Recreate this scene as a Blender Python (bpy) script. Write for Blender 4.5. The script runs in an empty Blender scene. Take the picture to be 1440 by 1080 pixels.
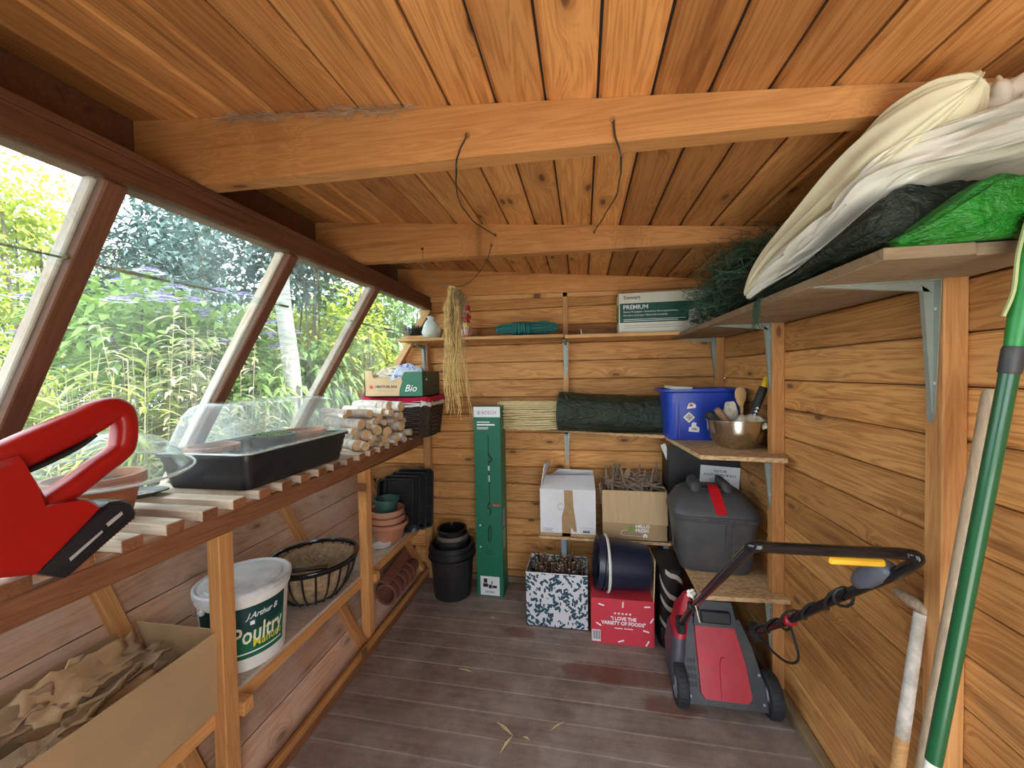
import bpy, bmesh, math, random
from mathutils import Vector, Matrix, Euler
random.seed(7)
R = math.radians
scene = bpy.context.scene
col = scene.collection

# ------------------------------------------------------------------ camera, world, sun, exposure
F, CX, CY, H = 541.0, 720.0, 540.0, 1.4
def _n(v): return Vector(v).normalized()
_Y = _n((820 - CX, 524 - CY, F))                       # shed's long direction seen by the camera (right, down, forward)
_Z = Vector((310, 15460, F)); _Z = (_Z - _Y * _Z.dot(_Y)).normalized()
_X = _Z.cross(_Y)
CAM = Vector((0, 0, H))
def ray(px, py):
    c = Vector(((px - CX) / F, (py - CY) / F, 1.0))
    return Vector((_X.dot(c), _Y.dot(c), -_Z.dot(c)))
def hit(px, py, axis, val):
    d = ray(px, py); return CAM + d * ((val - CAM[axis]) / d[axis])
def hitp(px, py, p0, n):
    d = ray(px, py); n = Vector(n); return CAM + d * ((Vector(p0) - CAM).dot(n) / d.dot(n))
cam = bpy.data.objects.new('camera', bpy.data.cameras.new('camera'))
col.objects.link(cam)
rt = Vector((_X.x, _Y.x, -_Z.x)); up = -Vector((_X.y, _Y.y, -_Z.y)); bk = -Vector((_X.z, _Y.z, -_Z.z))
mw = Matrix((rt, up, bk)).transposed().to_4x4(); mw.translation = CAM
cam.matrix_world = mw
cam.data.sensor_fit = 'HORIZONTAL'; cam.data.sensor_width = 36.0; cam.data.lens = 36.0 * F / 1440.0
cam.data.clip_start = 0.02; cam.data.clip_end = 200
scene.camera = cam

world = bpy.data.worlds.new('World'); scene.world = world; world.use_nodes = True
wn = world.node_tree.nodes; wl = world.node_tree.links
bg = wn['Background']; bg.inputs['Color'].default_value = (0.80, 0.90, 1.0, 1); bg.inputs['Strength'].default_value = 1.35
sun = bpy.data.objects.new('sun', bpy.data.lights.new('sun', 'SUN')); col.objects.link(sun)
sun.data.energy = 5.0; sun.data.angle = R(6); sun.data.color = (1.0, 0.95, 0.84)
sun.rotation_euler = Vector((-0.55, -0.18, -0.82)).to_track_quat('-Z', 'Y').to_euler()
vs = scene.view_settings
scene.display_settings.display_device = 'sRGB'
vs.view_transform = 'Standard'; vs.look = 'None'; vs.gamma = 1.0; vs.use_curve_mapping = False; vs.exposure = 2.2

# ------------------------------------------------------------------ materials
MATS = {}
class NT:
    def __init__(s, name):
        s.m = bpy.data.materials.new(name); s.m.use_nodes = True
        s.t = s.m.node_tree; s.n = s.t.nodes; s.l = s.t.links
        s.b = s.n['Principled BSDF']; s.out = s.n['Material Output']
    def node(s, typ, **kw):
        x = s.n.new(typ)
        for k, v in kw.items(): setattr(x, k, v)
        return x
    def set(s, x, sock, v):
        if isinstance(v, bpy.types.NodeSocket): s.l.new(v, x.inputs[sock])
        else: x.inputs[sock].default_value = v
    def math(s, op, a, b=0.0, c=0.0, clamp=False):
        x = s.node('ShaderNodeMath', operation=op, use_clamp=clamp)
        s.set(x, 0, a); s.set(x, 1, b)
        if op in ('MULTIPLY_ADD', 'SMOOTH_MIN', 'COMPARE'): s.set(x, 2, c)
        return x.outputs[0]
    def vmath(s, op, a, b):
        x = s.node('ShaderNodeVectorMath', operation=op); s.set(x, 0, a); s.set(x, 1, b); return x.outputs[0]
    def mix(s, fac, a, b, mode='MIX'):
        x = s.node('ShaderNodeMix', data_type='RGBA', blend_type=mode)
        s.set(x, 0, fac); s.set(x, 6, a); s.set(x, 7, b); return x.outputs[2]
    def noise(s, vec, scale, detail=4.0, rough=0.55, dist=0.0):
        x = s.node('ShaderNodeTexNoise'); s.set(x, 'Vector', vec); s.set(x, 'Scale', scale)
        s.set(x, 'Detail', detail); s.set(x, 'Roughness', rough); s.set(x, 'Distortion', dist); return x.outputs[0]
    def ramp(s, fac, stops):
        x = s.node('ShaderNodeValToRGB'); s.set(x, 0, fac); e = x.color_ramp.elements
        while len(e) < len(stops): e.new(0.5)
        for k, (p, c) in enumerate(stops):
            e[k].position = p; e[k].color = (c[0], c[1], c[2], 1) if not isinstance(c, (int, float)) else (c, c, c, 1)
        return x.outputs[0]
    def bump(s, h, strength=0.3, dist=0.003):
        x = s.node('ShaderNodeBump'); s.set(x, 'Strength', strength); s.set(x, 'Distance', dist); s.set(x, 'Height', h)
        s.l.new(x.outputs[0], s.b.inputs['Normal'])
    def objcoord(s, rnd=True):
        tc = s.node('ShaderNodeTexCoord').outputs['Object']
        if not rnd: return tc
        oi = s.node('ShaderNodeObjectInfo').outputs['Random']
        cx = s.node('ShaderNodeCombineXYZ')
        s.set(cx, 0, s.math('MULTIPLY', oi, 61.0)); s.set(cx, 1, s.math('MULTIPLY', oi, 23.0)); s.set(cx, 2, s.math('MULTIPLY', oi, 17.0))
        return s.vmath('ADD', tc, cx.outputs[0])
    def rand(s): return s.node('ShaderNodeObjectInfo').outputs['Random']
def c4(c): return (c[0], c[1], c[2], 1)
def srgb(r, g, b):
    f = lambda v: (v / 255 / 12.92) if v / 255 <= 0.04045 else ((v / 255 + 0.055) / 1.055) ** 2.4
    return (f(r), f(g), f(b))

def wood(name, light, dark, knot=(0.15, 0.065, 0.028), rough=0.62, knots=True, dust=None, dust_amt=0.0, grain=1.0, spec=0.3):
    """Board with its length along local X: streaky grain, cathedral bands, knots, a tone of its own per board."""
    s = NT(name); v = s.objcoord()
    sx = s.node('ShaderNodeSeparateXYZ'); s.set(sx, 0, v)
    kv = s.node('ShaderNodeCombineXYZ')
    s.set(kv, 0, s.math('MULTIPLY', sx.outputs[0], 2.6)); s.set(kv, 1, s.math('MULTIPLY', sx.outputs[1], 7.0)); s.set(kv, 2, s.math('MULTIPLY', sx.outputs[2], 5.0))
    vor = s.node('ShaderNodeTexVoronoi', feature='F1', voronoi_dimensions='2D'); s.set(vor, 'Vector', kv.outputs[0]); s.set(vor, 'Scale', 1.0); s.set(vor, 'Randomness', 0.9)
    kd = vor.outputs['Distance']
    sc_ = s.node('ShaderNodeSeparateColor'); s.set(sc_, 0, vor.outputs['Color'])
    gate = s.math('GREATER_THAN', sc_.outputs[0], 0.50)
    near = s.math('MULTIPLY', s.math('SUBTRACT', 1.0, s.math('MULTIPLY', kd, 2.6), clamp=True), gate)   # pulls the grain round a knot
    gv = s.node('ShaderNodeCombineXYZ')
    warp = s.math('MULTIPLY', s.math('POWER', near, 2.0), 0.05)
    s.set(gv, 0, s.math('MULTIPLY', sx.outputs[0], 1.1)); s.set(gv, 1, s.math('ADD', s.math('MULTIPLY', sx.outputs[1], 16.0), s.math('MULTIPLY', warp, 30.0)))
    s.set(gv, 2, s.math('MULTIPLY', sx.outputs[2], 16.0))
    broad = s.noise(gv.outputs[0], 1.3, 3.0, 0.5, 0.6)
    band = s.math('FRACT', s.math('MULTIPLY', broad, 9.0))
    band = s.math('ABSOLUTE', s.math('SUBTRACT', band, 0.5))
    fv = s.vmath('MULTIPLY', v, (6.0, 190.0, 190.0)); fine = s.noise(fv, 1.0, 3.0, 0.6)
    g = s.math('ADD', s.math('MULTIPLY', band, 0.75 * grain), s.math('MULTIPLY', fine, 0.55))
    colr = s.ramp(g, [(0.16, dark), (0.56, light)])
    stk = s.ramp(s.noise(s.vmath('MULTIPLY', v, (1.3, 26.0, 26.0)), 1.0, 4.0, 0.55, 0.5), [(0.60, 0.0), (0.70, 0.62)])
    colr = s.mix(stk, colr, c4([dark[0] * 0.52, dark[1] * 0.47, dark[2] * 0.42]))
    tone = s.ramp(s.rand(), [(0.0, (0.70, 0.64, 0.58)), (0.5, (0.97, 0.96, 0.95)), (1.0, (1.20, 1.17, 1.10))])
    colr = s.mix(1.0, colr, tone, 'MULTIPLY')
    blot = s.ramp(s.noise(s.vmath('MULTIPLY', v, (1.6, 5.0, 5.0)), 1.0, 4.0), [(0.3, (0.80, 0.74, 0.68)), (0.65, (1.06, 1.05, 1.03))])
    colr = s.mix(0.8, colr, blot, 'MULTIPLY')
    if knots:
        halo = s.math('MULTIPLY', s.ramp(kd, [(0.05, 1.0), (0.20, 0.0)]), gate)
        colr = s.mix(s.math('MULTIPLY', halo, 0.45), colr, c4([x * 0.55 for x in dark]))
        core = s.math('MULTIPLY', s.ramp(kd, [(0.045, 1.0), (0.075, 0.0)]), gate)
        colr = s.mix(s.math('MULTIPLY', core, 0.9), colr, c4(knot))
    if dust:
        d = s.ramp(s.noise(s.node('ShaderNodeTexCoord').outputs['Object'], 3.0, 6.0, 0.65), [(0.38, 0.0), (0.62, 1.0)])
        colr = s.mix(s.math('MULTIPLY', d, dust_amt), colr, c4(dust))
    s.set(s.b, 'Base Color', colr); s.set(s.b, 'Roughness', rough); s.set(s.b, 'Specular IOR Level', spec)
    s.bump(s.math('ADD', g, s.math('MULTIPLY', fine, 0.4)), 0.22, 0.002)
    MATS[name] = s.m; return s.m

def plain(name, c, rough=0.5, metal=0.0, spec=0.5, var=0.12, vscale=18.0, bump=0.0, bscale=120.0, stretch=(1, 1, 1), sss=0.0, coat=0.0, dirt=None, dirt_amt=0.0):
    s = NT(name); v = s.objcoord()
    v2 = s.vmath('MULTIPLY', v, stretch)
    nz = s.noise(v2, vscale, 5.0, 0.6)
    lo = [x * (1 - var) for x in c]; hi = [min(1, x * (1 + var)) for x in c]
    colr = s.ramp(nz, [(0.3, lo), (0.7, hi)])
    if dirt:
        d = s.ramp(s.noise(v, vscale * 0.45, 6.0, 0.7), [(0.45, 0.0), (0.68, 1.0)])
        colr = s.mix(s.math('MULTIPLY', d, dirt_amt), colr, c4(dirt))
    s.set(s.b, 'Base Color', colr); s.set(s.b, 'Roughness', rough); s.set(s.b, 'Metallic', metal); s.set(s.b, 'Specular IOR Level', spec)
    if coat: s.set(s.b, 'Coat Weight', coat)
    if bump: s.bump(s.noise(v2, bscale, 4.0, 0.6), bump, 0.004)
    MATS[name] = s.m; return s.m

def clear(name, tint=(0.96, 0.98, 0.98), rough=0.04, dirt=0.06, dirtcol=(0.75, 0.78, 0.74), dscale=9.0, edge=1.45, streak=(1, 1, 1)):
    """Thin clear sheet: see-through with a Fresnel sheen and a film of dirt."""
    s = NT(name); s.n.remove(s.b)
    tr = s.node('ShaderNodeBsdfTransparent'); s.set(tr, 0, c4(tint))
    gl = s.node('ShaderNodeBsdfGlossy'); s.set(gl, 'Roughness', rough); s.set(gl, 0, (1, 1, 1, 1))
    df = s.node('ShaderNodeBsdfDiffuse'); s.set(df, 0, c4(dirtcol))
    tl = s.node('ShaderNodeBsdfTranslucent'); s.set(tl, 0, c4(dirtcol))
    dd = s.node('ShaderNodeMixShader'); s.set(dd, 0, 0.5); s.l.new(df.outputs[0], dd.inputs[1]); s.l.new(tl.outputs[0], dd.inputs[2])
    lw = s.node('ShaderNodeLayerWeight'); s.set(lw, 0, 0.5)
    fr = s.math('MULTIPLY_ADD', s.math('POWER', lw.outputs['Facing'], 4.0), edge - 0.9, 0.03)
    m1 = s.node('ShaderNodeMixShader'); s.set(m1, 0, fr); s.l.new(tr.outputs[0], m1.inputs[1]); s.l.new(gl.outputs[0], m1.inputs[2])
    v = s.vmath('MULTIPLY', s.objcoord(), streak)
    d = s.math('MULTIPLY', s.ramp(s.noise(v, dscale, 6.0, 0.7), [(0.35, 0.15), (0.75, 1.0)]), dirt)
    m2 = s.node('ShaderNodeMixShader'); s.set(m2, 0, d); s.l.new(m1.outputs[0], m2.inputs[1]); s.l.new(dd.outputs[0], m2.inputs[2])
    s.l.new(m2.outputs[0], s.out.inputs['Surface']); MATS[name] = s.m; return s.m

def leafmat(name, c, c2, trans=0.35, rough=0.5, scale=2.0):
    """Leaf: diffuse and translucent, tone varies over the plant."""
    s = NT(name); v = s.node('ShaderNodeTexCoord').outputs['Object']
    colr = s.ramp(s.noise(v, scale * 6, 3.0), [(0.32, c), (0.68, c2)])
    s.set(s.b, 'Base Color', colr); s.set(s.b, 'Roughness', rough); s.set(s.b, 'Specular IOR Level', 0.35)
    tl = s.node('ShaderNodeBsdfTranslucent'); s.l.new(colr, tl.inputs[0])
    mx = s.node('ShaderNodeMixShader'); s.set(mx, 0, trans); s.l.new(s.b.outputs[0], mx.inputs[1]); s.l.new(tl.outputs[0], mx.inputs[2])
    s.l.new(mx.outputs[0], s.out.inputs['Surface']); MATS[name] = s.m; return s.m

PINE_L, PINE_D = (0.69, 0.365, 0.130), (0.40, 0.165, 0.048)
wood('pine_ceiling', (0.66, 0.33, 0.12), (0.45, 0.185, 0.055))
wood('pine_wall', PINE_L, PINE_D)
wood('pine_left', (0.62, 0.37, 0.23), (0.42, 0.22, 0.125), dust=(0.56, 0.45, 0.39), dust_amt=0.5)
wood('timber', (0.68, 0.36, 0.14), (0.50, 0.22, 0.07), grain=0.6)
wood('timber_pale', (0.74, 0.46, 0.21), (0.56, 0.29, 0.11), grain=0.6)
wood('frame_shaded', (0.21, 0.095, 0.052), (0.13, 0.055, 0.030), grain=0.5, knots=False)  # same wood as the timber, with its shade put into the colour
wood('bench_wood', (0.34, 0.155, 0.075), (0.21, 0.085, 0.040), grain=0.7)  # timber made darker, the bench rail's shade is in its colour
wood('slat_grey', (0.62, 0.50, 0.38), (0.42, 0.31, 0.22), dust=(0.72, 0.68, 0.62), dust_amt=0.5)
wood('weathered', (0.29, 0.20, 0.115), (0.16, 0.10, 0.055), dust=(0.33, 0.26, 0.17), dust_amt=0.5, rough=0.8)
wood('shelf_grey', (0.50, 0.40, 0.32), (0.34, 0.25, 0.19), dust=(0.55, 0.50, 0.46), dust_amt=0.6, rough=0.85, knots=False)

def floormat():
    s = NT('floor_boards'); v = s.objcoord(); w = s.node('ShaderNodeNewGeometry').outputs['Position']
    g = s.noise(s.vmath('MULTIPLY', v, (2.0, 40.0, 40.0)), 1.0, 4.0, 0.6)
    colr = s.ramp(g, [(0.25, (0.15, 0.105, 0.085)), (0.75, (0.30, 0.225, 0.185))])
    d = s.noise(w, 5.0, 8.0, 0.7)
    colr = s.mix(s.ramp(d, [(0.40, 0.0), (0.68, 0.75)]), colr, (0.40, 0.33, 0.29, 1))
    d2 = s.noise(w, 2.2, 6.0, 0.7)
    colr = s.mix(s.ramp(d2, [(0.50, 0.0), (0.72, 0.7)]), colr, (0.12, 0.085, 0.07, 1))
    # reddish worn patches where boxes stand
    for (x, y, rx, ry) in ((0.02, 1.80, 0.16, 0.07), (0.34, 1.66, 0.14, 0.06), (0.22, 1.80, 0.24, 0.07), (-0.35, 2.02, 0.10, 0.05)):
        sp = s.vmath('MULTIPLY', s.vmath('SUBTRACT', w, (x, y, 0.0)), (1 / rx, 1 / ry, 0.0))
        ln = s.node('ShaderNodeVectorMath', operation='LENGTH'); s.l.new(sp, ln.inputs[0])
        f = s.math('ADD', ln.outputs['Value'], s.math('MULTIPLY', s.math('SUBTRACT', s.noise(w, 14.0, 5.0), 0.5), 1.3))
        colr = s.mix(s.ramp(f, [(0.7, 0.65), (1.05, 0.0)]), colr, (0.17, 0.060, 0.038, 1))
    sp = s.ramp(s.noise(w, 90.0, 2.0, 0.5), [(0.70, 0.0), (0.76, 0.6)])
    colr = s.mix(sp, colr, (0.5, 0.44, 0.36, 1))
    s.set(s.b, 'Base Color', colr); s.set(s.b, 'Roughness', 0.75); s.set(s.b, 'Specular IOR Level', 0.3)
    s.bump(s.math('ADD', g, d), 0.3, 0.003); MATS['floor_boards'] = s.m
floormat()
def osb(name, a=(0.62, 0.42, 0.22), b=(0.40, 0.24, 0.11)):
    s = NT(name); v = s.objcoord(False)
    vr = s.node('ShaderNodeTexVoronoi', feature='F1'); s.set(vr, 'Vector', s.vmath('MULTIPLY', v, (60.0, 130.0, 130.0))); s.set(vr, 'Scale', 1.0)
    sc = s.node('ShaderNodeSeparateColor'); s.set(sc, 0, vr.outputs['Color'])
    colr = s.ramp(sc.outputs[0], [(0.1, b), (0.75, a)])
    colr = s.mix(0.5, colr, s.ramp(s.noise(v, 5.0, 5.0), [(0.3, (0.75, 0.72, 0.7)), (0.7, (1.1, 1.08, 1.05))]), 'MULTIPLY')
    s.set(s.b, 'Base Color', colr); s.set(s.b, 'Roughness', 0.8); s.bump(sc.outputs[1], 0.3, 0.002); MATS[name] = s.m
osb('chipboard')
clear('window_glass', tint=(0.95, 0.985, 0.97), dirt=0.10, dirtcol=(0.74, 0.80, 0.76), dscale=2.5)
clear('clear_plastic', tint=(0.95, 0.975, 0.97), rough=0.08, dirt=0.34, dirtcol=(0.80, 0.85, 0.83), dscale=7.0, edge=1.75)
plain('rim_clear', (0.58, 0.66, 0.64), 0.2, var=0.1)

# ------------------------------------------------------------------ mesh helpers
def frame_from(z, x=None):
    z = Vector(z).normalized()
    x = Vector(x) if x is not None else (Vector((1, 0, 0)) if abs(z.x) < 0.9 else Vector((0, 1, 0)))
    y = z.cross(x).normalized(); x = y.cross(z)
    return x, y, z
class MB:
    def __init__(s): s.v = []; s.f = []; s.m = []; s.mi = 0
    def add(s, vs, fs):
        o = len(s.v); s.v += [tuple(p) for p in vs]; s.f += [tuple(i + o for i in f) for f in fs]; s.m += [s.mi] * len(fs); return s
    def mat(s, i): s.mi = i; return s
    def box(s, c, d, rot=None, ch=0.0):
        """Box centred at c with sizes d; ch chamfers every edge."""
        hx, hy, hz = d[0] / 2, d[1] / 2, d[2] / 2
        if ch <= 0:
            vs = [Vector((x * hx, y * hy, z * hz)) for x in (-1, 1) for y in (-1, 1) for z in (-1, 1)]
            fs = [(0, 1, 3, 2), (4, 6, 7, 5), (0, 4, 5, 1), (2, 3, 7, 6), (0, 2, 6, 4), (1, 5, 7, 3)]
        else:
            vs = []; idx = {}
            for sx in (-1, 1):
                for sy in (-1, 1):
                    for sz in (-1, 1):
                        for ax in range(3):
                            p = [sx * (hx - ch), sy * (hy - ch), sz * (hz - ch)]
                            p[ax] = (sx * hx, sy * hy, sz * hz)[ax]
                            idx[(sx, sy, sz, ax)] = len(vs); vs.append(Vector(p))
            fs = []
            for ax in range(3):
                a, b = [(1, 2), (2, 0), (0, 1)][ax]
                for sg in (-1, 1):
                    q = []
                    for u, w in ((-1, -1), (1, -1), (1, 1), (-1, 1)):
                        k = [0, 0, 0]; k[ax] = sg; k[a] = u; k[b] = w; q.append(idx[(*k, ax)])
                    fs.append(tuple(q) if sg > 0 else tuple(reversed(q)))
            for ax in range(3):
                a, b = [(1, 2), (2, 0), (0, 1)][ax]
                for u in (-1, 1):
                    for w in (-1, 1):
                        k0 = [0, 0, 0]; k1 = [0, 0, 0]
                        k0[ax] = -1; k1[ax] = 1
                        for k in (k0, k1): k[a] = u; k[b] = w
                        q = [idx[(*k0, a)], idx[(*k1, a)], idx[(*k1, b)], idx[(*k0, b)]]
                        fs.append(tuple(q) if u * w < 0 else tuple(reversed(q)))
            for sx in (-1, 1):
                for sy in (-1, 1):
                    for sz in (-1, 1):
                        t = [idx[(sx, sy, sz, a)] for a in range(3)]
                        fs.append(tuple(t) if sx * sy * sz > 0 else tuple(reversed(t)))
        if rot is not None:
            vs = [rot @ p for p in vs]
        c = Vector(c); return s.add([p + c for p in vs], fs)
    def tube(s, pts, r, n=8, caps=True, closed=False):
        pts = [Vector(p) for p in pts]; m = len(pts)
        rs = r if isinstance(r, (list, tuple)) else [r] * m
        vs = []; x = None
        for i, p in enumerate(pts):
            if closed: t = pts[(i + 1) % m] - pts[i - 1]
            else: t = pts[min(i + 1, m - 1)] - pts[max(i - 1, 0)]
            if t.length < 1e-9: t = Vector((0, 0, 1))
            x, y, _ = frame_from(t, x)
            for k in range(n):
                a = 2 * math.pi * k / n; vs.append(p + (x * math.cos(a) + y * math.sin(a)) * rs[i])
        fs = []
        for i in range(m if closed else m - 1):
            j = (i + 1) % m
            for k in range(n):
                l = (k + 1) % n; fs.append((i * n + k, i * n + l, j * n + l, j * n + k))
        if caps and not closed:
            fs.append(tuple(reversed(range(n)))); fs.append(tuple((m - 1) * n + k for k in range(n)))
        return s.add(vs, fs)
    def lathe(s, prof, n=24, c=(0, 0, 0), sx=1.0, sy=1.0, rot=None):
        """prof: (radius, z) pairs; radius 0 closes to a point."""
        c = Vector(c); vs = []; rows = []
        for (r, z) in prof:
            if r <= 1e-6:
                rows.append([len(vs)]); vs.append(Vector((0, 0, z)))
            else:
                rows.append(list(range(len(vs), len(vs) + n)))
                for k in range(n):
                    a = 2 * math.pi * k / n; vs.append(Vector((r * sx * math.cos(a), r * sy * math.sin(a), z)))
        fs = []
        for A, B in zip(rows, rows[1:]):
            for k in range(n):
                l = (k + 1) % n
                if len(A) == 1 and len(B) == 1: continue
                if len(A) == 1: fs.append((A[0], B[l], B[k]))
                elif len(B) == 1: fs.append((A[k], A[l], B[0]))
                else: fs.append((A[k], A[l], B[l], B[k]))
        if rot is not None: vs = [rot @ p for p in vs]
        return s.add([p + c for p in vs], fs)
    def prism(s, poly, ext, o=(0, 0, 0), u=(1, 0, 0), v=(0, 0, 1)):
        """Polygon in the (u,v) plane at o, pushed along the vector ext."""
        o = Vector(o); u = Vector(u); v = Vector(v); e = Vector(ext); n = len(poly)
        a = [o + u * p[0] + v * p[1] for p in poly]
        flip = u.cross(v).dot(e) > 0
        fs = [tuple(range(n)), tuple(reversed(range(n, 2 * n)))]
        fs += [(i, i + n, (i + 1) % n + n, (i + 1) % n) for i in range(n)]
        if flip: fs = [tuple(reversed(f)) for f in fs]
        return s.add(a + [p + e for p in a], fs)
    def loft(s, rings, caps=True, closed=False):
        n = len(rings[0]); vs = [p for r in rings for p in r]; fs = []
        m = len(rings)
        for i in range(m if closed else m - 1):
            j = (i + 1) % m
            for k in range(n):
                l = (k + 1) % n; fs.append((i * n + k, i * n + l, j * n + l, j * n + k))
        if caps and not closed: fs += [tuple(reversed(range(n))), tuple((m - 1) * n + k for k in range(n))]
        return s.add(vs, fs)
    def grid(s, nu, nv, fn, two=0.0):
        vs = [Vector(fn(i / nu, j / nv)) for j in range(nv + 1) for i in range(nu + 1)]
        fs = [(j * (nu + 1) + i, j * (nu + 1) + i + 1, (j + 1) * (nu + 1) + i + 1, (j + 1) * (nu + 1) + i) for j in range(nv) for i in range(nu)]
        return s.add(vs, fs)
    def build(s, name, mats, parent=None, smooth=False, loc=None, rot=None, sub=0, thick=0.0, auto=None):
        me = bpy.data.meshes.new(name); me.from_pydata(s.v, [], s.f); me.update()
        if not isinstance(mats, (list, tuple)): mats = [mats]
        for m in mats: me.materials.append(MATS[m])
        if len(mats) > 1: me.polygons.foreach_set('material_index', s.m)
        bm = bmesh.new(); bm.from_mesh(me); bmesh.ops.recalc_face_normals(bm, faces=bm.faces[:])
        if smooth:
            for f in bm.faces: f.smooth = True
            lim = R(auto if auto else 40)
            for e in bm.edges:
                if len(e.link_faces) == 2 and e.calc_face_angle(0) > lim: e.smooth = False
        bm.to_mesh(me); bm.free()
        o = bpy.data.objects.new(name, me); col.objects.link(o)
        if parent is not None: o.parent = parent
        if loc is not None: o.location = loc
        if rot is not None: o.rotation_euler = rot
        if thick: md = o.modifiers.new('thickness', 'SOLIDIFY'); md.thickness = thick; md.offset = 0
        if sub: md = o.modifiers.new('smooth', 'SUBSURF'); md.levels = sub; md.render_levels = sub
        return o
def tag(o, label=None, cat=None, group=None, kind=None):
    if label: o['label'] = label
    if cat: o['category'] = cat
    if group: o['group'] = group
    if kind: o['kind'] = kind
    return o
def thing(name, label, cat, loc=(0, 0, 0), rz=0.0, group=None, rot=None):
    o = bpy.data.objects.new(name, None); col.objects.link(o); o.empty_display_size = 0.05
    o.location = loc; o.rotation_euler = rot if rot is not None else (0, 0, rz)
    return tag(o, label, cat, group)
def copy_tree(o, parent=None):
    c = o.copy(); col.objects.link(c); c.parent = parent
    for ch in [x for x in bpy.data.objects if x.parent == o]: copy_tree(ch, c)
    return c
def place(o, origin, xdir, ydir):
    """Orient an object so its local X runs along xdir and local Y along ydir."""
    x = Vector(xdir).normalized(); y = Vector(ydir); y = (y - x * y.dot(x)).normalized(); z = x.cross(y)
    m = Matrix((x, y, z)).transposed().to_4x4(); m.translation = Vector(origin); o.matrix_basis = m; return o
_pk = {}
def plank(name, mat, L, W, T, parent, origin, xdir, ydir, groove=0.004, shared=True):
    """Board: length on local X from 0 to L, width on Y from 0 to W, face on +Z at z = 0, long edges chamfered."""
    key = (round(L, 3), round(W, 3), round(T, 3), mat, groove)
    if shared and key in _pk:
        o = bpy.data.objects.new(name, _pk[key]); col.objects.link(o); o.parent = parent
    else:
        g = groove; prof = [(0, -T), (W, -T), (W, -g), (W - g, 0), (g, 0), (0, -g)]
        o = MB().prism(prof, (L, 0, 0), u=(0, 1, 0), v=(0, 0, 1)).build(name, mat, parent); _pk[key] = o.data
    return place(o, origin, xdir, ydir)
def beam(name, mat, p0, p1, w, h, parent=None, side=(0, 0, 1), ch=0.003):
    """Square timber from p0 to p1; w across, h along 'side'."""
    p0 = Vector(p0); p1 = Vector(p1); L = (p1 - p0).length
    o = MB().box((L / 2, 0, 0), (L, w, h), ch=ch).build(name, mat, parent)
    x = (p1 - p0).normalized(); z = Vector(side); z = (z - x * z.dot(x)).normalized()
    return place(o, p0, x, z.cross(x))
def struct(name, o=None, label=None):
    if o is None:
        o = bpy.data.objects.new(name, None); col.objects.link(o)
    o.name = name; o['kind'] = 'structure'
    if label: o['label'] = label
    return o
def lettering(txt, size, mat, parent, loc, xdir, up, align='LEFT', squeeze=1.0, name='lettering', bold=0.0, shear=0.0, depth=0.0004):
    cu = bpy.data.curves.new(name, 'FONT'); cu.body = txt; cu.size = size; cu.align_x = align; cu.offset = bold; cu.shear = shear; cu.extrude = depth; cu.resolution_u = 2
    t = bpy.data.objects.new(name, cu); me = bpy.data.meshes.new_from_object(t); bpy.data.objects.remove(t)
    me.materials.clear(); me.materials.append(MATS[mat])
    if squeeze != 1.0:
        for v in me.vertices: v.co.x *= squeeze
    o = bpy.data.objects.new(name, me); col.objects.link(o); o.parent = parent
    return place(o, loc, xdir, up)
def jitter(a): return random.uniform(-a, a)

# ------------------------------------------------------------------ the shed
XR, YB, YF, XL = 0.825, 2.52, -0.36, -1.10
TW, TG = 0.625, 0.649                      # lean of the boarded wall (outwards) and of the glazing (inwards)
EX, EZ = -1.03, 1.84                       # lower inner edge of the eaves rail
SZ = 0.884; SX = XL - TW * SZ              # sill, where boarded wall and glazing meet
def roof(x): return 2.015 - 0.095 * x
def gx(z): return EX - TG * (EZ - z)       # glazing plane
def wx(z): return XL - TW * z              # leaning boarded wall plane
plain('dust', (0.46, 0.40, 0.34), 0.95, var=0.25, vscale=40)
plain('felt', (0.035, 0.03, 0.028), 0.9)
# floor
fl = struct('floor', MB().box(((XR + XL) / 2, (YB + YF) / 2, -0.028), (XR - XL + 0.10, YB - YF, 0.050)).build('floor', 'dust'))
y = 1.399 - 0.1115 * 16
while y < YB - 0.02:
    w = min(0.1115, YB - y)
    if y > YF - 0.06:
        plank('floor_board', 'floor_boards', XR - XL, w - 0.004, 0.02, fl, (XL, y + 0.002, 0.0), (1, 0, 0), (0, 1, 0), 0.002)
    y += 0.1115
# unseen pale slab outside the doorway, added to bounce sunlight onto the ceiling
plain('bounce_stone', (0.58, 0.55, 0.48), 0.85, var=0.12, vscale=4)
struct('bounce_slab', MB().box((0.6, -3.4, -0.10), (6.0, 6.0, 0.06)).build('bounce_plate', 'bounce_stone'))
# back wall
bkp = [(wx(0), 0), (wx(SZ), SZ), (EX, EZ), (EX, roof(EX)), (XR, roof(XR)), (XR, 0)]
wb = struct('wall_back', MB().prism(bkp, (0, 0.02, 0), o=(0, YB + 0.017, 0)).build('wall_back', 'felt'))
z = 1.247 - 0.1165 * 11
while z < 2.08:
    z0 = max(z, 0.0); z1 = z + 0.1165
    if z1 > 0.03:
        zm = (z0 + z1) / 2; xl = (wx(zm) if zm < SZ else gx(min(zm, EZ))) + 0.005
        if zm > EZ: xl = EX
        plank('wall_plank', 'pine_wall', XR - xl - jitter(0.001), z1 - z0 - 0.003, 0.016, wb, (xl, YB, z0), (1, 0, 0), (0, 0, 1), 0.005, False)
    z = z1
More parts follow.
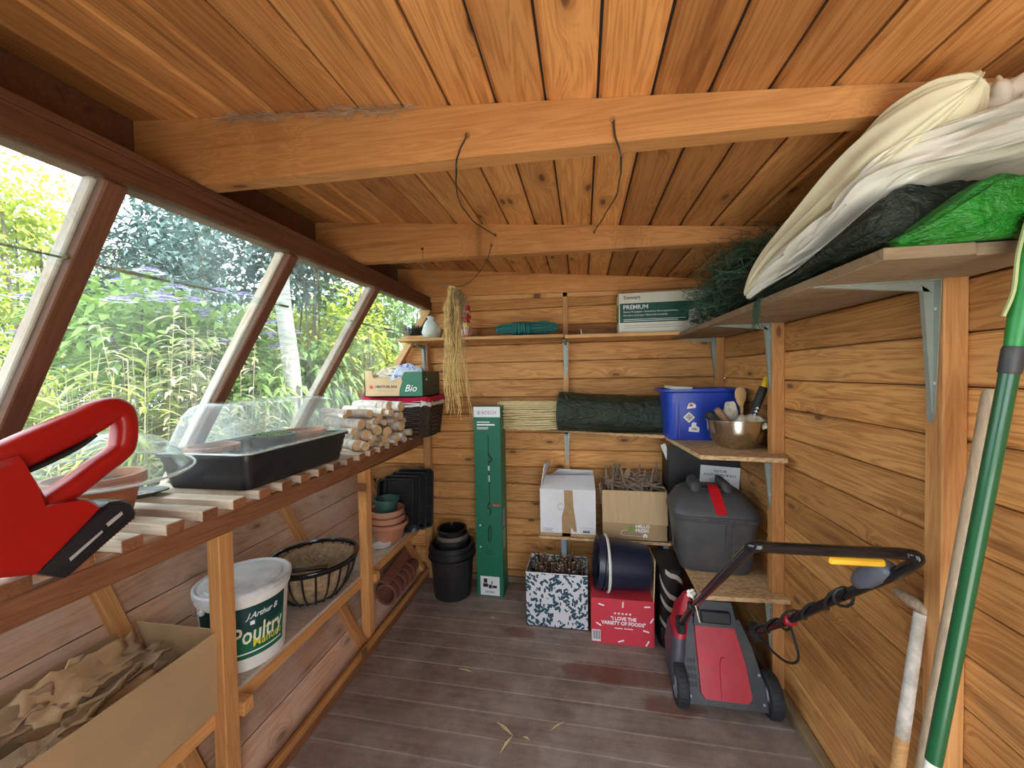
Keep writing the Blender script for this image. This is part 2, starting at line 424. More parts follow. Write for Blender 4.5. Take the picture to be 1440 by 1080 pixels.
# right wall
wr = struct('wall_right', MB().box((XR + 0.027, (YF + YB) / 2, 0.96), (0.02, YB - YF, 1.92)).build('wall_right', 'felt'))
z = 1.235 - 0.1195 * 10 - 0.1195
while z < 1.95:
    z0 = max(z, 0.0); z1 = min(z + 0.1195, 1.935)
    if z1 - z0 > 0.02:
        plank('wall_plank', 'pine_wall', YB - YF - jitter(0.001), z1 - z0 - 0.003, 0.016, wr, (XR, YB, z0), (0, -1, 0), (0, 0, 1), 0.005, False)
    z += 0.1195
# leaning boarded wall under the glazing
sd = Vector((-TW, 0, 1)).normalized(); nL = Vector((1, 0, TW)).normalized(); LS = SZ / sd.z
wl_ = struct('wall_left', MB().prism([(0, 0), (0.02, 0), (0.02, LS), (0, LS)], (0, YB - YF, 0), o=Vector((XL, YF, 0)) - nL * 0.037, u=nL, v=sd).build('wall_left', 'felt'))
s0 = 0.634 / sd.z - 0.118 * 7
while s0 < LS - 0.01:
    a, b = max(s0, 0), min(s0 + 0.118, LS)
    if b - a > 0.015:
        plank('wall_plank', 'pine_left', YB - YF - jitter(0.001), b - a - 0.003, 0.016, wl_, Vector((XL, YB, 0)) + sd * a, (0, -1, 0), sd, 0.004, False)
    s0 += 0.118
for yy in (0.20, 0.95, 1.72, 2.465):
    p = Vector((XL, yy, 0)) + nL * 0.020
    beam('stud', 'timber', p + sd * 0.05, p + sd * (LS - 0.02), 0.045, 0.04, wl_, nL)
# front wall with the open doorway the camera stands in
wf = struct('wall_front', MB().prism([(wx(0), 0), (wx(SZ), SZ), (EX, EZ), (EX, roof(EX)), (XR, roof(XR)), (XR, 1.83), (-0.24, 1.83), (-0.24, 0)], (0, -0.02, 0), o=(0, YF - 0.017, 0)).build('wall_front', 'felt'))
z = 0.0
while z < 2.05:
    zm = z + 0.058; xl = (wx(zm) if zm < SZ else gx(min(zm, EZ))) + 0.005
    if zm > EZ: xl = EX
    plank('wall_plank', 'pine_wall', (-0.24 if zm < 1.83 else XR) - xl, 0.1135, 0.016, wf, ((-0.24 if zm < 1.83 else XR), YF, z), (-1, 0, 0), (0, 0, 1), 0.005, False)
    z += 0.1165
# ceiling boards
XE = -1.25
cl = struct('ceiling', MB().prism([(XE, roof(XE) + 0.017), (XR + 0.03, roof(XR + 0.03) + 0.017), (XR + 0.03, roof(XR + 0.03) + 0.04), (XE, roof(XE) + 0.04)], (0, YB - YF + 0.06, 0), o=(0, YF - 0.03, 0)).build('ceiling', 'felt'))
rd = Vector((1, 0, -0.095)).normalized()
x = 0.042 - 0.1172 * 13
while x < XR:
    w = 0.1172 / rd.x
    plank('ceiling_board', 'pine_ceiling', YB - YF + 0.02 + jitter(0.001), w - 0.006, 0.016, cl, (x, YF - 0.02, roof(x)), (0, 1, 0), rd, 0.009, False)
    x += 0.1172
# tapered roof beams
for k, (yy, lab) in enumerate(((0.13, None), (0.895, None), (1.645, None), (2.472, None))):
    th = 0.047
    poly = [(EX - 0.03, 1.932), (XR, 1.893), (XR, roof(XR) - 0.001), (XE + 0.01, roof(XE) - 0.001), (XE + 0.01, 2.022)]
    o = MB().prism(poly, (0, th, 0), o=(0, yy, 0)).build('trim_%d' % (k + 1), 'timber'); struct('trim_%d' % (k + 1), o, 'tapered pine roof beam under the ceiling boards')
# eaves: rail above the glazing and closed box behind it
n_t = 5
def trim(o, label=None):
    global n_t
    struct('trim_%d' % n_t, o, label); n_t += 1; return o
gd = Vector((TG, 0, 1)).normalized(); gn = Vector((1, 0, -TG)).normalized()       # up the glass, and into the shed
trim(beam('rail', 'frame_shaded', (EX - 0.010, YF, 1.877), (EX - 0.010, YB, 1.877), 0.045, 0.070, None, (0, 0, 1)), 'shade-toned eaves rail above the sloping windows')
trim(beam('rail_cap', 'frame_shaded', (EX - 0.012, YF, 1.922), (EX - 0.012, YB, 1.922), 0.052, 0.020, None, (0, 0, 1)), 'thin shade-toned capping board on the eaves rail')
trim(MB().prism([(EX - 0.03, 1.925), (XE, 2.005), (XE, 2.017), (EX - 0.03, 1.937)], (0, YB - YF, 0), o=(0, YF, 0)).build('soffit', 'frame_shaded'), 'soffit board closing the eaves')
trim(MB().box((XE - 0.005, (YF + YB) / 2, 2.075), (0.02, YB - YF, 0.14)).build('fascia', 'frame_shaded'), 'fascia board of the eaves')
# glazing: bars, panes in two overlapping sheets, sill
bars = [-0.34, 0.13, 0.69, 1.22, 1.785, 2.478]
GL = (EZ - SZ) / gd.z
base = Vector((SX, 0, SZ))
for yy in bars:
    p = base + Vector((0, yy, 0)) + gn * 0.006
    trim(beam('glazing_bar', 'frame_shaded' if yy < 2.4 else 'timber_pale', p + gd * 0.0, p + gd * (GL + 0.01), 0.042, 0.044, None, gn), 'sloping glazing bar between the panes')
    if yy < 2.4 and yy > -0.3:
        q = base + Vector((0, yy - 0.026, 0)) - gn * 0.008
        trim(beam('bead', 'slat_grey', q, q + gd * GL, 0.010, 0.03, None, gn), 'pale weathered putty bead along the glazing bar')
lap = (hitp(250, 395, base, gn) - base).dot(gd)
plain('moss', (0.30, 0.26, 0.12), 0.95, var=0.8, vscale=60, dirt=(0.03, 0.03, 0.02), dirt_amt=0.9)
for k in range(len(bars) - 1):
    y0, y1 = bars[k] + 0.018, bars[k + 1] - 0.018
    w = struct('window_%d' % (k + 1)); w['label'] = 'sloping greenhouse window of two overlapping panes'
    for nm, a, b, dz in (('pane', 0.0, lap + 0.012, -0.020), ('pane', lap - 0.012, GL + 0.02, -0.015)):
        o = MB().box(((a + b) / 2, (y0 + y1) / 2, dz), (b - a, y1 - y0, 0.003)).build(nm, 'window_glass', w)
        place(o, base, gd, (0, 1, 0))
    m = MB(); yy = y0                                   # broken line of moss in the overlap
    while yy < y1:
        l = random.uniform(0.03, 0.10)
        if random.random() < 0.72:
            m.box((lap + jitter(0.002), yy + l / 2, -0.014), (random.uniform(0.003, 0.009), l, 0.002))
        yy += l * random.uniform(0.7, 1.2)
    o = m.build('moss_line', 'moss', w); o['kind'] = 'stuff'; place(o, base, gd, (0, 1, 0))
trim(beam('sill', 'timber_pale', (SX + 0.02, YF, SZ + 0.01), (SX + 0.02, YB, SZ + 0.01), 0.07, 0.035), 'window sill board at the foot of the glazing')
# posts and rails on the walls
for yy in (0.225, 1.003, 1.779):
    trim(beam('post', 'timber', (XR - 0.0235, yy + 0.0235, 0), (XR - 0.0235, yy + 0.0235, 1.90), 0.047, 0.047, None, (0, 1, 0)), 'upright pine post on the boarded wall beside the high shelf')
trim(beam('post', 'timber', (XR - 0.0235, YB - 0.0235, 0), (XR - 0.0235, YB - 0.0235, 1.88), 0.047, 0.047, None, (0, 1, 0)), 'pine corner post where the two boarded walls meet')
trim(beam('plate', 'timber', (XR - 0.02, YF, 1.875), (XR - 0.02, YB, 1.875), 0.040, 0.05, None, (0, 0, 1)), 'wall plate under the ceiling boards')
trim(beam('batten', 'timber_pale', (-0.108, YB - 0.012, 1.02), (-0.108, YB - 0.012, 1.93), 0.034, 0.024, None, (0, 1, 0)), 'narrow upright batten on the planked wall behind the rope')
trim(beam('batten', 'timber_pale', (-0.108, YB - 0.012, 0.0), (-0.108, YB - 0.012, 1.0), 0.034, 0.024, None, (0, 1, 0)), 'narrow upright batten behind the white cardboard box')
trim(beam('batten', 'timber_pale', (-1.06, YB - 0.0235, 0.0), (-1.06, YB - 0.0235, 1.93), 0.045, 0.047, None, (0, 1, 0)), 'corner post at the end of the potting bench')
trim(beam('header', 'timber_pale', (-1.05, YB - 0.012, 1.918), (XR, YB - 0.012, 1.888), 0.024, 0.034, None, (0, 0, 1)), 'horizontal batten below the far roof beam')
struct('baseboard_right', beam('b', 'weathered', (XR - 0.018, YF, 0.02), (XR - 0.018, YB, 0.02), 0.036, 0.04))
struct('baseboard_left', beam('b', 'bench_wood', (XL + 0.018, YF, 0.022), (XL + 0.018, YB, 0.022), 0.036, 0.044))
struct('baseboard_back', beam('b', 'weathered', (XL, YB - 0.01, 0.02), (XR, YB - 0.01, 0.02), 0.02, 0.04))
trim(beam('wallplank', 'timber', (XL + 0.03, YF, 0.06), (XL + 0.03, YB, 0.06), 0.02, 0.03), 'low timber strip along the foot of the leaning wall')

# ------------------------------------------------------------------ potting bench
BT = 1.020
bench = thing('potting_bench', 'long wooden potting bench with slatted top and low shelf under the windows', 'bench', (-1.1, 1.0, 0))
def under(o, t):                               # parent without moving
    mb = t.matrix_basis.inverted() @ o.matrix_basis; o.parent = t; o.matrix_basis = mb; return o
RF = -1.083                                    # front face of rail
under(beam('front_rail', 'bench_wood', (RF - 0.0135, YF + 0.02, 0.958), (RF - 0.0135, YB - 0.05, 0.958), 0.027, 0.062), bench)
under(beam('rear_rail', 'bench_wood', (gx(0.955) + 0.055, YF + 0.02, 0.958), (gx(0.955) + 0.055, YB - 0.05, 0.958), 0.027, 0.062), bench)
yy = 0.718 - 0.0985 * 10
while yy < YB - 0.10:
    o = beam('slat', 'slat_grey', (RF + jitter(0.002), yy + 0.0235, BT - 0.0155), (gx(BT) + 0.035, yy + 0.0235, BT - 0.0155), 0.047, 0.031); under(o, bench)
    MB().box((-0.0008, 0, 0), (0.003, 0.044, 0.028)).build('shaded_end', 'bench_wood', o)  # slat ends face inward; their shade is put into this dark cap
    yy += 0.0985
for yy in (0.20, 0.992, 1.788):
    under(beam('leg', 'timber', (-1.112, yy, 0.0), (-1.112, yy, 0.927), 0.05, 0.045, None, (1, 0, 0)), bench)
    under(beam('shelf_bearer', 'timber', (-1.075, yy + 0.045, 0.345), (wx(0.345) + 0.05, yy + 0.045, 0.345), 0.038, 0.045), bench)
ST = 0.385
sb = MB()
for a, b in ((-1.338, -1.13), (wx(ST) + 0.012, -1.342)):
    sb = MB().box(((a + b) / 2, (YF + YB) / 2 - 0.02, ST - 0.008), (b - a, YB - YF - 0.06, 0.016), ch=0.002)
    under(sb.build('shelf_board', 'shelf_grey'), bench)
under(beam('shelf_edge', 'timber', (-1.135, YF + 0.02, ST - 0.038), (-1.135, YB - 0.05, ST - 0.038), 0.018, 0.045), bench)
from mathutils import noise as mn
def under_all(t, *objs):
    for o in objs: under(o, t)
# ------------------------------------------------------------------ plain materials for the things
plain('black_plastic', (0.012, 0.013, 0.016), 0.38, var=0.3, dirt=(0.10, 0.10, 0.09), dirt_amt=0.15)
plain('black_gloss', (0.008, 0.008, 0.010), 0.16, var=0.2, spec=0.6)
plain('rim_black', (0.035, 0.038, 0.042), 0.3, var=0.1)
plain('navy_plastic', (0.012, 0.018, 0.040), 0.35, var=0.2)
plain('terracotta', (0.46, 0.17, 0.085), 0.8, var=0.25, vscale=12, dirt=(0.50, 0.34, 0.26), dirt_amt=0.5, bump=0.1)
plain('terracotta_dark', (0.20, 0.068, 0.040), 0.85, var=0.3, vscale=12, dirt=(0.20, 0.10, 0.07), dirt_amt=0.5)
plain('pot_green', (0.035, 0.105, 0.085), 0.5, var=0.2)
plain('red_tool', (0.40, 0.008, 0.006), 0.34, var=0.05, spec=0.5)
plain('grip_black', (0.012, 0.012, 0.013), 0.6, bump=0.2, bscale=300)
plain('label_grey', (0.45, 0.45, 0.45), 0.5)
plain('cardboard', (0.42, 0.275, 0.14), 0.85, var=0.10, vscale=6, bump=0.05)
plain('cardboard_pale', (0.62, 0.44, 0.25), 0.85, var=0.10, vscale=6)
plain('cardboard_dull', (0.36, 0.25, 0.15), 0.9, var=0.18, vscale=8)
plain('cardboard_ridged', (0.42, 0.29, 0.17), 0.9, var=0.3, vscale=6, stretch=(1, 22, 1), bump=0.3, bscale=8)
plain('cardboard_flap', (0.55, 0.385, 0.215), 0.85, var=0.10, vscale=5, stretch=(16, 1, 0.6))
plain('white_card', (0.74, 0.75, 0.77), 0.7, var=0.06, vscale=5, dirt=(0.55, 0.50, 0.44), dirt_amt=0.35)
plain('white_plastic', (0.78, 0.77, 0.72), 0.45, var=0.06, dirt=(0.55, 0.47, 0.36), dirt_amt=0.4)
plain('lid_white', (0.74, 0.76, 0.78), 0.5, var=0.08, vscale=10, dirt=(0.28, 0.26, 0.24), dirt_amt=0.6)
plain('label_green', (0.006, 0.13, 0.062), 0.4, var=0.05)
plain('label_dark', (0.004, 0.045, 0.040), 0.4, var=0.05)
plain('cream_ink', (0.85, 0.80, 0.62), 0.5, var=0.03)
plain('yellow_ink', (0.72, 0.58, 0.04), 0.5, var=0.03)
plain('white_ink', (0.86, 0.88, 0.88), 0.5, var=0.03)
plain('black_ink', (0.02, 0.02, 0.022), 0.6, var=0.03)
plain('grey_ink', (0.34, 0.36, 0.38), 0.6, var=0.03)
plain('red_ink', (0.60, 0.07, 0.06), 0.5, var=0.03)
plain('soil', (0.045, 0.033, 0.025), 0.95, var=0.6, vscale=60, bump=0.6, bscale=90)
plain('soil_pale', (0.27, 0.25, 0.22), 0.95, var=0.5, vscale=60, bump=0.6, bscale=90)
plain('coir', (0.30, 0.20, 0.11), 0.95, var=0.45, vscale=40, bump=0.6, bscale=90)
plain('log_end', (0.66, 0.44, 0.23), 0.8, var=0.22, vscale=30)
plain('wicker', (0.055, 0.032, 0.020), 0.55, var=0.4, vscale=60)
plain('cloth_red', (0.52, 0.012, 0.055), 0.9, var=0.15)
plain('cloth_white', (0.74, 0.72, 0.68), 0.9, var=0.1)
plain('metal_wire', (0.30, 0.29, 0.27), 0.4, metal=0.8)
plain('dark_wire', (0.03, 0.035, 0.03), 0.5, var=0.3)
leafmat('seedling', (0.10, 0.22, 0.03), (0.20, 0.36, 0.06))
def birch():
    s = NT('birch_bark'); v = s.objcoord()
    band = s.noise(s.vmath('MULTIPLY', v, (26.0, 16.0, 16.0)), 1.0, 5.0, 0.75)
    colr = s.ramp(band, [(0.30, (0.10, 0.075, 0.06)), (0.42, (0.56, 0.45, 0.36)), (0.58, (0.80, 0.74, 0.67))])
    rs = s.rand(); colr = s.mix(s.ramp(rs, [(0.50, 0.0), (0.85, 0.75)]), colr, (0.22, 0.11, 0.065, 1))
    s.set(s.b, 'Base Color', colr); s.set(s.b, 'Roughness', 0.7); s.bump(band, 0.3, 0.003); MATS['birch_bark'] = s.m
birch()
def printed(name, base, inks, scale, thr):
    """Printed cloth or paper: scattered marks of other colours on a ground."""
    s = NT(name); v = s.objcoord(); colr = None; prev = c4(base)
    for k, (ink, st) in enumerate(inks):
        n = s.noise(s.vmath('MULTIPLY', s.vmath('ADD', v, (3.1 * k, 1.7 * k, 0.4 * k)), st), scale, 2.0, 0.5, 0.8)
        prev = s.mix(s.ramp(n, [(thr, 0.0), (thr + 0.03, 1.0)]), prev, c4(ink))
    s.set(s.b, 'Base Color', prev); s.set(s.b, 'Roughness', 0.85); MATS[name] = s.m
printed('cloth_blue', (0.58, 0.68, 0.84), [((0.05, 0.15, 0.50), (1, 1, 1)), ((0.80, 0.86, 0.94), (1.4, 1, 1))], 42, 0.56)
printed('cloth_brown', (0.62, 0.50, 0.36), [((0.17, 0.10, 0.055), (1, 3, 1)), ((0.80, 0.72, 0.60), (1, 2, 1))], 28, 0.56)

def rrect(w, l, r, n=4, z=0.0, c=(0, 0)):
    """Rounded rectangle ring, counter-clockwise."""
    r = min(r, w / 2 - 1e-4, l / 2 - 1e-4); pts = []
    for (sx, sy, a0) in ((1, 1, 0), (-1, 1, 90), (-1, -1, 180), (1, -1, 270)):
        for k in range(n + 1):
            a = R(a0 + 90 * k / n)
            pts.append(Vector((c[0] + sx * (w / 2 - r) + r * math.cos(a), c[1] + sy * (l / 2 - r) + r * math.sin(a), z)))
    return pts
def tubpot(name, mat, r0, r1, h, parent=None, wall=0.005, lip=0.006, liph=0.02, n=28, sx=1.0, sy=1.0):
    """Open pot: flared body, thick lip, inside surface and floor."""
    prof = [(0, 0), (r0, 0), (r0 + (r1 - r0) * (1 - liph / h), h - liph), (r1 + lip, h - liph), (r1 + lip, h), (r1 - wall, h), (r0 - wall, 0.008), (0, 0.008)]
    return MB().lathe(prof, n, sx=sx, sy=sy).build(name, mat, parent, smooth=True, auto=30)
def sheet(name, mat, nu, nv, fn, parent=None, thick=0.003, sub=1):
    return MB().grid(nu, nv, fn).build(name, mat, parent, smooth=True, auto=180, thick=thick, sub=sub)
def wrap(o, radius_at, ang0, zc):
    """Bend flat lettering (x, y) round an upright tub; radius_at(z) gives its surface."""
    for v in o.data.vertices:
        z = zc + v.co.y; r = radius_at(z) + 0.0006; a = ang0 + v.co.x / radius_at(z)
        v.co = Vector((r * math.cos(a), r * math.sin(a), z))
    o.matrix_basis = Matrix.Identity(4); return o

# ------------------------------------------------------------------ on the bench: propagator
pc = Vector((-1.286, 1.365, BT))
pg = thing('seed_propagator', 'black propagator tray with clear rectangular dome on the slatted bench', 'propagator', pc)
W_, L_ = 0.372, 0.56
rg = []
for k in range(9):
    f = k / 8; rg.append(rrect(W_ - 0.045 + 0.045 * f + (0.005 if k % 2 else 0), L_ - 0.045 + 0.045 * f + (0.005 if k % 2 else 0), 0.03, 4, 0.115 * f))
rg.append(rrect(W_ + 0.022, L_ + 0.022, 0.035, 4, 0.116)); rg.append(rrect(W_ + 0.022, L_ + 0.022, 0.035, 4, 0.124)); rg.append(rrect(W_ - 0.004, L_ - 0.004, 0.03, 4, 0.122))
rg.append(rrect(W_ - 0.05, L_ - 0.05, 0.03, 4, 0.03))
MB().loft(rg).build('tray', 'black_plastic', pg, smooth=True, auto=35)
rg = [rrect(W_ + 0.010, L_ + 0.010, 0.035, 5, 0.125), rrect(W_ + 0.010, L_ + 0.010, 0.035, 5, 0.131), rrect(W_ - 0.015, L_ - 0.015, 0.04, 5, 0.133), rrect(W_ - 0.075, L_ - 0.045, 0.05, 5, 0.25, (0.018, 0)), rrect(W_ - 0.10, L_ - 0.06, 0.06, 5, 0.278, (0.024, 0)), rrect(W_ - 0.135, L_ - 0.095, 0.06, 5, 0.293, (0.026, 0)), rrect(W_ - 0.18, L_ - 0.14, 0.05, 5, 0.296, (0.026, 0))]
d = MB().loft(rg, caps=False); n = len(rg[0]); d.f.append(tuple((len(rg) - 1) * n + k for k in range(n))); d.m.append(0)
d.build('dome', 'clear_plastic', pg, smooth=True, auto=60)
MB().tube([p for p in rrect(W_ + 0.014, L_ + 0.014, 0.035, 4, 0.128)], 0.0035, 6, closed=True).build('dome_rim', 'rim_clear', pg, smooth=True)
def seed_pot(name, label, mat, loc, r0, r1, h, group=None, green=0):
    t = thing(name, label, 'pot', loc, group=group); tubpot('body', mat, r0, r1, h, t, liph=0.015)
    MB().lathe([(0, h - 0.014), (r1 * 0.6, h - 0.012), (r1 - 0.006, h - 0.018)], 18).build('soil', 'soil', t)
    if green:
        m = MB()
        for _ in range(green):
            a, q = random.uniform(0, 6.28), r1 * 0.8 * math.sqrt(random.random()); x0, y0 = q * math.cos(a), q * math.sin(a); hh = random.uniform(0.008, 0.022)
            for s in (-1, 1):
                b = random.uniform(0, 3.14); dx, dy = math.cos(b) * 0.006 * s, math.sin(b) * 0.006 * s
                m.add([(x0, y0, h - 0.015), (x0 + dx - dy * .4, y0 + dy + dx * .4, h - 0.012 + hh), (x0 + 1.7 * dx, y0 + 1.7 * dy, h - 0.014 + hh), (x0 + dx + dy * .4, y0 + dy - dx * .4, h - 0.012 + hh)], [(0, 1, 2, 3)])
        m.build('seedlings', 'seedling', t)['kind'] = 'stuff'
    return t
zi = BT + 0.031
seed_pot('plant_pot', 'round black pot of green seedlings inside the propagator', 'black_plastic', (pc.x + 0.05, pc.y - 0.02, zi), 0.060, 0.078, 0.125, green=90)
seed_pot('terracotta_pan', 'shallow terracotta pan inside the propagator', 'terracotta', (pc.x + 0.06, pc.y + 0.145, zi), 0.066, 0.086, 0.120)
seed_pot('terracotta_pan', 'terracotta pan beside the black seedling pot, under the dome', 'terracotta', (pc.x - 0.075, pc.y - 0.165, zi), 0.062, 0.080, 0.105)
seed_pot('plant_pot', 'black pot without seedlings at the end of the propagator tray', 'black_plastic', (pc.x + 0.07, pc.y - 0.18, zi), 0.045, 0.058, 0.085)
# clear round cloche on a terracotta pot
cp = Vector((-1.335, 0.83, BT))
t = thing('terracotta_pot', 'dusty terracotta pot under a round clear cloche', 'pot', cp)
tubpot('body', 'terracotta', 0.072, 0.100, 0.120, t, liph=0.03, lip=0.007); MB().lathe([(0, 0.10), (0.07, 0.102), (0.095, 0.095)], 20).build('soil', 'soil', t)
t = thing('round_cloche', 'round clear plastic dome with a wide rim resting on a terracotta pot', 'cloche', cp + Vector((0.02, 0.02, 0.123)), rot=(R(3), R(5), 0))
rr = 0.165
MB().lathe([(rr + 0.022, 0.006), (rr + 0.024, 0.010), (rr + 0.004, 0.013), (rr - 0.012, 0.045), (rr - 0.05, 0.085), (rr - 0.10, 0.105), (0.02, 0.112), (0, 0.112)], 40).build('dome', 'clear_plastic', t, smooth=True, auto=60)
MB().tube([((rr + 0.023) * math.cos(a), (rr + 0.023) * math.sin(a), 0.006) for a in [2 * math.pi * k / 40 for k in range(40)]], 0.0035, 6, closed=True).build('rim', 'rim_clear', t, smooth=True)
# black dish of dry compost
dp = hit(172, 703, 2, BT)
t = thing('compost_scoop', 'small black dish of dry grey compost on the bench slats', 'dish', (dp.x, dp.y + 0.02, BT), rz=0.5)
MB().lathe([(0, 0.0), (0.050, 0.0), (0.085, 0.016), (0.090, 0.016), (0.088, 0.019), (0.078, 0.015), (0.045, 0.006), (0, 0.006)], 22, sx=1.15, sy=0.7).build('dish', 'black_plastic', t, smooth=True, auto=50)
MB().lathe([(0, 0.016), (0.03, 0.015), (0.060, 0.010)], 16, sx=1.15, sy=0.7).build('compost', 'soil_pale', t)

# ------------------------------------------------------------------ red cordless tool lying on the front of the bench
tx = -1.085
def tp(px, py, dx=0.0): return hit(px, py, 0, tx) + Vector((dx, 0, 0))
o0 = tp(70, 809); o0.z = BT
tool = thing('garden_tool', 'red cordless garden power tool with loop handle and black battery on the bench', 'power tool', o0)
def oval_tube(pts, ra, rb):
    """Rounded bar through px points in the tool's plane: ra half-height in plane, rb half-width across."""
    P = [tp(*p) for p in pts]; m = MB(); rings = []; n = 14
    for i, p in enumerate(P):
        t_ = (P[min(i + 1, len(P) - 1)] - P[max(i - 1, 0)]).normalized(); u = Vector((1, 0, 0)); w = t_.cross(u).normalized()
        A = ra[i] if isinstance(ra, list) else ra; B = rb[i] if isinstance(rb, list) else rb; ring = []
        for k in range(n):
            a = 2 * math.pi * k / n; ca, sa = math.cos(a), math.sin(a)
            q = lambda v: math.copysign(abs(v) ** 0.7, v)
            ring.append(p + u * (B * q(ca)) + w * (A * q(sa)))
        rings.append(ring)
    return m.loft(rings)
def spread(pts, k=4):
    """Catmull-Rom points through the given 2-D or 3-D points."""
    P = [Vector(p) for p in pts]; out = []
    for i in range(len(P) - 1):
        a, b, c, d_ = P[max(i - 1, 0)], P[i], P[i + 1], P[min(i + 2, len(P) - 1)]
        for j in range(k):
            t_ = j / k
            out.append(0.5 * ((2 * b) + (c - a) * t_ + (2 * a - 5 * b + 4 * c - d_) * t_ ** 2 + (3 * b - a - 3 * c + d_) * t_ ** 3))
    out.append(P[-1]); return out
hp = spread([(-60, 690), (0, 650), (50, 625), (110, 598), (148, 578), (166, 577), (174, 592), (172, 625), (160, 640), (138, 656), (100, 685), (60, 712), (20, 738)], 4)
nn_ = len(hp); ra = []
for i, p in enumerate(hp):
    f = i / (nn_ - 1); ra.append(0.033 if f < 0.30 else (0.033 - (f - 0.30) / 0.16 * 0.011 if f < 0.46 else 0.0215))
under(oval_tube(hp, ra, 0.026).build('handle', 'red_tool', smooth=True, auto=60), tool)
def slab(pts, t0, t1, ch=0.006):
    """Traced outline in the tool's plane with real thickness and softened edges."""
    P = [tp(*p) for p in pts]; c = sum(P, Vector()) / len(P); m = MB()
    inn = [p + (c - p).normalized() * ch for p in P]
    rings = [[q + Vector((t0, 0, 0)) for q in inn], [q + Vector((t0 + ch, 0, 0)) for q in P], [q + Vector((t1 - ch, 0, 0)) for q in P], [q + Vector((t1, 0, 0)) for q in inn]]
    return m.loft(rings)
body = [(-120, 660), (-40, 655), (8, 640), (30, 672), (52, 708), (88, 702), (108, 700), (126, 712), (118, 722), (34, 806), (-30, 812), (-110, 800), (-150, 740)]
under(slab(body, -0.045, 0.045, 0.012).build('body', 'red_tool', smooth=True, auto=35), tool)
bat = [(118, 718), (136, 705), (158, 702), (166, 705), (174, 720), (172, 727), (72, 811), (30, 804)]
b_ = under(slab(bat, -0.042, 0.042, 0.006).build('battery', 'black_plastic', smooth=True, auto=35), tool)
for k in range(22):                                        # ribbed release grip along the battery's lower edge
    f = k / 21; p = tp(172 - 96 * f, 728 + 80 * f)
    under(MB().box(p, (0.07, 0.0035, 0.005), ch=0.001).build('rib', 'red_tool'), tool)
g_ = spread([(26, 664), (60, 650), (100, 630), (126, 612)], 4)
under(oval_tube(g_, 0.006, 0.022).build('grip', 'grip_black', smooth=True), tool)
for (q0, q1, q2, q3, mt) in (((128, 735), (150, 718), (152, 722), (131, 739), 'label_grey'), ((75, 783), (122, 744), (123, 747), (77, 787), 'label_grey')):
    P = [tp(*q, 0.0435) for q in (q0, q1, q2, q3)]
    under(MB().prism([(0, 0)], (0, 0, 0)).build('x', mt), tool) if False else under(MB().add(P + [p + Vector((-0.002, 0, 0)) for p in P], [(0, 1, 2, 3), (7, 6, 5, 4), (0, 4, 5, 1), (1, 5, 6, 2), (2, 6, 7, 3), (3, 7, 4, 0)]).build('battery_label', mt), tool)

# ------------------------------------------------------------------ birch logs piled on the bench
LG = [(610, 645, 30), (530, 638, 25), (540, 690, 20), (490, 685, 24), (608, 708, 22), (462, 725, 24), (432, 755, 22), (495, 757, 18), (633, 742, 15), (335, 770, 28), (395, 697, 24),
      (250, 690, 20), (222, 716, 12), (612, 780, 27), (370, 845, 32), (448, 812, 28), (515, 822, 32), (562, 800, 15), (572, 745, 26), (540, 880, 22), (498, 897, 24), (445, 905, 22), (677, 825, 20),
      (627, 845, 18), (403, 905, 22), (310, 945, 30), (300, 872, 24), (365, 960, 24), (290, 820, 22), (425, 862, 18), (640, 885, 14), (385, 782, 15), (585, 862, 20), (345, 905, 20), (575, 905, 17), (520, 930, 16), (600, 930, 14), (470, 945, 14)]
for k, (zx, zy, r) in enumerate(LG):
    px, py = 440 + zx / 4.91, 440 + zy / 4.91
    xe = -1.105 + random.uniform(-0.035, 0.015) + 0.0021 * max(0, px - 525)
    if k in (10, 11, 12, 28, 26): xe -= 0.05
    p = hit(px, py, 0, xe); dep = (p - CAM).length; rad = max(0.012, r / 4.91 / F * dep * 1.16)
    p.z = max(p.z, BT + rad + 0.002)
    L = random.uniform(0.27, 0.36) if k not in (10, 11, 28, 26) else 0.40
    L = min(L, (xe - gx(p.z) - 0.05) / 0.95)
    o = thing('birch_log', 'cut birch log in the pile on the slatted bench', 'log', (p.x, p.y, p.z), group='birch logs piled on the bench', rot=(random.uniform(0, 6), R(jitter(2)), R(-27 + jitter(10) + 0.35 * max(0, px - 525))))
    m = MB(); nr = 10; pts = []; rs = []
    for i in range(5):
        f = i / 4; pts.append((-L * f, jitter(0.002), jitter(0.002))); rs.append(rad * (1 + jitter(0.05)))
    m.tube(pts, rs, nr, caps=False).build('bark', 'birch_bark', o, smooth=True)
    for xx, s in ((0.0, 1), (-L, -1)):
        MB().lathe([(0, 0.001), (rs[0] * 0.97, 0.0)], nr, c=(xx, 0, 0), rot=Matrix(((0, 0, s), (0, 1, 0), (-s, 0, 0)))).build('cut_end', 'log_end', o)

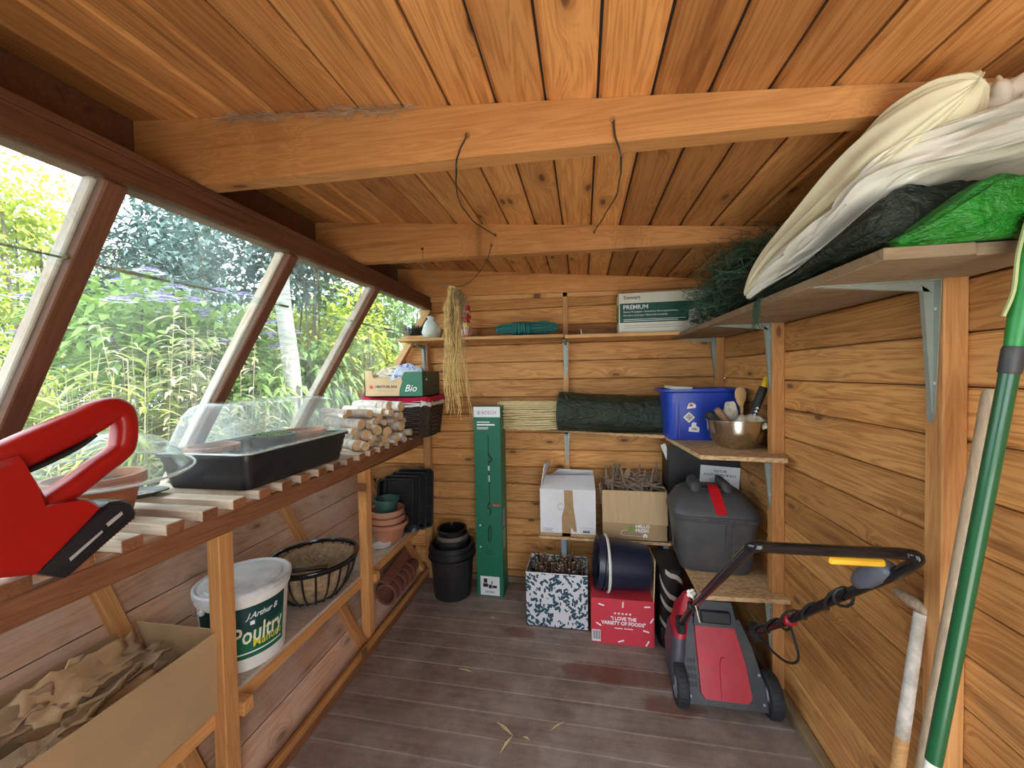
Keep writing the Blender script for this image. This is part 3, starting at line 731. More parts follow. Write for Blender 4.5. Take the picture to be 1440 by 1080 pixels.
# ------------------------------------------------------------------ wicker hamper, fruit crate and its cloths
bc = Vector((-1.140, 2.325, BT))
bw, bl, bh = 0.44, 0.30, 0.225
hb = thing('wicker_basket', 'dark wicker basket lined with red and white cloth at the bench end', 'basket', bc)
nst = 44; ring = rrect(bw, bl, 0.05, 8)
def ring_at(f, sc):                                        # point on the basket outline
    i = f * len(ring); a = int(i) % len(ring); q = i - int(i); p = ring[a].lerp(ring[(a + 1) % len(ring)], q); return Vector((p.x * sc, p.y * sc, 0))
for k in range(nst):
    f = k / nst; MB().tube([ring_at(f, 0.88 + 0.12 * q) + Vector((0, 0, bh * q)) for q in (0.02, 0.5, 0.97)], 0.0045, 5).build('stake', 'wicker', hb)
for r_ in range(17):
    z_ = bh * (r_ + 0.5) / 17; sc = 0.88 + 0.12 * z_ / bh; pts = []
    for k in range(nst * 2):
        f = k / (nst * 2); p = ring_at(f, sc); nrm = Vector((p.x, p.y, 0)).normalized(); pts.append(p + nrm * (0.0045 * (1 if (k // 2 + r_) % 2 else -1)) + Vector((0, 0, z_)))
    MB().tube(pts, 0.0062, 4, closed=True).build('weaver', 'wicker', hb)
MB().loft([rrect(bw * 0.86, bl * 0.84, 0.05, 8, 0.012), rrect(bw * 0.95, bl * 0.94, 0.05, 8, bh * 0.96)], caps=False).build('lining', 'cloth_white', hb)
MB().loft([rrect(bw * 0.88, bl * 0.88, 0.05, 8, 0.002), rrect(bw * 0.88, bl * 0.88, 0.05, 8, 0.012)]).build('base', 'wicker', hb)
for nm, mt, z0, z1, ex in (('cloth_hem', 'cloth_white', bh - 0.030, bh + 0.004, 1.03), ('cloth_cover', 'cloth_red', bh - 0.004, bh + 0.026, 1.045)):
    rg = []
    for q in range(4):
        z_ = z0 + (z1 - z0) * q / 3; rg.append([Vector((p.x * ex * (1 + 0.012 * math.sin(i * 1.9 + q)), p.y * ex * (1 + 0.016 * math.sin(i * 1.3 + q)), z_ + 0.006 * math.sin(i * 0.9))) for i, p in enumerate(ring)])
    if nm == 'cloth_cover': rg.append([Vector((p.x * 0.9, p.y * 0.9, z1 + 0.002)) for p in ring])
    MB().loft(rg, caps=(nm == 'cloth_cover')).build(nm, mt, hb, smooth=True, auto=70)
fc = Vector((-1.118, 2.265, BT + bh + 0.0305))
fw, fd, fh = 0.375, 0.27, 0.150
fb = thing('fruit_crate', 'cardboard fruit crate with green printed corner standing on the wicker basket', 'crate', fc)
T = 0.006
MB().box((0, 0, T / 2), (fw, fd, T)).build('base', 'cardboard_pale', fb)
fp = [(-fw / 2, 0), (fw / 2, 0), (fw / 2, fh), (fw / 2 - 0.115, fh), (fw / 2 - 0.135, fh - 0.035), (-fw / 2 + 0.060, fh - 0.035), (-fw / 2 + 0.050, fh + 0.010), (-fw / 2, fh + 0.010)]
MB().prism(fp, (0, T, 0), o=(0, -fd / 2, 0)).build('front_panel', 'cardboard_pale', fb)
MB().prism(fp, (0, T, 0), o=(0, fd / 2 - T, 0)).build('rear_panel', 'cardboard_pale', fb)
for s in (-1, 1): MB().box((s * (fw / 2 - T / 2), 0, fh / 2), (T, fd, fh)).build('side_panel', 'label_dark' if s > 0 else 'cardboard_pale', fb)
plain('crate_green', (0.035, 0.165, 0.095), 0.6, var=0.06)
gp = [(fw / 2 - 0.115 - 0.035, 0.004), (fw / 2 - 0.001, 0.004), (fw / 2 - 0.001, fh - 0.002), (fw / 2 - 0.112, fh - 0.002), (fw / 2 - 0.132, fh - 0.037), (fw / 2 - 0.128, fh - 0.06), (fw / 2 - 0.145, 0.045)]
MB().prism(gp, (0, -0.001, 0), o=(0, -fd / 2, 0)).build('green_print', 'crate_green', fb)
lettering('Bio', 0.058, 'white_ink', fb, (fw / 2 - 0.115, -fd / 2 - 0.0015, 0.032), (1, 0, 0), (0, 0, 1), shear=0.35)
lettering('I FRUTTI DEL SOLE', 0.020, 'black_ink', fb, (-fw / 2 + 0.072, -fd / 2 - 0.0008, 0.055), (1, 0, 0), (0, 0, 1), bold=0.0004, squeeze=0.85)
m = MB()
for k in range(6):
    a = k * math.pi / 3; m.prism([(0, 0), (0.008, 0.004), (0.016, 0), (0.008, -0.004)], (0, -0.001, 0), o=(-fw / 2 + 0.046, -fd / 2, 0.06), u=(math.cos(a), 0, math.sin(a)), v=(-math.sin(a), 0, math.cos(a)))
m.build('flower_emblem', 'red_ink', fb)
MB().box((-0.045, -fd / 2 - 0.0005, 0.038), (0.115, 0.001, 0.0035)).build('small_print', 'grey_ink', fb)
def crumple(name, label, cat, mat, c, w, l, h, seed, drape=0.0, fr=9.0, rz=0.0, nu=22, nv=16, group=None, thick=0.004, sub=1, fold=0.022):
    """Loosely crumpled cloth lying on something: a sheet with folds, higher in the middle, edges hanging by drape."""
    sv = Vector((seed * 3.7, seed * 1.3, seed * 7.1))
    def fn(u, v):
        x = (u - 0.5) * w; y_ = (v - 0.5) * l; e = max(abs(u - 0.5), abs(v - 0.5)) * 2
        p = Vector((x, y_, 0)); z_ = h * (1 - e ** 2.2) + fold * mn.noise(p * fr + sv) + fold * 0.5 * mn.noise(p * fr * 2.3 + sv) - drape * max(0, e - 0.6) / 0.4
        return (x + 0.02 * mn.noise(p * fr * 0.8 + sv * 2), y_ + 0.02 * mn.noise(p * fr * 0.8 - sv), z_)
    o = sheet(name, mat, nu, nv, fn, None, thick, sub); o.location = c; o.rotation_euler = (0, 0, rz)
    return tag(o, label, cat, group)
crumple('garden_cloth', 'brown patterned cloth bundled in the fruit crate', 'cloth', 'cloth_brown', fc + Vector((-0.03, 0.01, 0.125)), 0.31, 0.20, 0.055, 3, 0.03)
crumple('garden_cloth', 'blue and white patterned cloth spilling over the fruit crate', 'cloth', 'cloth_blue', fc + Vector((0.075, -0.035, 0.145)), 0.22, 0.17, 0.040, 5, 0.050, rz=0.3)
for k in range(6):
    a = fc + Vector((-0.10 + 0.03 * k, -0.095 + jitter(0.01), 0.095 + jitter(0.008)))
    o = MB().tube([a, a + Vector((0.05, 0.10, 0.018))], 0.010, 8).build('kindling_stick', ['birch_bark', 'wicker', 'log_end'][k % 3], smooth=True); tag(o, 'short stick of kindling in the fruit crate', 'stick', 'kindling in the fruit crate')

# ------------------------------------------------------------------ lower shelf: cardboard box of scraps
cbx = thing('cardboard_box', 'large open brown cardboard box of torn card on the low shelf', 'box', (-1.225, 0.66, ST))
y0, y1 = -0.31, 0.315
def wallq(name, a, b, c, d_, mat='cardboard', th=0.004):
    P = [Vector(p) for p in (a, b, c, d_)]; nrm = (P[1] - P[0]).cross(P[3] - P[0]).normalized() * th
    return MB().add(P + [p + nrm for p in P], [(3, 2, 1, 0), (4, 5, 6, 7), (0, 1, 5, 4), (1, 2, 6, 5), (2, 3, 7, 6), (3, 0, 4, 7)]).build(name, mat, cbx)
xa, xb, ta, tb, zh = -0.110, 0.105, -0.215, 0.112, 0.245
wallq('long_side', (xb, y0, 0), (xb, y1, 0), (tb, y1, zh), (tb, y0, zh))
wallq('long_side', (xa, y1, 0), (xa, y0, 0), (ta, y0, zh * 0.95), (ta, y1, zh * 0.95))
wallq('end_side', (xb, y1, 0), (xa, y1, 0), (ta, y1 + 0.01, zh * 0.95), (tb, y1, zh))
wallq('end_side', (xa, y0, 0), (xb, y0, 0), (tb, y0, zh), (ta, y0, zh * 0.95))
MB().box(((xa + xb) / 2, 0, 0.003), (xb - xa, y1 - y0, 0.004)).build('base', 'cardboard_dull', cbx)
random.seed(21)
for k in range(28):
    yy = 0.66 + random.uniform(-0.22, 0.20); xx = -1.245 + jitter(0.045); zz = ST + 0.10 + 0.105 * (k / 28)
    w, l = random.uniform(0.06, 0.105), random.uniform(0.12, 0.24); sv = Vector((k * 2.1, k, 0))
    def fn(u, v, w=w, l=l, sv=sv):
        e = 0.016 * mn.noise(Vector((u * 5, v * 5, 0)) + sv)
        return ((u - 0.5) * w * (1 + 0.6 * mn.noise(Vector((v * 6, 0, 1)) + sv)), (v - 0.5) * l * (1 + 0.4 * mn.noise(Vector((u * 6, 2, 0)) + sv)), e + 0.08 * (u - 0.5) ** 2)
    o = sheet('cardboard_scrap', ['cardboard_pale', 'cardboard', 'cardboard_dull', 'cardboard_ridged', 'cardboard_dull'][k % 5], 8, 10, fn, None, 0.003, 0)
    if k < 20: o.location = (xx, yy, zz); o.rotation_euler = (R(jitter(16)), R(jitter(24) - 6), R(jitter(28)))
    else: o.location = (-1.335 + jitter(0.012), 0.42 + 0.062 * (k - 20), ST + 0.215); o.rotation_euler = (R(jitter(10)), R(46 + jitter(12)), R(jitter(12)))
    tag(o, 'torn piece of cardboard in the large brown box', 'cardboard', 'torn cardboard in the large box')
# tub of poultry manure
tc = Vector((-1.245, 1.200, ST))
tub = thing('plastic_tub', 'white plastic tub with dark green label and grubby lid on the low shelf', 'tub', tc)
r0, r1, th_ = 0.124, 0.143, 0.275
rz_ = lambda z: r0 + (r1 - r0) * z / th_
MB().lathe([(0, 0), (r0 - 0.006, 0), (r0, 0.006), (rz_(0.24), 0.24), (r1 + 0.004, 0.243), (r1 + 0.004, th_), (0, th_)], 48).build('body', 'white_plastic', tub, smooth=True, auto=30)
MB().lathe([(r1 + 0.004, th_ - 0.012), (r1 + 0.010, th_ - 0.010), (r1 + 0.010, th_ + 0.006), (r1 + 0.003, th_ + 0.010), (r1 - 0.006, th_ + 0.003), (r1 - 0.020, th_ + 0.003), (r1 - 0.024, th_ + 0.007), (0, th_ + 0.008)], 48).build('lid', 'lid_white', tub, smooth=True, auto=30)
A0 = R(-40)                                               # the label's centre faces the room
def band(name, mat, a0, a1, z0, z1, off=0.0005, n=24, zf=None):
    m = MB()
    def fn(u, v):
        a = a0 + (a1 - a0) * u; zb = z0 if zf is None else z0 + zf(u); z_ = zb + (z1 - zb) * v; r_ = rz_(z_) + off
        return (r_ * math.cos(a), r_ * math.sin(a), z_)
    return m.grid(n, 4, fn).build(name, mat, tub, smooth=True, auto=180)
band('label', 'label_green', A0 - 1.25, A0 + 0.95, 0.050, 0.232)
band('label_band', 'label_dark', A0 - 1.25, A0 + 0.95, 0.165, 0.232, 0.0010, zf=lambda u: -0.025 * math.sin(u * 3.1))
band('label_stripe', 'white_ink', A0 - 0.75, A0 + 0.85, 0.066, 0.071, 0.0012)
for txt, size, mt, a, zz, sh, sq in (('Poultry', 0.088, 'cream_ink', A0 - 0.40, 0.104, 0.18, 0.64), ('Manure', 0.042, 'yellow_ink', A0 + 0.06, 0.085, 0.0, 0.8), ('J.Arthur B', 0.028, 'white_ink', A0 - 0.05, 0.190, 0.45, 0.85)):
    o = lettering(txt, size, mt, tub, (0, 0, 0), (1, 0, 0), (0, 1, 0), squeeze=sq, shear=sh, bold=0.0012 if size > 0.05 else 0.0004, depth=0.0)
    wrap(o, lambda z: rz_(z) + 0.0012, a, zz)
band('label_patch', 'white_ink', A0 + 0.02, A0 + 0.12, 0.166, 0.180, 0.0014, 4)
a0 = A0 - 1.0; a1 = A0 - math.pi - 1.0
hpts = []
for k in range(15):
    f = k / 14; a = a0 + (a1 - a0) * f; drop = math.sin(f * math.pi)
    hpts.append(((r1 + 0.008) * math.cos(a), (r1 + 0.008) * math.sin(a), 0.232 - 0.06 * drop))
MB().tube(hpts, 0.0022, 6).build('wire_handle', 'metal_wire', tub, smooth=True)
for a in (a0, a1): MB().box(((r1 + 0.006) * math.cos(a), (r1 + 0.006) * math.sin(a), 0.236), (0.014, 0.014, 0.02), ch=0.003).build('handle_lug', 'white_plastic', tub)

# hanging basket with coir liner
hc = Vector((-1.245, 1.565, ST))
hb2 = thing('hanging_basket', 'black wire hanging basket with coir liner and dead plants on the low shelf', 'basket', hc)
rb, hh = 0.190, 0.185
MB().tube([(rb * math.cos(a), rb * math.sin(a), hh) for a in [2 * math.pi * k / 40 for k in range(40)]], 0.010, 8, closed=True).build('rim', 'black_gloss', hb2, smooth=True)
MB().lathe([(rb - 0.002, hh - 0.012), (rb + 0.008, hh - 0.010), (rb + 0.012, hh + 0.004), (rb - 0.006, hh + 0.006)], 40).build('rim_band', 'black_gloss', hb2, smooth=True)
prof = [(0.07, 0.004), (0.115, 0.02), (0.150, 0.065), (0.175, 0.12), (rb, hh)]
for k in range(22):
    a = 2 * math.pi * k / 22; MB().tube([(r_ * math.cos(a), r_ * math.sin(a), z_) for r_, z_ in prof], 0.0045, 5).build('wire_rib', 'black_plastic', hb2)
MB().tube([(0.075 * math.cos(a), 0.075 * math.sin(a), 0.006) for a in [2 * math.pi * k / 24 for k in range(24)]], 0.005, 6, closed=True).build('base_ring', 'black_plastic', hb2)
MB().lathe([(0, 0.012), (0.07, 0.010), (0.110, 0.026), (0.145, 0.068), (0.168, 0.120), (0.180, 0.168), (0.165, 0.160), (0.13, 0.110), (0, 0.095)], 36).build('coir_liner', 'coir', hb2, smooth=True, auto=60)
m = MB(); random.seed(4)
for k in range(260):
    a, q = random.uniform(0, 6.28), 0.15 * math.sqrt(random.random()); x0, y0_ = q * math.cos(a), q * math.sin(a); L = random.uniform(0.03, 0.09)
    dx, dy, dz = jitter(0.6), jitter(0.6), random.uniform(0.1, 0.7)
    m.tube([(x0, y0_, 0.10 + 0.01 * random.random()), (x0 + dx * L * .5, y0_ + dy * L * .5, 0.105 + dz * L * .8), (x0 + dx * L, y0_ + dy * L, 0.105 + dz * L)], 0.0011, 3, caps=False)
m.build('dead_stems', 'coir', hb2)['kind'] = 'stuff'
hk = spread([(0.15, -0.10, hh + 0.012), (0.02, -0.19, hh + 0.028), (-0.10, -0.235, hh + 0.035), (-0.135, -0.24, hh + 0.030), (-0.14, -0.215, hh + 0.018), (-0.115, -0.21, hh + 0.015)], 4)
MB().tube(hk, 0.009, 8).build('hanger_arm', 'black_gloss', hb2, smooth=True)

# ------------------------------------------------------------------ lower shelf, far end: pots, seed trays, saucer
pp = Vector((-1.205, 2.195, ST))
def pot_thing(name, label, mat, loc, r0, r1, h, liph=0.02, group=None, rot=None, cat='pot', lip=0.005):
    t = thing(name, label, cat, loc, group=group, rot=rot); tubpot('body', mat, r0, r1, h - 0.0, t, liph=liph, lip=lip)
    MB().tube([((r1 + lip) * math.cos(a), (r1 + lip) * math.sin(a), h) for a in [2 * math.pi * k / 28 for k in range(28)]], 0.003, 5, closed=True).build('rim', mat, t, smooth=True)
    return t
pot_thing('terracotta_bowl', 'wide terracotta bowl at the bottom of the pot stack on the low shelf', 'terracotta', pp, 0.075, 0.112, 0.115, 0.02)
pot_thing('terracotta_pot', 'terracotta pot nested in the wide bowl of the stack', 'terracotta', pp + Vector((-0.008, 0, 0.052)), 0.070, 0.101, 0.100, 0.03)
pot_thing('terracotta_pot', 'topmost terracotta pot of the stack, holding the green pot', 'terracotta', pp + Vector((-0.010, 0, 0.098)), 0.070, 0.099, 0.095, 0.03)
pot_thing('plastic_pot', 'dark green plastic pot on top of the terracotta stack', 'pot_green', pp + Vector((-0.010, 0, 0.150)), 0.052, 0.071, 0.105, 0.014)
for k in range(4):
    zt = 0.335 + 0.014 * k; w = 0.24
    t = thing('seed_tray', ['black seed tray standing nearest the pot stack', 'second black seed tray leaning behind the pots', 'third black seed tray of the leaning row', 'black seed tray leaning hindmost against the planks'][k], 'tray', (-1.215 + 0.032 * k, 2.320 + 0.034 * k, ST + 0.004), rot=(R(90 - 7), 0, R(4)))
    rg = [rrect(w - 0.03, zt - 0.03, 0.02, 3, 0.0, (0, zt / 2)), rrect(w - 0.012, zt - 0.012, 0.022, 3, 0.045, (0, zt / 2)), rrect(w, zt, 0.024, 3, 0.046, (0, zt / 2)), rrect(w, zt, 0.024, 3, 0.051, (0, zt / 2)), rrect(w - 0.020, zt - 0.020, 0.02, 3, 0.049, (0, zt / 2)), rrect(w - 0.036, zt - 0.036, 0.02, 3, 0.004, (0, zt / 2))]
    MB().loft(rg).build('tray', 'black_plastic', t, smooth=True, auto=35)
    MB().tube(rrect(w, zt, 0.024, 3, 0.049, (0, zt / 2)), 0.004, 6, closed=True).build('rim', 'rim_black', t, smooth=True)
    m = MB().box((0, zt * 0.33, 0.006), (w - 0.05, 0.006, 0.006)); m.build('base_rib', 'black_plastic', t); MB().box((0, zt * 0.66, 0.006), (w - 0.05, 0.006, 0.006)).build('base_rib', 'black_plastic', t)
sp_ = hit(537, 769, 2, ST)
o = MB().lathe([(0, 0.002), (0.035, 0.0), (0.050, 0.010), (0.054, 0.016), (0.050, 0.016), (0.034, 0.005), (0, 0.005)], 12).build('saucer', 'white_plastic', smooth=True, auto=60, loc=(sp_.x, sp_.y, ST)); tag(o, 'small white scalloped saucer beside the terracotta bowl', 'saucer')
sp_ = hit(597, 741, 2, ST); plain('slate_blue', (0.20, 0.25, 0.30), 0.6)
o = MB().box((0, 0, 0.014), (0.045, 0.06, 0.028), ch=0.003).build('sharpening_block', 'slate_blue', loc=(-1.108, 2.335, ST), rot=(0, 0, 0.2)); tag(o, 'small grey-blue block on the shelf end by the seed trays', 'block')
# nested clay pots lying under the shelf
for k in range(5):
    yy = 1.985 + 0.062 * k
    pot_thing('terracotta_pot', ['outermost pot of the nested row lying under the low shelf', 'second pot of the nested row lying under the shelf', 'third pot of the nested row lying under the shelf', 'fourth pot of the nested row lying under the shelf', 'innermost pot of the nested row lying under the shelf'][k], 'terracotta_dark', (-1.112, yy + 0.10, 0.165), 0.038, 0.054, 0.11, 0.022, rot=(R(90), 0, 0))
o = MB().box((0, 0, 0), (0.06, 0.28, 0.02), ch=0.003).build('garden_stake', 'terracotta_dark', loc=(-1.125, 2.12, 0.245), rot=(R(8), R(20), R(2))); tag(o, 'reddish length of wood laid on the nested clay pots', 'wood')
# black buckets on the floor
bk_ = Vector((-0.845, 2.335, 0))
def bucket(name, label, mat, loc, r0, r1, h, rot=None):
    t = thing(name, label, 'bucket', loc, rot=rot); tubpot('body', mat, r0, r1, h, t, liph=0.030, lip=0.008, n=36)
    MB().lathe([(r1 + 0.010, h - 0.052), (r1 + 0.012, h - 0.050), (r1 + 0.012, h - 0.045), (r1 + 0.002, h - 0.043)], 36).build('collar', mat, t, smooth=True); return t
bucket('bucket', 'black plastic bucket on the floor beside the tall green carton', 'black_plastic', bk_, 0.118, 0.140, 0.30)
bucket('bucket', 'second black bucket nested in the one beside the green carton', 'black_plastic', bk_ + Vector((0, 0, 0.045)), 0.112, 0.131, 0.285)
pot_thing('plastic_pot', 'black pot stacked inside the black buckets', 'black_plastic', bk_ + Vector((0.005, -0.005, 0.235)), 0.080, 0.100, 0.13)
plain('pot_taupe', (0.13, 0.11, 0.095), 0.6)
pot_thing('plastic_pot', 'grey-brown pot nested in the stack inside the black buckets', 'pot_taupe', bk_ + Vector((0.008, -0.008, 0.275)), 0.074, 0.092, 0.115, 0.035)
pot_thing('plastic_pot', 'topmost black pot of the stack in the black buckets', 'black_gloss', bk_ + Vector((0.004, -0.004, 0.315)), 0.072, 0.089, 0.105, 0.03)

# ------------------------------------------------------------------ tall green carton
plain('mauve_ink', (0.50, 0.30, 0.38), 0.5, var=0.03)
plain('carton_green', (0.012, 0.150, 0.085), 0.42, var=0.05); plain('carton_white', (0.78, 0.80, 0.80), 0.45, var=0.03); plain('carton_dark', (0.010, 0.090, 0.055), 0.45, var=0.05)
bw_, bd_, bh_ = 0.172, 0.135, 1.200
ct = thing('tool_carton', 'tall slim green tool carton with white top band standing on the floor', 'carton', (-0.592, 2.385, 0), rz=R(-1))
MB().box((0, 0, bh_ / 2), (bw_, bd_, bh_), ch=0.002).build('carton', 'carton_green', ct)
fy = -bd_ / 2 - 0.0006
def face(name, mat, x0, x1, z0, z1, parent=ct, yy=fy, th=0.0008): return MB().box(((x0 + x1) / 2, yy, (z0 + z1) / 2), (x1 - x0, th, z1 - z0)).build(name, mat, parent)
face('top_band', 'carton_white', -bw_ / 2 + 0.001, bw_ / 2 - 0.001, bh_ - 0.066, bh_ - 0.001)
lettering('BOSCH', 0.030, 'mauve_ink', ct, (-0.032, fy - 0.0008, bh_ - 0.048), (1, 0, 0), (0, 0, 1), bold=0.0006, squeeze=0.95)
MB().tube([(-0.052 + 0.011 * math.cos(a), fy - 0.0008, bh_ - 0.038 + 0.011 * math.sin(a)) for a in [2 * math.pi * k / 20 for k in range(20)]], 0.0014, 4, closed=True).build('round_emblem', 'slate_blue', ct)
MB().box((-0.052, fy - 0.0008, bh_ - 0.038), (0.005, 0.001, 0.013)).build('round_emblem_bar', 'slate_blue', ct)
face('small_print', 'white_ink', -0.065, 0.018, bh_ - 0.100, bh_ - 0.094); face('small_print', 'white_ink', -0.065, 0.050, bh_ - 0.118, bh_ - 0.109); face('small_print', 'white_ink', -0.065, 0.010, bh_ - 0.132, bh_ - 0.128); face('small_print', 'white_ink', -0.065, 0.005, bh_ - 0.141, bh_ - 0.137)
tl_ = MB()
tl_.tube([(0.005, fy, bh_ - 0.18), (0.006, fy, bh_ - 0.32), (0.008, fy, bh_ - 0.62)], 0.0022, 5).build('printed_pole', 'black_ink', ct)
face('printed_shaft', 'white_ink', 0.002, 0.012, bh_ - 0.40, bh_ - 0.37, yy=fy - 0.001); face('printed_shaft', 'white_ink', 0.003, 0.012, bh_ - 0.47, bh_ - 0.43, yy=fy - 0.001)
MB().tube(spread([(0.004, fy, bh_ - 0.29), (0.014, fy, bh_ - 0.31), (0.026, fy, bh_ - 0.325), (0.018, fy, bh_ - 0.34), (0.004, fy, bh_ - 0.35)], 3), 0.004, 5).build('printed_handle', 'black_ink', ct)
MB().tube(spread([(0.006, fy, bh_ - 0.60), (-0.004, fy, bh_ - 0.63), (0.014, fy, bh_ - 0.65), (0.004, fy, bh_ - 0.68)], 3), 0.004, 5).build('printed_head', 'black_ink', ct)
face('red_flag', 'red_ink', 0.028, 0.070, bh_ - 0.622, bh_ - 0.610)
for zz in (0.452, 0.315): MB().prism([(-0.007, 0), (0, -0.007), (0.007, 0), (0, 0.007)], (0, -0.001, 0), o=(-0.056, fy, zz)).build('white_diamond', 'white_ink', ct)
MB().tube(spread([(0.0, fy, 0.35), (-0.004, fy, 0.39), (0.0, fy, 0.44), (0.012, fy, 0.45), (0.014, fy, 0.40), (0.010, fy, 0.36)], 3), 0.0035, 5).build('printed_accessory', 'black_ink', ct)
MB().tube(spread([(-0.016, fy, 0.285), (0.0, fy, 0.27), (0.018, fy, 0.28), (0.002, fy, 0.295), (-0.014, fy, 0.288)], 3), 0.003, 5).build('printed_accessory', 'carton_dark', ct)
face('white_panel', 'carton_white', -0.062, 0.062, 0.010, 0.130)
for (x0, x1, z0, z1) in ((-0.040, -0.018, 0.088, 0.115), (-0.045, -0.012, 0.062, 0.084), (-0.008, 0.012, 0.055, 0.078), (0.015, 0.044, 0.058, 0.074), (0.010, 0.016, 0.082, 0.100)):
    face('printed_icon', 'black_ink', x0, x1, z0, z1, yy=fy - 0.001)
lettering('UR-0461', 0.018, 'black_ink', ct, (-0.032, fy - 0.001, 0.026), (1, 0, 0), (0, 0, 1))
for z0, z1 in ((0.30, 0.42), (0.44, 0.55)):
    MB().box((bw_ / 2 + 0.0005, -0.02, (z0 + z1) / 2), (0.001, 0.06, z1 - z0)).build('side_picture', 'grey_ink', ct)

# ------------------------------------------------------------------ shelves and brackets
plain('bracket_steel', (0.29, 0.32, 0.28), 0.4, metal=0.3, var=0.08); plain('steel_white', (0.62, 0.64, 0.64), 0.4, metal=0.2)
def bracket(label, corner, out, down, L=0.22, D=0.22, group=None, w=0.022):
    """Pressed steel shelf bracket: two tapering arms with raised ribs and a rounded knee."""
    c = Vector(corner); u = Vector(out); d_ = Vector(down); s = u.cross(d_)
    t = thing('shelf_bracket', label, 'bracket', c, group=group)
    def arm(name, a, b, LL):
        pr = [(0, -w * 0.9), (LL * 0.93, -w * 0.42), (LL, -w * 0.2), (LL, w * 0.2), (LL * 0.93, w * 0.42), (0, w * 0.9)]
        o = MB().prism(pr, b * 0.0025, o=(0, 0, 0), u=a, v=s).build(name, 'bracket_steel', t)
        MB().prism([(0.004, 0.0), (0.004, 0.026), (0.03, 0.022), (LL * 0.92, 0.004), (LL * 0.92, 0.0)], s * 0.011, o=-s * 0.0055, u=a, v=b).build('rib', 'bracket_steel', t)
        for q in (0.2, 0.72): MB().lathe([(0, 0.001), (0.004, 0.0)], 8, c=a * (LL * q) + b * 0.003 + s * w * 0.4, rot=Matrix((s, a, b)).transposed()).build('screw', 'steel_white', t)
    arm('shelf_arm', u, d_, L); arm('wall_arm', d_, u, D)
    MB().prism([(0, 0), (0.035, 0), (0.026, 0.010), (0.013, 0.020), (0.0, 0.036)], s * 0.013, o=-s * 0.0065, u=u, v=d_).build('knee', 'bracket_steel', t)
    return t
US = 1.625                                                # upper back shelf top
o = beam('shelf_plank', 'timber_pale', (-1.175, 2.405, US + 0.006), (-0.112, 2.405, US - 0.004), 0.215, 0.020); tag(o, 'pine shelf plank carrying the teal rope and spray bottles', 'shelf')
o = beam('shelf_plank', 'timber_pale', (-0.105, 2.405, US - 0.010), (0.555, 2.405, US - 0.012), 0.215, 0.020); tag(o, 'pine shelf plank carrying the white and green propagator carton', 'shelf')
UB = US - 0.022
bracket('steel bracket under the pine shelf by the window corner', (-1.06, YB - 0.05, UB), (0, -1, 0), (0, 0, -1), 0.15, 0.20)
bracket('steel bracket on the batten under the teal rope', (-0.108, YB - 0.027, UB - 0.004), (0, -1, 0), (0, 0, -1), 0.18, 0.235)
# high shelf on the right wall
HS = 1.592
hs = thing('high_shelf', 'deep weathered board shelf on the boarded wall under the garden fleece', 'shelf', (0.68, 1.6, HS))
for k, (x0, x1) in enumerate(((0.532, 0.672), (0.675, XR - 0.001))):
    o = MB().box(((x0 + x1) / 2, (0.805 + 2.49) / 2, HS + 0.011), (x1 - x0 - 0.002, 2.49 - 0.805 - 0.012 * k, 0.022), ch=0.002).build('shelf_board', 'weathered'); under(o, hs)
PX = XR - 0.047
bracket('large steel bracket on the post beside the green pole', (PX - 0.001, 1.030, HS), (-1, 0, 0), (0, 0, -1), 0.240, 0.320, w=0.026)
bracket('steel bracket on the post above the mixing bowl', (PX - 0.001, 1.800, HS), (-1, 0, 0), (0, 0, -1), 0.22, 0.28)
bracket('steel bracket under the high shelf in the far corner', (PX - 0.001, 2.490, HS), (-1, 0, 0), (0, 0, -1), 0.20, 0.24)
# chipboard shelves
MS = 1.045
q = [hit(706, 599, 2, MS), hit(935, 612, 2, MS)]
poly = [(q[0].x, q[0].y), (q[1].x, q[1].y), (q[1].x + 0.02, YB - 0.03), (q[0].x, YB - 0.03)]
o = MB().prism(poly, (0, 0, -0.018), o=(0, 0, MS), u=(1, 0, 0), v=(0, 1, 0)).build('chipboard_shelf', 'chipboard'); tag(o, 'long narrow chipboard shelf carrying canes and a rolled tarpaulin', 'shelf')
bracket('steel bracket on the batten under the rolled tarpaulin', (-0.108, YB - 0.027, MS - 0.0195), (0, -1, 0), (0, 0, -1), 0.13, 0.20)
cs = [hit(935, 617, 2, MS), hit(985, 640, 2, MS), hit(1108, 645, 2, MS)]
poly = [(cs[0].x + 0.02, cs[0].y + 0.06), (cs[1].x, cs[1].y), (min(cs[2].x, XR - 0.001), cs[2].y), (XR - 0.001, 1.776), (PX - 0.001, 1.776), (PX - 0.001, 1.83), (XR - 0.001, 1.83), (XR - 0.001, 2.47), (q[1].x + 0.025, 2.47)]
o = MB().prism(poly, (0, 0, -0.018), o=(0, 0, MS + 0.0), u=(1, 0, 0), v=(0, 1, 0)).build('corner_shelf', 'chipboard'); tag(o, 'angled chipboard corner shelf under the blue crate and mixing bowl', 'shelf')
bracket('steel bracket on the post under the angled corner shelf', (PX - 0.001, 1.800, MS - 0.0195), (-1, 0, 0), (0, 0, -1), 0.16, 0.22)
LW = 0.450
o = MB().prism([(0.475, 1.715), (XR - 0.001, 1.735), (XR - 0.001, 1.776), (PX - 0.001, 1.776), (PX - 0.001, 1.83), (XR - 0.001, 1.83), (XR - 0.001, 2.42), (0.475, 2.42)], (0, 0, -0.018), o=(0, 0, LW), u=(1, 0, 0), v=(0, 1, 0)).build('low_shelf', 'chipboard'); tag(o, 'low chipboard shelf under the grey bin behind the lawnmower', 'shelf')
bracket('steel bracket on the post under the low chipboard shelf', (PX - 0.001, 1.800, LW - 0.0195), (-1, 0, 0), (0, 0, -1), 0.16, 0.24)

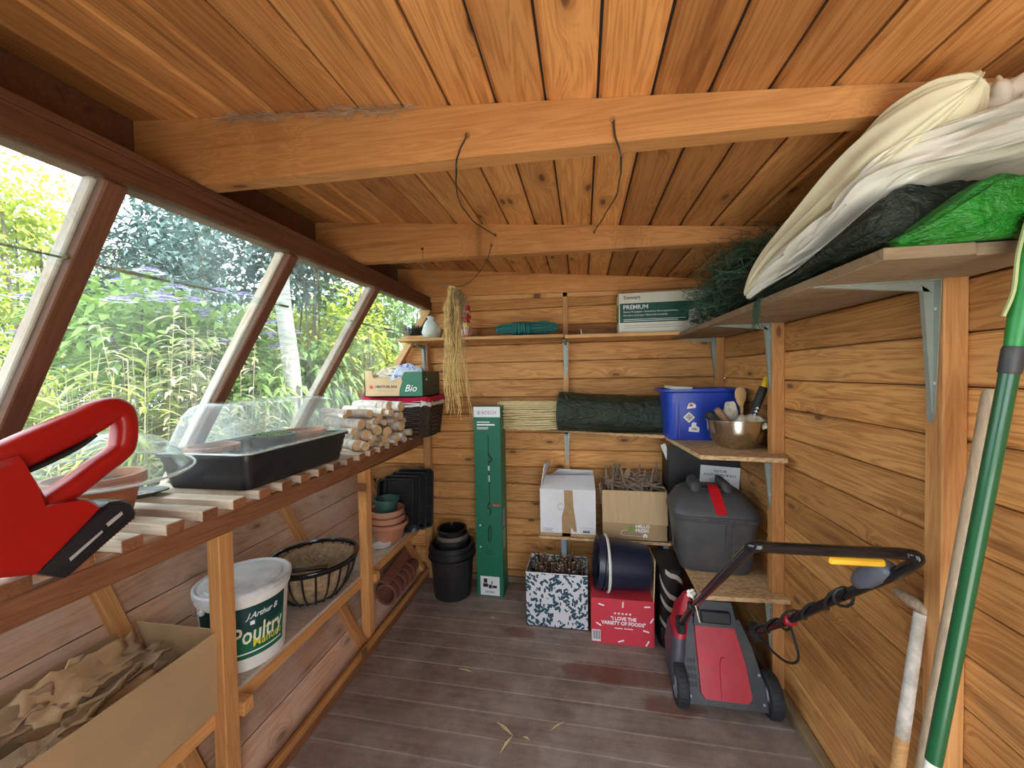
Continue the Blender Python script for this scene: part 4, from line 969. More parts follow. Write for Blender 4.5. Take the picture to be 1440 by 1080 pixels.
# ------------------------------------------------------------------ on the pine shelf
US1 = US + 0.0175
m = MB(); random.seed(9)
br = thing('scrubbing_brush', 'brush with dark bristles lying on the pine shelf by the window', 'brush', (-1.085, 2.40, US1), rz=0.15)
MB().box((0, 0, 0.012), (0.15, 0.045, 0.022), ch=0.006).build('brush_back', 'timber_pale', br)
for k in range(420):
    x0, y0_ = jitter(0.072), jitter(0.02); L = random.uniform(0.045, 0.070); m.tube([(x0, y0_, 0.02), (x0 * 1.15 + jitter(0.012), y0_ * 1.9 + jitter(0.012), 0.02 + L)], 0.0007, 3, caps=False)
m.build('bristles', 'black_plastic', br)['kind'] = 'stuff'
plain('poly_bag', (0.62, 0.70, 0.64), 0.35, var=0.15)
o = MB().lathe([(0, 0.0), (0.045, 0.0), (0.062, 0.03), (0.060, 0.075), (0.040, 0.105), (0.020, 0.125), (0.028, 0.140), (0.012, 0.146), (0, 0.145)], 18, sy=0.6).build('plastic_bag', 'poly_bag', smooth=True, auto=80, loc=(-0.985, 2.40, US1), rot=(0, R(8), 0.4))
for v in o.data.vertices: v.co += Vector((mn.noise(v.co * 30), mn.noise(v.co * 30 + Vector((5, 1, 2))), 0)) * 0.010 + Vector((-0.25 * max(0, v.co.z - 0.09), 0, 0))
tag(o, 'crumpled pale green plastic bag beside the dark brush on the shelf', 'bag')
plain('bottle_red', (0.50, 0.045, 0.055), 0.35); plain('label_pink', (0.75, 0.48, 0.46), 0.5, var=0.3, vscale=40); plain('label_yellow', (0.80, 0.72, 0.20), 0.5, var=0.2)
def bottle(label, loc, h, tint):
    t = thing('spray_bottle', label, 'bottle', loc)
    MB().lathe([(0, 0), (0.026, 0), (0.029, 0.004), (0.029, h * 0.70), (0.024, h * 0.80), (0.020, h * 0.84), (0, h * 0.84)], 22).build('body', tint, t, smooth=True)
    MB().lathe([(0, h * 0.84), (0.024, h * 0.84), (0.024, h * 0.99), (0.022, h), (0, h)], 20).build('cap', 'bottle_red', t, smooth=True, auto=40)
    m = MB(); m.lathe([(0.0295, h * 0.06), (0.0295, h * 0.40)], 22); m.build('label_picture', 'label_pink', t, smooth=True); MB().lathe([(0.0296, h * 0.40), (0.0296, h * 0.58)], 22).build('label_band', 'label_yellow', t, smooth=True); MB().lathe([(0.0296, h * 0.58), (0.0296, h * 0.69)], 22).build('label_top', 'bottle_red', t, smooth=True); return t
bottle('red capped plant food bottle standing ahead of its twin on the shelf', (-0.735, 2.375, US1 - 0.003), 0.150, 'bottle_red')
bottle('taller red capped bottle standing behind the plant food bottle', (-0.750, 2.450, US1 - 0.003), 0.215, 'label_pink')
plain('rope_teal', (0.022, 0.19, 0.175), 0.65, var=0.25, vscale=80, bump=0.3, bscale=400)
rp = thing('rope_hank', 'hank of teal cord coiled on the pine shelf', 'rope', (-0.345, 2.385, US1 - 0.006))
for k in range(11):
    a = 0.195 - 0.007 * (k % 5); b_r = 0.022 + 0.0032 * ((k * 4) % 11); tilt = -1.3 + 0.27 * k; pts = []
    for i in range(36):
        th2 = 2 * math.pi * i / 36; c_, s_ = math.cos(th2), math.sin(th2); wd = b_r * (0.55 + 0.45 * abs(c_)) * (1.15 if c_ > 0 else 0.95)
        pts.append((a * c_ + 0.006 * mn.noise(Vector((k, i * 0.4, 0))), wd * s_ * math.cos(tilt) * 0.9 + 0.006 * mn.noise(Vector((k, i * 0.3, 5))), 0.046 + wd * s_ * math.sin(tilt) + 0.010 * math.sin(tilt * 2) + 0.006 * mn.noise(Vector((k, i * 0.35, 9)))))
    for q_ in range(len(pts)): pts[q_] = (pts[q_][0], pts[q_][1], max(0.006, pts[q_][2]))
    MB().tube(pts, 0.0036, 6, closed=True).build('cord_loop', 'rope_teal', rp, smooth=True)
pts = [(-0.085 + 0.11 * f + 0.003 * math.sin(f * 40), 0.040 * math.cos(f * 2 * math.pi * 10), 0.046 + 0.039 * math.sin(f * 2 * math.pi * 10)) for f in [i / 200 for i in range(201)]]
MB().tube(pts, 0.0044, 6).build('cord_binding', 'rope_teal', rp, smooth=True)
o = MB().prism([(-0.10, 0), (0.10, 0), (0.10, 0.003), (-0.092, 0.006), (-0.098, 0.035), (-0.101, 0.035)], (0, 0.11, 0), o=(0.09, 2.33, US - 0.001), u=(1, 0, 0), v=(0, 0, 1)).build('plastic_tray', 'white_plastic'); tag(o, 'flat white tray with a turned-up end beside the propagator carton', 'tray')
# white and green propagator carton
sw, sd_, sh_ = 0.56, 0.14, 0.232
sx0 = hit(873, 464, 1, 2.335).x
sc = thing('propagator_carton', 'white carton with a wide green band on the pine shelf under the roof', 'carton', (sx0 + sw / 2 - 0.01, 2.335 + sd_ / 2, US), rz=R(0))
plain('premium_green', (0.006, 0.085, 0.060), 0.45, var=0.05); plain('premium_leaf', (0.06, 0.18, 0.05), 0.45, var=0.15); plain('carton_cream', (0.74, 0.74, 0.62), 0.5, var=0.05)
MB().box((0, 0, sh_ / 2), (sw, sd_, sh_), ch=0.002).build('carton', 'carton_cream', sc)
sf = -sd_ / 2 - 0.0006
MB().prism([(-sw / 2 + 0.006, 0.06), (sw / 2 - 0.002, 0.06), (sw / 2 - 0.002, 0.172), (-sw / 2 + 0.006, 0.172)], (0, -0.0008, 0), o=(0, -sd_ / 2, 0)).build('green_band', 'premium_green', sc)
MB().box((-sw / 2 - 0.0005, 0, 0.115), (0.001, sd_ - 0.004, 0.10)).build('side_band', 'premium_leaf', sc)
lettering('PREMIUM', 0.034, 'white_ink', sc, (-sw / 2 + 0.024, sf - 0.001, 0.138), (1, 0, 0), (0, 0, 1), bold=0.0008, squeeze=1.0)
lettering('Stewart', 0.030, 'black_ink', sc, (-sw / 2 + 0.026, sf, 0.196), (1, 0, 0), (0, 0, 1), bold=0.0003)
lettering('Grow', 0.030, 'black_ink', sc, (sw / 2 - 0.145, sf, 0.196), (1, 0, 0), (0, 0, 1))
lettering('Electric Propagator / Elektrisches Zimmergewächshaus', 0.0135, 'white_ink', sc, (-sw / 2 + 0.026, sf - 0.001, 0.118), (1, 0, 0), (0, 0, 1))
lettering('Mini serre électrique / Elektrische kweekbak', 0.0135, 'white_ink', sc, (-sw / 2 + 0.026, sf - 0.001, 0.098), (1, 0, 0), (0, 0, 1))
for zz, x1 in ((0.078, 0.14), (0.069, 0.10), (0.042, 0.10), (0.030, 0.12)):
    MB().box((-sw / 2 + 0.026 + (x1 + 0.2) / 2, sf - 0.0008, zz), (x1 + 0.2, 0.0008, 0.003)).build('small_print', 'white_ink' if zz > 0.06 else 'grey_ink', sc)
pr = [(0.10, 0.055), (0.115, 0.022), (0.24, 0.028), (0.272, 0.09), (0.262, 0.130), (0.15, 0.142), (0.104, 0.115)]
MB().prism(pr, (0, -0.0012, 0), o=(0, -sd_ / 2, 0)).build('product_picture', 'carton_white', sc)
MB().prism([(0.108, 0.058), (0.118, 0.026), (0.235, 0.032), (0.262, 0.075), (0.20, 0.085), (0.15, 0.070)], (0, -0.0016, 0), o=(0, -sd_ / 2, 0)).build('product_picture_tray', 'cloth_brown', sc)

# ------------------------------------------------------------------ canes and rolled tarpaulin on the chipboard shelf
plain('cane', (0.66, 0.53, 0.27), 0.55, var=0.3, vscale=30, stretch=(1, 6, 6))
random.seed(12); cm = None; n_c = 0
cane_mesh = []
for k in range(4):
    m = MB(); pts = [(-0.27 + 0.54 * i / 6, 0.004 * math.sin(i * 1.7 + k), 0.004 * math.cos(i * 1.3 + 2 * k)) for i in range(7)]
    o = m.tube(pts, [0.0046 + 0.0007 * (i % 2) for i in range(7)], 6).build('bamboo_cane', 'cane', smooth=True); cane_mesh.append(o.data); bpy.data.objects.remove(o)
for row in range(14):
    for j in range(6):
        if row > 9 and j > 4: continue
        o = bpy.data.objects.new('bamboo_cane', cane_mesh[(row + j) % 4]); col.objects.link(o)
        o.location = (-0.255 + jitter(0.030), 2.458 - 0.0115 * j - 0.002 * (row % 2) + jitter(0.002), MS + 0.008 + 0.0125 * row + jitter(0.002)); o.rotation_euler = (random.uniform(0, 6), R(jitter(1.6)), R(jitter(1.0)))
        tag(o, 'thin pale garden cane in the bundle beside the rolled tarpaulin', 'cane', 'bundle of garden canes')
def tarpmat(name, c, rough=0.32):
    s = NT(name); v = s.objcoord(); n1 = s.noise(v, 14.0, 5.0, 0.6, 1.0); n2 = s.noise(s.vmath('MULTIPLY', v, (1, 2.5, 2.5)), 30.0, 4.0, 0.6)
    s.set(s.b, 'Base Color', s.ramp(n1, [(0.3, [x * 0.75 for x in c]), (0.7, [x * 1.25 for x in c])])); s.set(s.b, 'Roughness', rough); s.set(s.b, 'Specular IOR Level', 0.5)
    s.bump(s.math('ADD', n1, s.math('MULTIPLY', n2, 0.6)), 0.9, 0.022); MATS[name] = s.m
tarpmat('tarp_dark', (0.016, 0.030, 0.016)); tarpmat('tarp_green', (0.012, 0.19, 0.015), 0.4); tarpmat('tarp_olive', (0.015, 0.026, 0.015), 0.38); plain('fleece', (0.76, 0.70, 0.50), 0.9, var=0.06, vscale=8, bump=0.25, bscale=16); plain('fleece_white', (0.78, 0.75, 0.66), 0.9, var=0.07, vscale=10, bump=0.35, bscale=22)
m = MB(); rings = []; rt_ = 0.118
for i in range(80):
    f = i / 79; x_ = -0.152 + 0.635 * f; ring = []
    for k in range(72):
        a = 2 * math.pi * k / 72; w_ = 1 + 0.07 * mn.noise(Vector((x_ * 9, math.cos(a) * 2.2, math.sin(a) * 2.2))) + 0.05 * abs(mn.noise(Vector((x_ * 22 + math.cos(a) * 3, math.cos(a) * 5, math.sin(a) * 5)))) + 0.02 * mn.noise(Vector((x_ * 50, math.cos(a) * 9, math.sin(a) * 9)))
        rr_ = rt_ * w_ * (1.06 - 0.16 * f) * (1 if 0 < i < 79 else 0.93)
        zz = rr_ * math.sin(a) * 0.96; zz = max(zz, -0.104 * (1.06 - 0.16 * f)); ring.append(Vector((x_, rr_ * math.cos(a), zz)))
    rings.append(ring)
o = m.loft(rings).build('rolled_tarpaulin', 'tarp_dark', smooth=True, auto=70, loc=(0, 2.375, MS + 0.112)); o.rotation_euler = (0, R(1.5), R(-4)); tag(o, 'thick roll of dark green tarpaulin on the chipboard shelf', 'tarpaulin')

# ------------------------------------------------------------------ corner shelf: blue crate and mixing bowl
plain('crate_blue', (0.012, 0.050, 0.42), 0.35, var=0.08); plain('sticker_white', (0.80, 0.80, 0.76), 0.5); plain('sticker_grey', (0.40, 0.40, 0.34), 0.5, var=0.5, vscale=120)
kc = Vector((0.598, 2.19, MS))
cr = thing('blue_crate', 'deep blue plastic crate with stickers on the angled corner shelf', 'crate', kc)
cw, cd, chh = 0.355, 0.235, 0.262
rg = [rrect(cw - 0.03, cd - 0.03, 0.025, 4, 0.0), rrect(cw, cd, 0.03, 4, chh - 0.02), rrect(cw + 0.004, cd + 0.004, 0.03, 4, chh - 0.018), rrect(cw + 0.050, cd + 0.045, 0.04, 4, chh - 0.012), rrect(cw + 0.050, cd + 0.045, 0.04, 4, chh), rrect(cw - 0.004, cd - 0.004, 0.03, 4, chh - 0.004), rrect(cw - 0.038, cd - 0.038, 0.022, 4, 0.006)]
MB().loft(rg).build('body', 'crate_blue', cr, smooth=True, auto=35)
for xx in (-cw / 2 + 0.035, -cw / 2 + 0.055, cw / 2 - 0.045):
    MB().box((xx, -cd / 2 + 0.004, chh * 0.48), (0.008, 0.010, chh * 0.90), rot=Matrix.Rotation(R(-3.2), 3, 'X'), ch=0.002).build('moulded_rib', 'crate_blue', cr)
def sticker(pts, mat, cx, cz, name='sticker', off=0.0): 
    yy = -cd / 2 + 0.015 - 0.0165 * (cz / chh) - 0.0012 - off
    MB().prism(pts, (0, -0.0008, 0), o=(cx, yy, cz)).build(name, mat, cr)
sticker([(-0.022, -0.014), (0.020, -0.008), (0.022, 0.006), (0.006, 0.018), (-0.012, 0.014)], 'sticker_white', -0.062, 0.175); sticker([(-0.010, -0.006), (0.010, -0.004), (0.006, 0.008), (-0.006, 0.008)], 'red_ink', -0.062, 0.179, 'sticker_print', 0.001)
sticker([(0, -0.028), (0.028, 0), (0, 0.028), (-0.028, 0)], 'sticker_white', -0.072, 0.118); sticker([(0, -0.019), (0.019, 0), (0, 0.019), (-0.019, 0)], 'sticker_grey', -0.072, 0.118, 'sticker_print', 0.001)
sticker([(-0.026, -0.024), (0.024, -0.028), (0.026, -0.004), (0.010, 0.004), (0.012, 0.020), (-0.002, 0.024), (-0.012, 0.016), (-0.012, 0.002), (-0.024, -0.004)], 'sticker_white', -0.048, 0.070); sticker([(-0.012, -0.016), (0.012, -0.018), (0.012, -0.006), (-0.010, -0.004)], 'sticker_grey', -0.048, 0.070, 'sticker_print', 0.001)
o = MB().box((-0.10, 0.0, chh + 0.004), (0.10, 0.19, 0.016), rot=Matrix.Rotation(R(3), 3, 'Y'), ch=0.002).build('notebook', 'carton_cream', loc=kc); tag(o, 'pale folded leaflet lying across the blue crate', 'leaflet')
plain('steel', (0.62, 0.58, 0.50), 0.22, metal=1.0, var=0.15, vscale=8, dirt=(0.35, 0.28, 0.20), dirt_amt=0.5)
bo = Vector((0.688, 1.925, MS))
bl = thing('mixing_bowl', 'stainless steel mixing bowl of small tools on the corner shelf', 'bowl', bo)
MB().lathe([(0, 0), (0.060, 0.0), (0.082, 0.010), (0.105, 0.040), (0.117, 0.080), (0.121, 0.125), (0.126, 0.127), (0.126, 0.130), (0.118, 0.129), (0.113, 0.080), (0.100, 0.042), (0.06, 0.012), (0, 0.010)], 40).build('body', 'steel', bl, smooth=True, auto=40)
MB().tube(spread([(0.115, -0.03, 0.122), (0.135, -0.035, 0.116), (0.131, -0.04, 0.128), (0.112, -0.045, 0.118)], 4), 0.002, 6).build('ring_handle', 'metal_wire', bl)
plain('spoon_wood', (0.60, 0.37, 0.16), 0.6, var=0.15); plain('wood_brown', (0.30, 0.17, 0.09), 0.6, var=0.2); plain('yellow_plastic', (0.78, 0.52, 0.02), 0.4); plain('glove_print', (0.58, 0.55, 0.42), 0.85, var=0.35, vscale=40)
t = thing('wooden_spoon', 'wooden spoon standing upright in the mixing bowl', 'spoon', bo + Vector((0.035, 0.02, 0.012)), rot=(R(-6), R(4), R(20)))
MB().tube([(0, 0, 0), (0, 0, 0.10), (0, 0, 0.175)], [0.006, 0.006, 0.008], 8).build('handle', 'spoon_wood', t, smooth=True)
m = MB(); m.loft([[Vector((w_ * math.cos(a), 0.007 * math.sin(a) + 0.004, z_)) for a in [2 * math.pi * k / 12 for k in range(12)]] for w_, z_ in ((0.008, 0.172), (0.020, 0.190), (0.030, 0.215), (0.031, 0.240), (0.022, 0.258), (0.006, 0.264))]).build('spoon_bowl', 'spoon_wood', t, smooth=True, auto=60)
t = thing('hand_tool', 'hand tool with thick black grip and yellow end in the mixing bowl', 'hand tool', bo + Vector((0.030, -0.005, 0.040)), rot=(R(3), R(19), 0))
MB().tube([(0, 0, 0), (0, 0, 0.105)], 0.007, 8).build('shaft', 'steel', t, smooth=True); MB().tube([(0, 0, 0.085), (0, 0, 0.10), (0, 0, 0.20), (0, 0, 0.245), (0, 0, 0.250)], [0.013, 0.017, 0.019, 0.018, 0.016], 12).build('grip', 'grip_black', t, smooth=True)
MB().tube([(0, 0, 0.248), (0, 0, 0.290), (0, 0, 0.298)], [0.016, 0.015, 0.010], 12).build('end_cap', 'yellow_plastic', t, smooth=True)
for k in range(3): MB().prism([(-0.008, 0), (0.008, 0), (0, 0.012)], (0, -0.001, 0), o=(0, -0.0185, 0.115 + 0.016 * k)).build('white_mark', 'white_ink', t)
t = thing('trowel', 'trowel with brown wooden handle resting on the bowl rim', 'trowel', bo + Vector((-0.015, -0.020, 0.085)), rot=(R(10), R(-38), R(-14)))
MB().tube([(0, 0, 0), (0, 0, 0.05), (0, 0, 0.10), (0, 0, 0.118)], [0.012, 0.015, 0.017, 0.012], 10).build('handle', 'wood_brown', t, smooth=True); MB().tube([(0, 0, -0.06), (0, 0, 0)], 0.005, 6).build('tang', 'steel', t)
t = thing('hand_fork', 'hand fork with chunky black handle leaning out of the bowl', 'hand fork', bo + Vector((-0.040, -0.010, 0.090)), rot=(R(4), R(-52), R(-8)))
MB().box((0, 0, 0.055), (0.040, 0.026, 0.11), ch=0.008).build('handle', 'grip_black', t); MB().tube([(0, 0, -0.05), (0, 0, 0)], 0.005, 6).build('tang', 'steel', t)
crumple('gardening_glove', 'crumpled patterned gardening glove on top of the mixing bowl', 'glove', 'glove_print', bo + Vector((0.035, -0.045, 0.125)), 0.13, 0.09, 0.030, 8, 0.02, fr=18)
crumple('gardening_glove', 'second pale glove propped up behind the wooden trowel handle', 'glove', 'glove_print', bo + Vector((-0.005, 0.045, 0.165)), 0.06, 0.05, 0.040, 11, 0.06, fr=22)

# ------------------------------------------------------------------ low shelf: black carton and grey bin
plain('box_black', (0.012, 0.012, 0.013), 0.55, var=0.15); plain('bin_grey', (0.058, 0.060, 0.064), 0.5, var=0.12, dirt=(0.13, 0.12, 0.11), dirt_amt=0.3); plain('latch_red', (0.52, 0.010, 0.018), 0.35)
bx = thing('black_carton', 'black cardboard carton with a white card behind the grey bin', 'carton', (0.640, 2.330, LW))
for nm, c_, d_ in (('front_panel', (0, -0.085, 0.27), (0.36, 0.004, 0.54)), ('rear_panel', (0, 0.085, 0.25), (0.36, 0.004, 0.50)), ('side_panel', (-0.178, 0, 0.26), (0.004, 0.17, 0.52)), ('side_panel', (0.178, 0, 0.26), (0.004, 0.17, 0.52)), ('base', (0, 0, 0.003), (0.36, 0.17, 0.004))):
    MB().box(c_, d_).build(nm, 'box_black', bx)
cdp = hit(1012, 672, 1, 2.24) - Vector((0.640, 2.330, LW))
cd_ = MB().box((0, 0, 0), (0.20, 0.002, 0.125)).build('white_card', 'carton_white', bx, loc=(cdp.x, -0.089, cdp.z), rot=(0, R(4), 0))
for txt, sz, zz in (('TASTE ME', 0.018, 0.030), ("DON'T WASTE ME BOX", 0.018, 0.008)):
    lettering(txt, sz, 'black_ink', cd_, (0, -0.0016, zz), (1, 0, 0), (0, 0, 1), align='CENTER', squeeze=0.85)
for zz in (-0.010, -0.020): MB().box((0, -0.0013, zz), (0.10, 0.0006, 0.003)).build('small_print', 'grey_ink', cd_)
for k, (px, py, hh_) in enumerate(((936, 640, 0.10), (950, 645, 0.12), (960, 648, 0.08))):
    p = hit(px, py, 1, 2.30); o = MB().box((0, 0, 0), (0.028, 0.002, hh_)).build('plant_label', 'white_plastic', loc=(p.x, 2.29 + 0.012 * k, p.z + 0.02), rot=(R(8), R(-22 + 9 * k), 0)); tag(o, 'white plastic plant label sticking out of the black carton', 'plant label', 'plant labels in the black carton')
gb = thing('grey_bin', 'dark grey lidded plastic bin with red latch on the low chipboard shelf', 'bin', (0.610, 2.035, LW), rz=R(-3))
W2, D2 = 0.355, 0.265
rg = [rrect(W2 - 0.05, D2 - 0.04, 0.05, 5, 0.0), rrect(W2 - 0.03, D2 - 0.02, 0.055, 5, 0.03), rrect(W2 + 0.01, D2 + 0.01, 0.06, 5, 0.245), rrect(W2 + 0.01, D2 + 0.01, 0.06, 5, 0.25)]
MB().loft(rg).build('body', 'bin_grey', gb, smooth=True, auto=40)
MB().loft([rrect(W2 + 0.025, D2 + 0.025, 0.065, 5, 0.246), rrect(W2 + 0.030, D2 + 0.030, 0.066, 5, 0.252), rrect(W2 + 0.030, D2 + 0.030, 0.066, 5, 0.268), rrect(W2 + 0.02, D2 + 0.02, 0.065, 5, 0.272)]).build('rim', 'bin_grey', gb, smooth=True, auto=30)
for k in range(6): MB().box((-0.14 + 0.056 * k, -D2 / 2 - 0.0155, 0.258), (0.036, 0.006, 0.008), ch=0.002).build('rim_clip', 'bin_grey', gb)
for xx in (0.035, 0.062): MB().box((xx, -D2 / 2 - 0.002, 0.135), (0.006, 0.010, 0.20), rot=Matrix.Rotation(R(4), 3, 'X')).build('moulded_rib', 'bin_grey', gb)
lid = MB().loft([rrect(W2 + 0.026, D2 + 0.026, 0.066, 5, 0.272), rrect(W2 + 0.018, D2 + 0.018, 0.07, 5, 0.290), rrect(W2 - 0.055, D2 - 0.055, 0.07, 5, 0.352, (-0.005, 0.012)), rrect(W2 - 0.115, D2 - 0.115, 0.06, 5, 0.372, (-0.005, 0.020))]).build('lid', 'bin_grey', gb, smooth=True, auto=35)
for sx_ in (-1, 1):                                        # two raised cheeks with the hand recess between them
    MB().loft([rrect(0.050, 0.175, 0.022, 4, 0.335, (sx_ * 0.075 - 0.005, 0.012)), rrect(0.042, 0.150, 0.020, 4, 0.400, (sx_ * 0.066 - 0.005, 0.020)), rrect(0.022, 0.120, 0.010, 4, 0.412, (sx_ * 0.060 - 0.005, 0.024))]).build('handle_cheek', 'bin_grey', lid, smooth=True, auto=40)
MB().box((-0.005, -0.035, 0.372), (0.12, 0.020, 0.012), ch=0.004).build('hand_grip', 'bin_grey', lid)
lp = spread([(0, -0.02, 0.392), (0, -0.06, 0.384), (0.004, -0.095, 0.352), (0.010, -0.130, 0.312), (0.013, -0.150, 0.286)], 5); m = MB(); rings = []
for i, p in enumerate(lp):
    t_ = (lp[min(i + 1, len(lp) - 1)] - lp[max(i - 1, 0)]).normalized(); nrm = t_.cross(Vector((1, 0, 0))).normalized(); f = i / (len(lp) - 1); hw = 0.020 + 0.004 * math.sin(f * 3.1); hw *= 0.75 if i in (0, len(lp) - 1) else 1
    rings.append([p + Vector((s * hw, 0, 0)) + nrm * q_ for s, q_ in ((-1, 0.003), (1, 0.003), (1, -0.006), (-1, -0.006))])
m.loft(rings).build('latch', 'latch_red', gb, smooth=True, auto=50)
for k in range(18): MB().box((-W2 / 2 + 0.010 - 0.002, -D2 / 2 + 0.055 + 0.014 * (k % 3), 0.09 + 0.022 * (k // 3)), (0.012, 0.006, 0.008)).build('vent_slot', 'box_black', gb)

# ------------------------------------------------------------------ stand with the white box and the box of sticks
YS = 2.25
stt = thing('low_stand', 'low board stand with blue-grey legs behind the printed boxes', 'stand', (0.1, 2.36, 0))
MB().box((0, 0, 0.432), (0.74, 0.24, 0.016), ch=0.002).build('board', 'chipboard', stt)
for sx_ in (-1, 1):
    for sy_ in (-1, 1): MB().box((sx_ * (0.345 if sx_ > 0 else 0.225), sy_ * 0.095, 0.212), (0.03, 0.03, 0.424), ch=0.002).build('leg', 'slate_blue', stt)
Z1 = 0.4405
def open_box(name, label, cat, loc, w, d_, h, mat, inner=None, th=0.004, rz=0.0):
    t = thing(name, label, cat, loc, rz)
    MB().box((0, 0, th / 2), (w, d_, th)).build('base', inner or mat, t)
    MB().box((0, -d_ / 2 + th / 2, h / 2), (w, th, h)).build('front_panel', mat, t); MB().box((0, d_ / 2 - th / 2, h / 2), (w, th, h)).build('rear_panel', mat, t)
    for s in (-1, 1): MB().box((s * (w / 2 - th / 2), 0, h / 2), (th, d_ - 2 * th, h)).build('side_panel', mat, t)
    return t
wbx = open_box('white_carton', 'white cardboard carton with brown tape and open flaps on the low stand', 'carton', (-0.100, YS + 0.105, Z1), 0.322, 0.21, 0.275, 'white_card')
f0 = -0.1056
wallp = lambda P, th, name, mat, t: MB().add([Vector(p) for p in P] + [Vector(p) + Vector(th) for p in P], [(0, 1, 2, 3), (7, 6, 5, 4), (0, 4, 5, 1), (1, 5, 6, 2), (2, 6, 7, 3), (3, 7, 4, 0)]).build(name, mat, t)
wallp([(-0.160, -0.105, 0.275), (0.160, -0.105, 0.275), (0.155, 0.020, 0.330), (-0.135, 0.000, 0.330)], (0, 0.001, 0.003), 'front_flap', 'white_card', wbx)
wallp([(-0.160, -0.09, 0.275), (-0.160, 0.09, 0.275), (-0.115, 0.085, 0.405), (-0.135, -0.085, 0.420)], (0.004, 0, 0), 'side_flap', 'white_card', wbx)
wallp([(-0.158, 0.104, 0.275), (0.158, 0.104, 0.275), (0.150, 0.06, 0.350), (-0.06, 0.07, 0.352)], (0, 0.002, 0.003), 'rear_flap', 'white_card', wbx)
plain('brown_tape', (0.36, 0.22, 0.10), 0.3, var=0.2)
MB().prism([(-0.02, 0.275), (0.030, 0.275), (0.034, 0.18), (0.045, 0.10), (0.052, 0.03), (0.035, 0.03), (0.020, 0.06), (0.016, 0.001), (-0.034, 0.001), (-0.034, 0.12), (-0.018, 0.18)], (0, -0.001, 0), o=(0, -0.105, 0)).build('packing_tape', 'brown_tape', wbx)
MB().box((0, -0.1055, 0.011), (0.32, 0.001, 0.018)).build('packing_tape', 'cardboard', wbx)
for (x0, x1, z0, z1) in ((-0.145, -0.085, 0.026, 0.044), (0.075, 0.138, 0.026, 0.056)):
    P = [(x0, f0, z0), (x1, f0, z0), (x1, f0, z1), (x0, f0, z1)]; MB().tube(P, 0.0012, 4, closed=True).build('printed_frame', 'slate_blue', wbx); 
    MB().box(((x0 + x1) / 2, f0, (z0 + z1) / 2), (abs(x1 - x0) * 0.72, 0.0008, 0.004)).build('small_print', 'slate_blue', wbx)
    if x0 > 0: MB().box(((x0 + x1) / 2, f0, z0 + 0.007), (0.040, 0.0008, 0.008)).build('small_print', 'black_ink', wbx)
MB().tube([(-0.040 + 0.016 * math.cos(a), f0, 0.175 + 0.018 * math.sin(a)) for a in [R(40 + 28 * k) for k in range(11)]], 0.0012, 4).build('printed_mark', 'slate_blue', wbx)
plain('hello_card', (0.40, 0.265, 0.14), 0.85, var=0.06, vscale=5); plain('leaf_green', (0.10, 0.34, 0.04), 0.5)
hx = open_box('stick_carton', 'brown cardboard carton packed with cut sticks on the low stand', 'carton', (0.275, YS + 0.105, Z1), 0.352, 0.21, 0.285, 'hello_card')
wallp([(-0.176, -0.1065, 0.100), (0.180, -0.1065, 0.096), (0.176, -0.1055, 0.284), (-0.176, -0.1055, 0.284)], (0, -0.004, 0), 'folded_flap', 'cardboard_flap', hx)
wallp([(0.176, -0.10, 0.285), (0.176, 0.10, 0.285), (0.215, 0.10, 0.25), (0.215, -0.10, 0.23)], (0, 0.0, 0.004), 'side_flap', 'cardboard_pale', hx)
lettering('HELLO', 0.026, 'white_ink', hx, (0.005, -0.1062, 0.074), (1, 0, 0), (0, 0, 1), bold=0.0006); lettering('FRESH', 0.026, 'white_ink', hx, (0.005, -0.1062, 0.050), (1, 0, 0), (0, 0, 1), bold=0.0006)
MB().prism([(-0.012, -0.014), (0.008, -0.014), (0.012, 0.004), (0.004, 0.016), (-0.010, 0.008)], (0, -0.001, 0), o=(-0.020, -0.105, 0.070)).build('leaf_emblem', 'leaf_green', hx)
MB().prism([(-0.014, 0), (-0.004, 0), (-0.004, 0.008), (0.002, 0.008), (0.002, 0), (0.010, 0), (0.010, 0.012), (-0.002, 0.024), (-0.014, 0.012)], (0, -0.001, 0), o=(0.060, -0.105, 0.020)).build('house_emblem', 'white_ink', hx)
MB().tube(spread([(0.04, f0, 0.026), (-0.06, f0, 0.028), (-0.075, f0, 0.040), (-0.06, f0, 0.056), (-0.04, f0, 0.056)], 4), 0.001, 4).build('printed_line', 'white_ink', hx)
plain('stick_grey', (0.23, 0.165, 0.115), 0.8, var=0.5, vscale=20); plain('stick_dark', (0.10, 0.062, 0.045), 0.8, var=0.5, vscale=20)
random.seed(31)
def stick_meshes(mat, n, L, r):
    out = []
    for k in range(n):
        pts = [(0.006 * math.sin(i * 1.9 + k), 0.006 * math.cos(i * 1.4 + 2 * k), L * i / 5) for i in range(6)]
        m = MB(); m.tube(pts, [r * (1.1 - 0.05 * i) * random.uniform(0.9, 1.1) for i in range(6)], 6, caps=False); m.mat(1)
        for z_, i in ((pts[0], 0), (pts[-1], 5)): m.add([Vector(z_) + Vector((r * math.cos(a), r * math.sin(a), 0)) for a in [math.pi * k2 / 3 for k2 in range(6)]], [tuple(range(6))])
        o = m.build('stick', [mat, 'log_end'], smooth=True); out.append(o.data); bpy.data.objects.remove(o)
    return out
sg = stick_meshes('stick_grey', 6, 0.30, 0.0058); sk = stick_meshes('stick_dark', 6, 0.33, 0.0052)
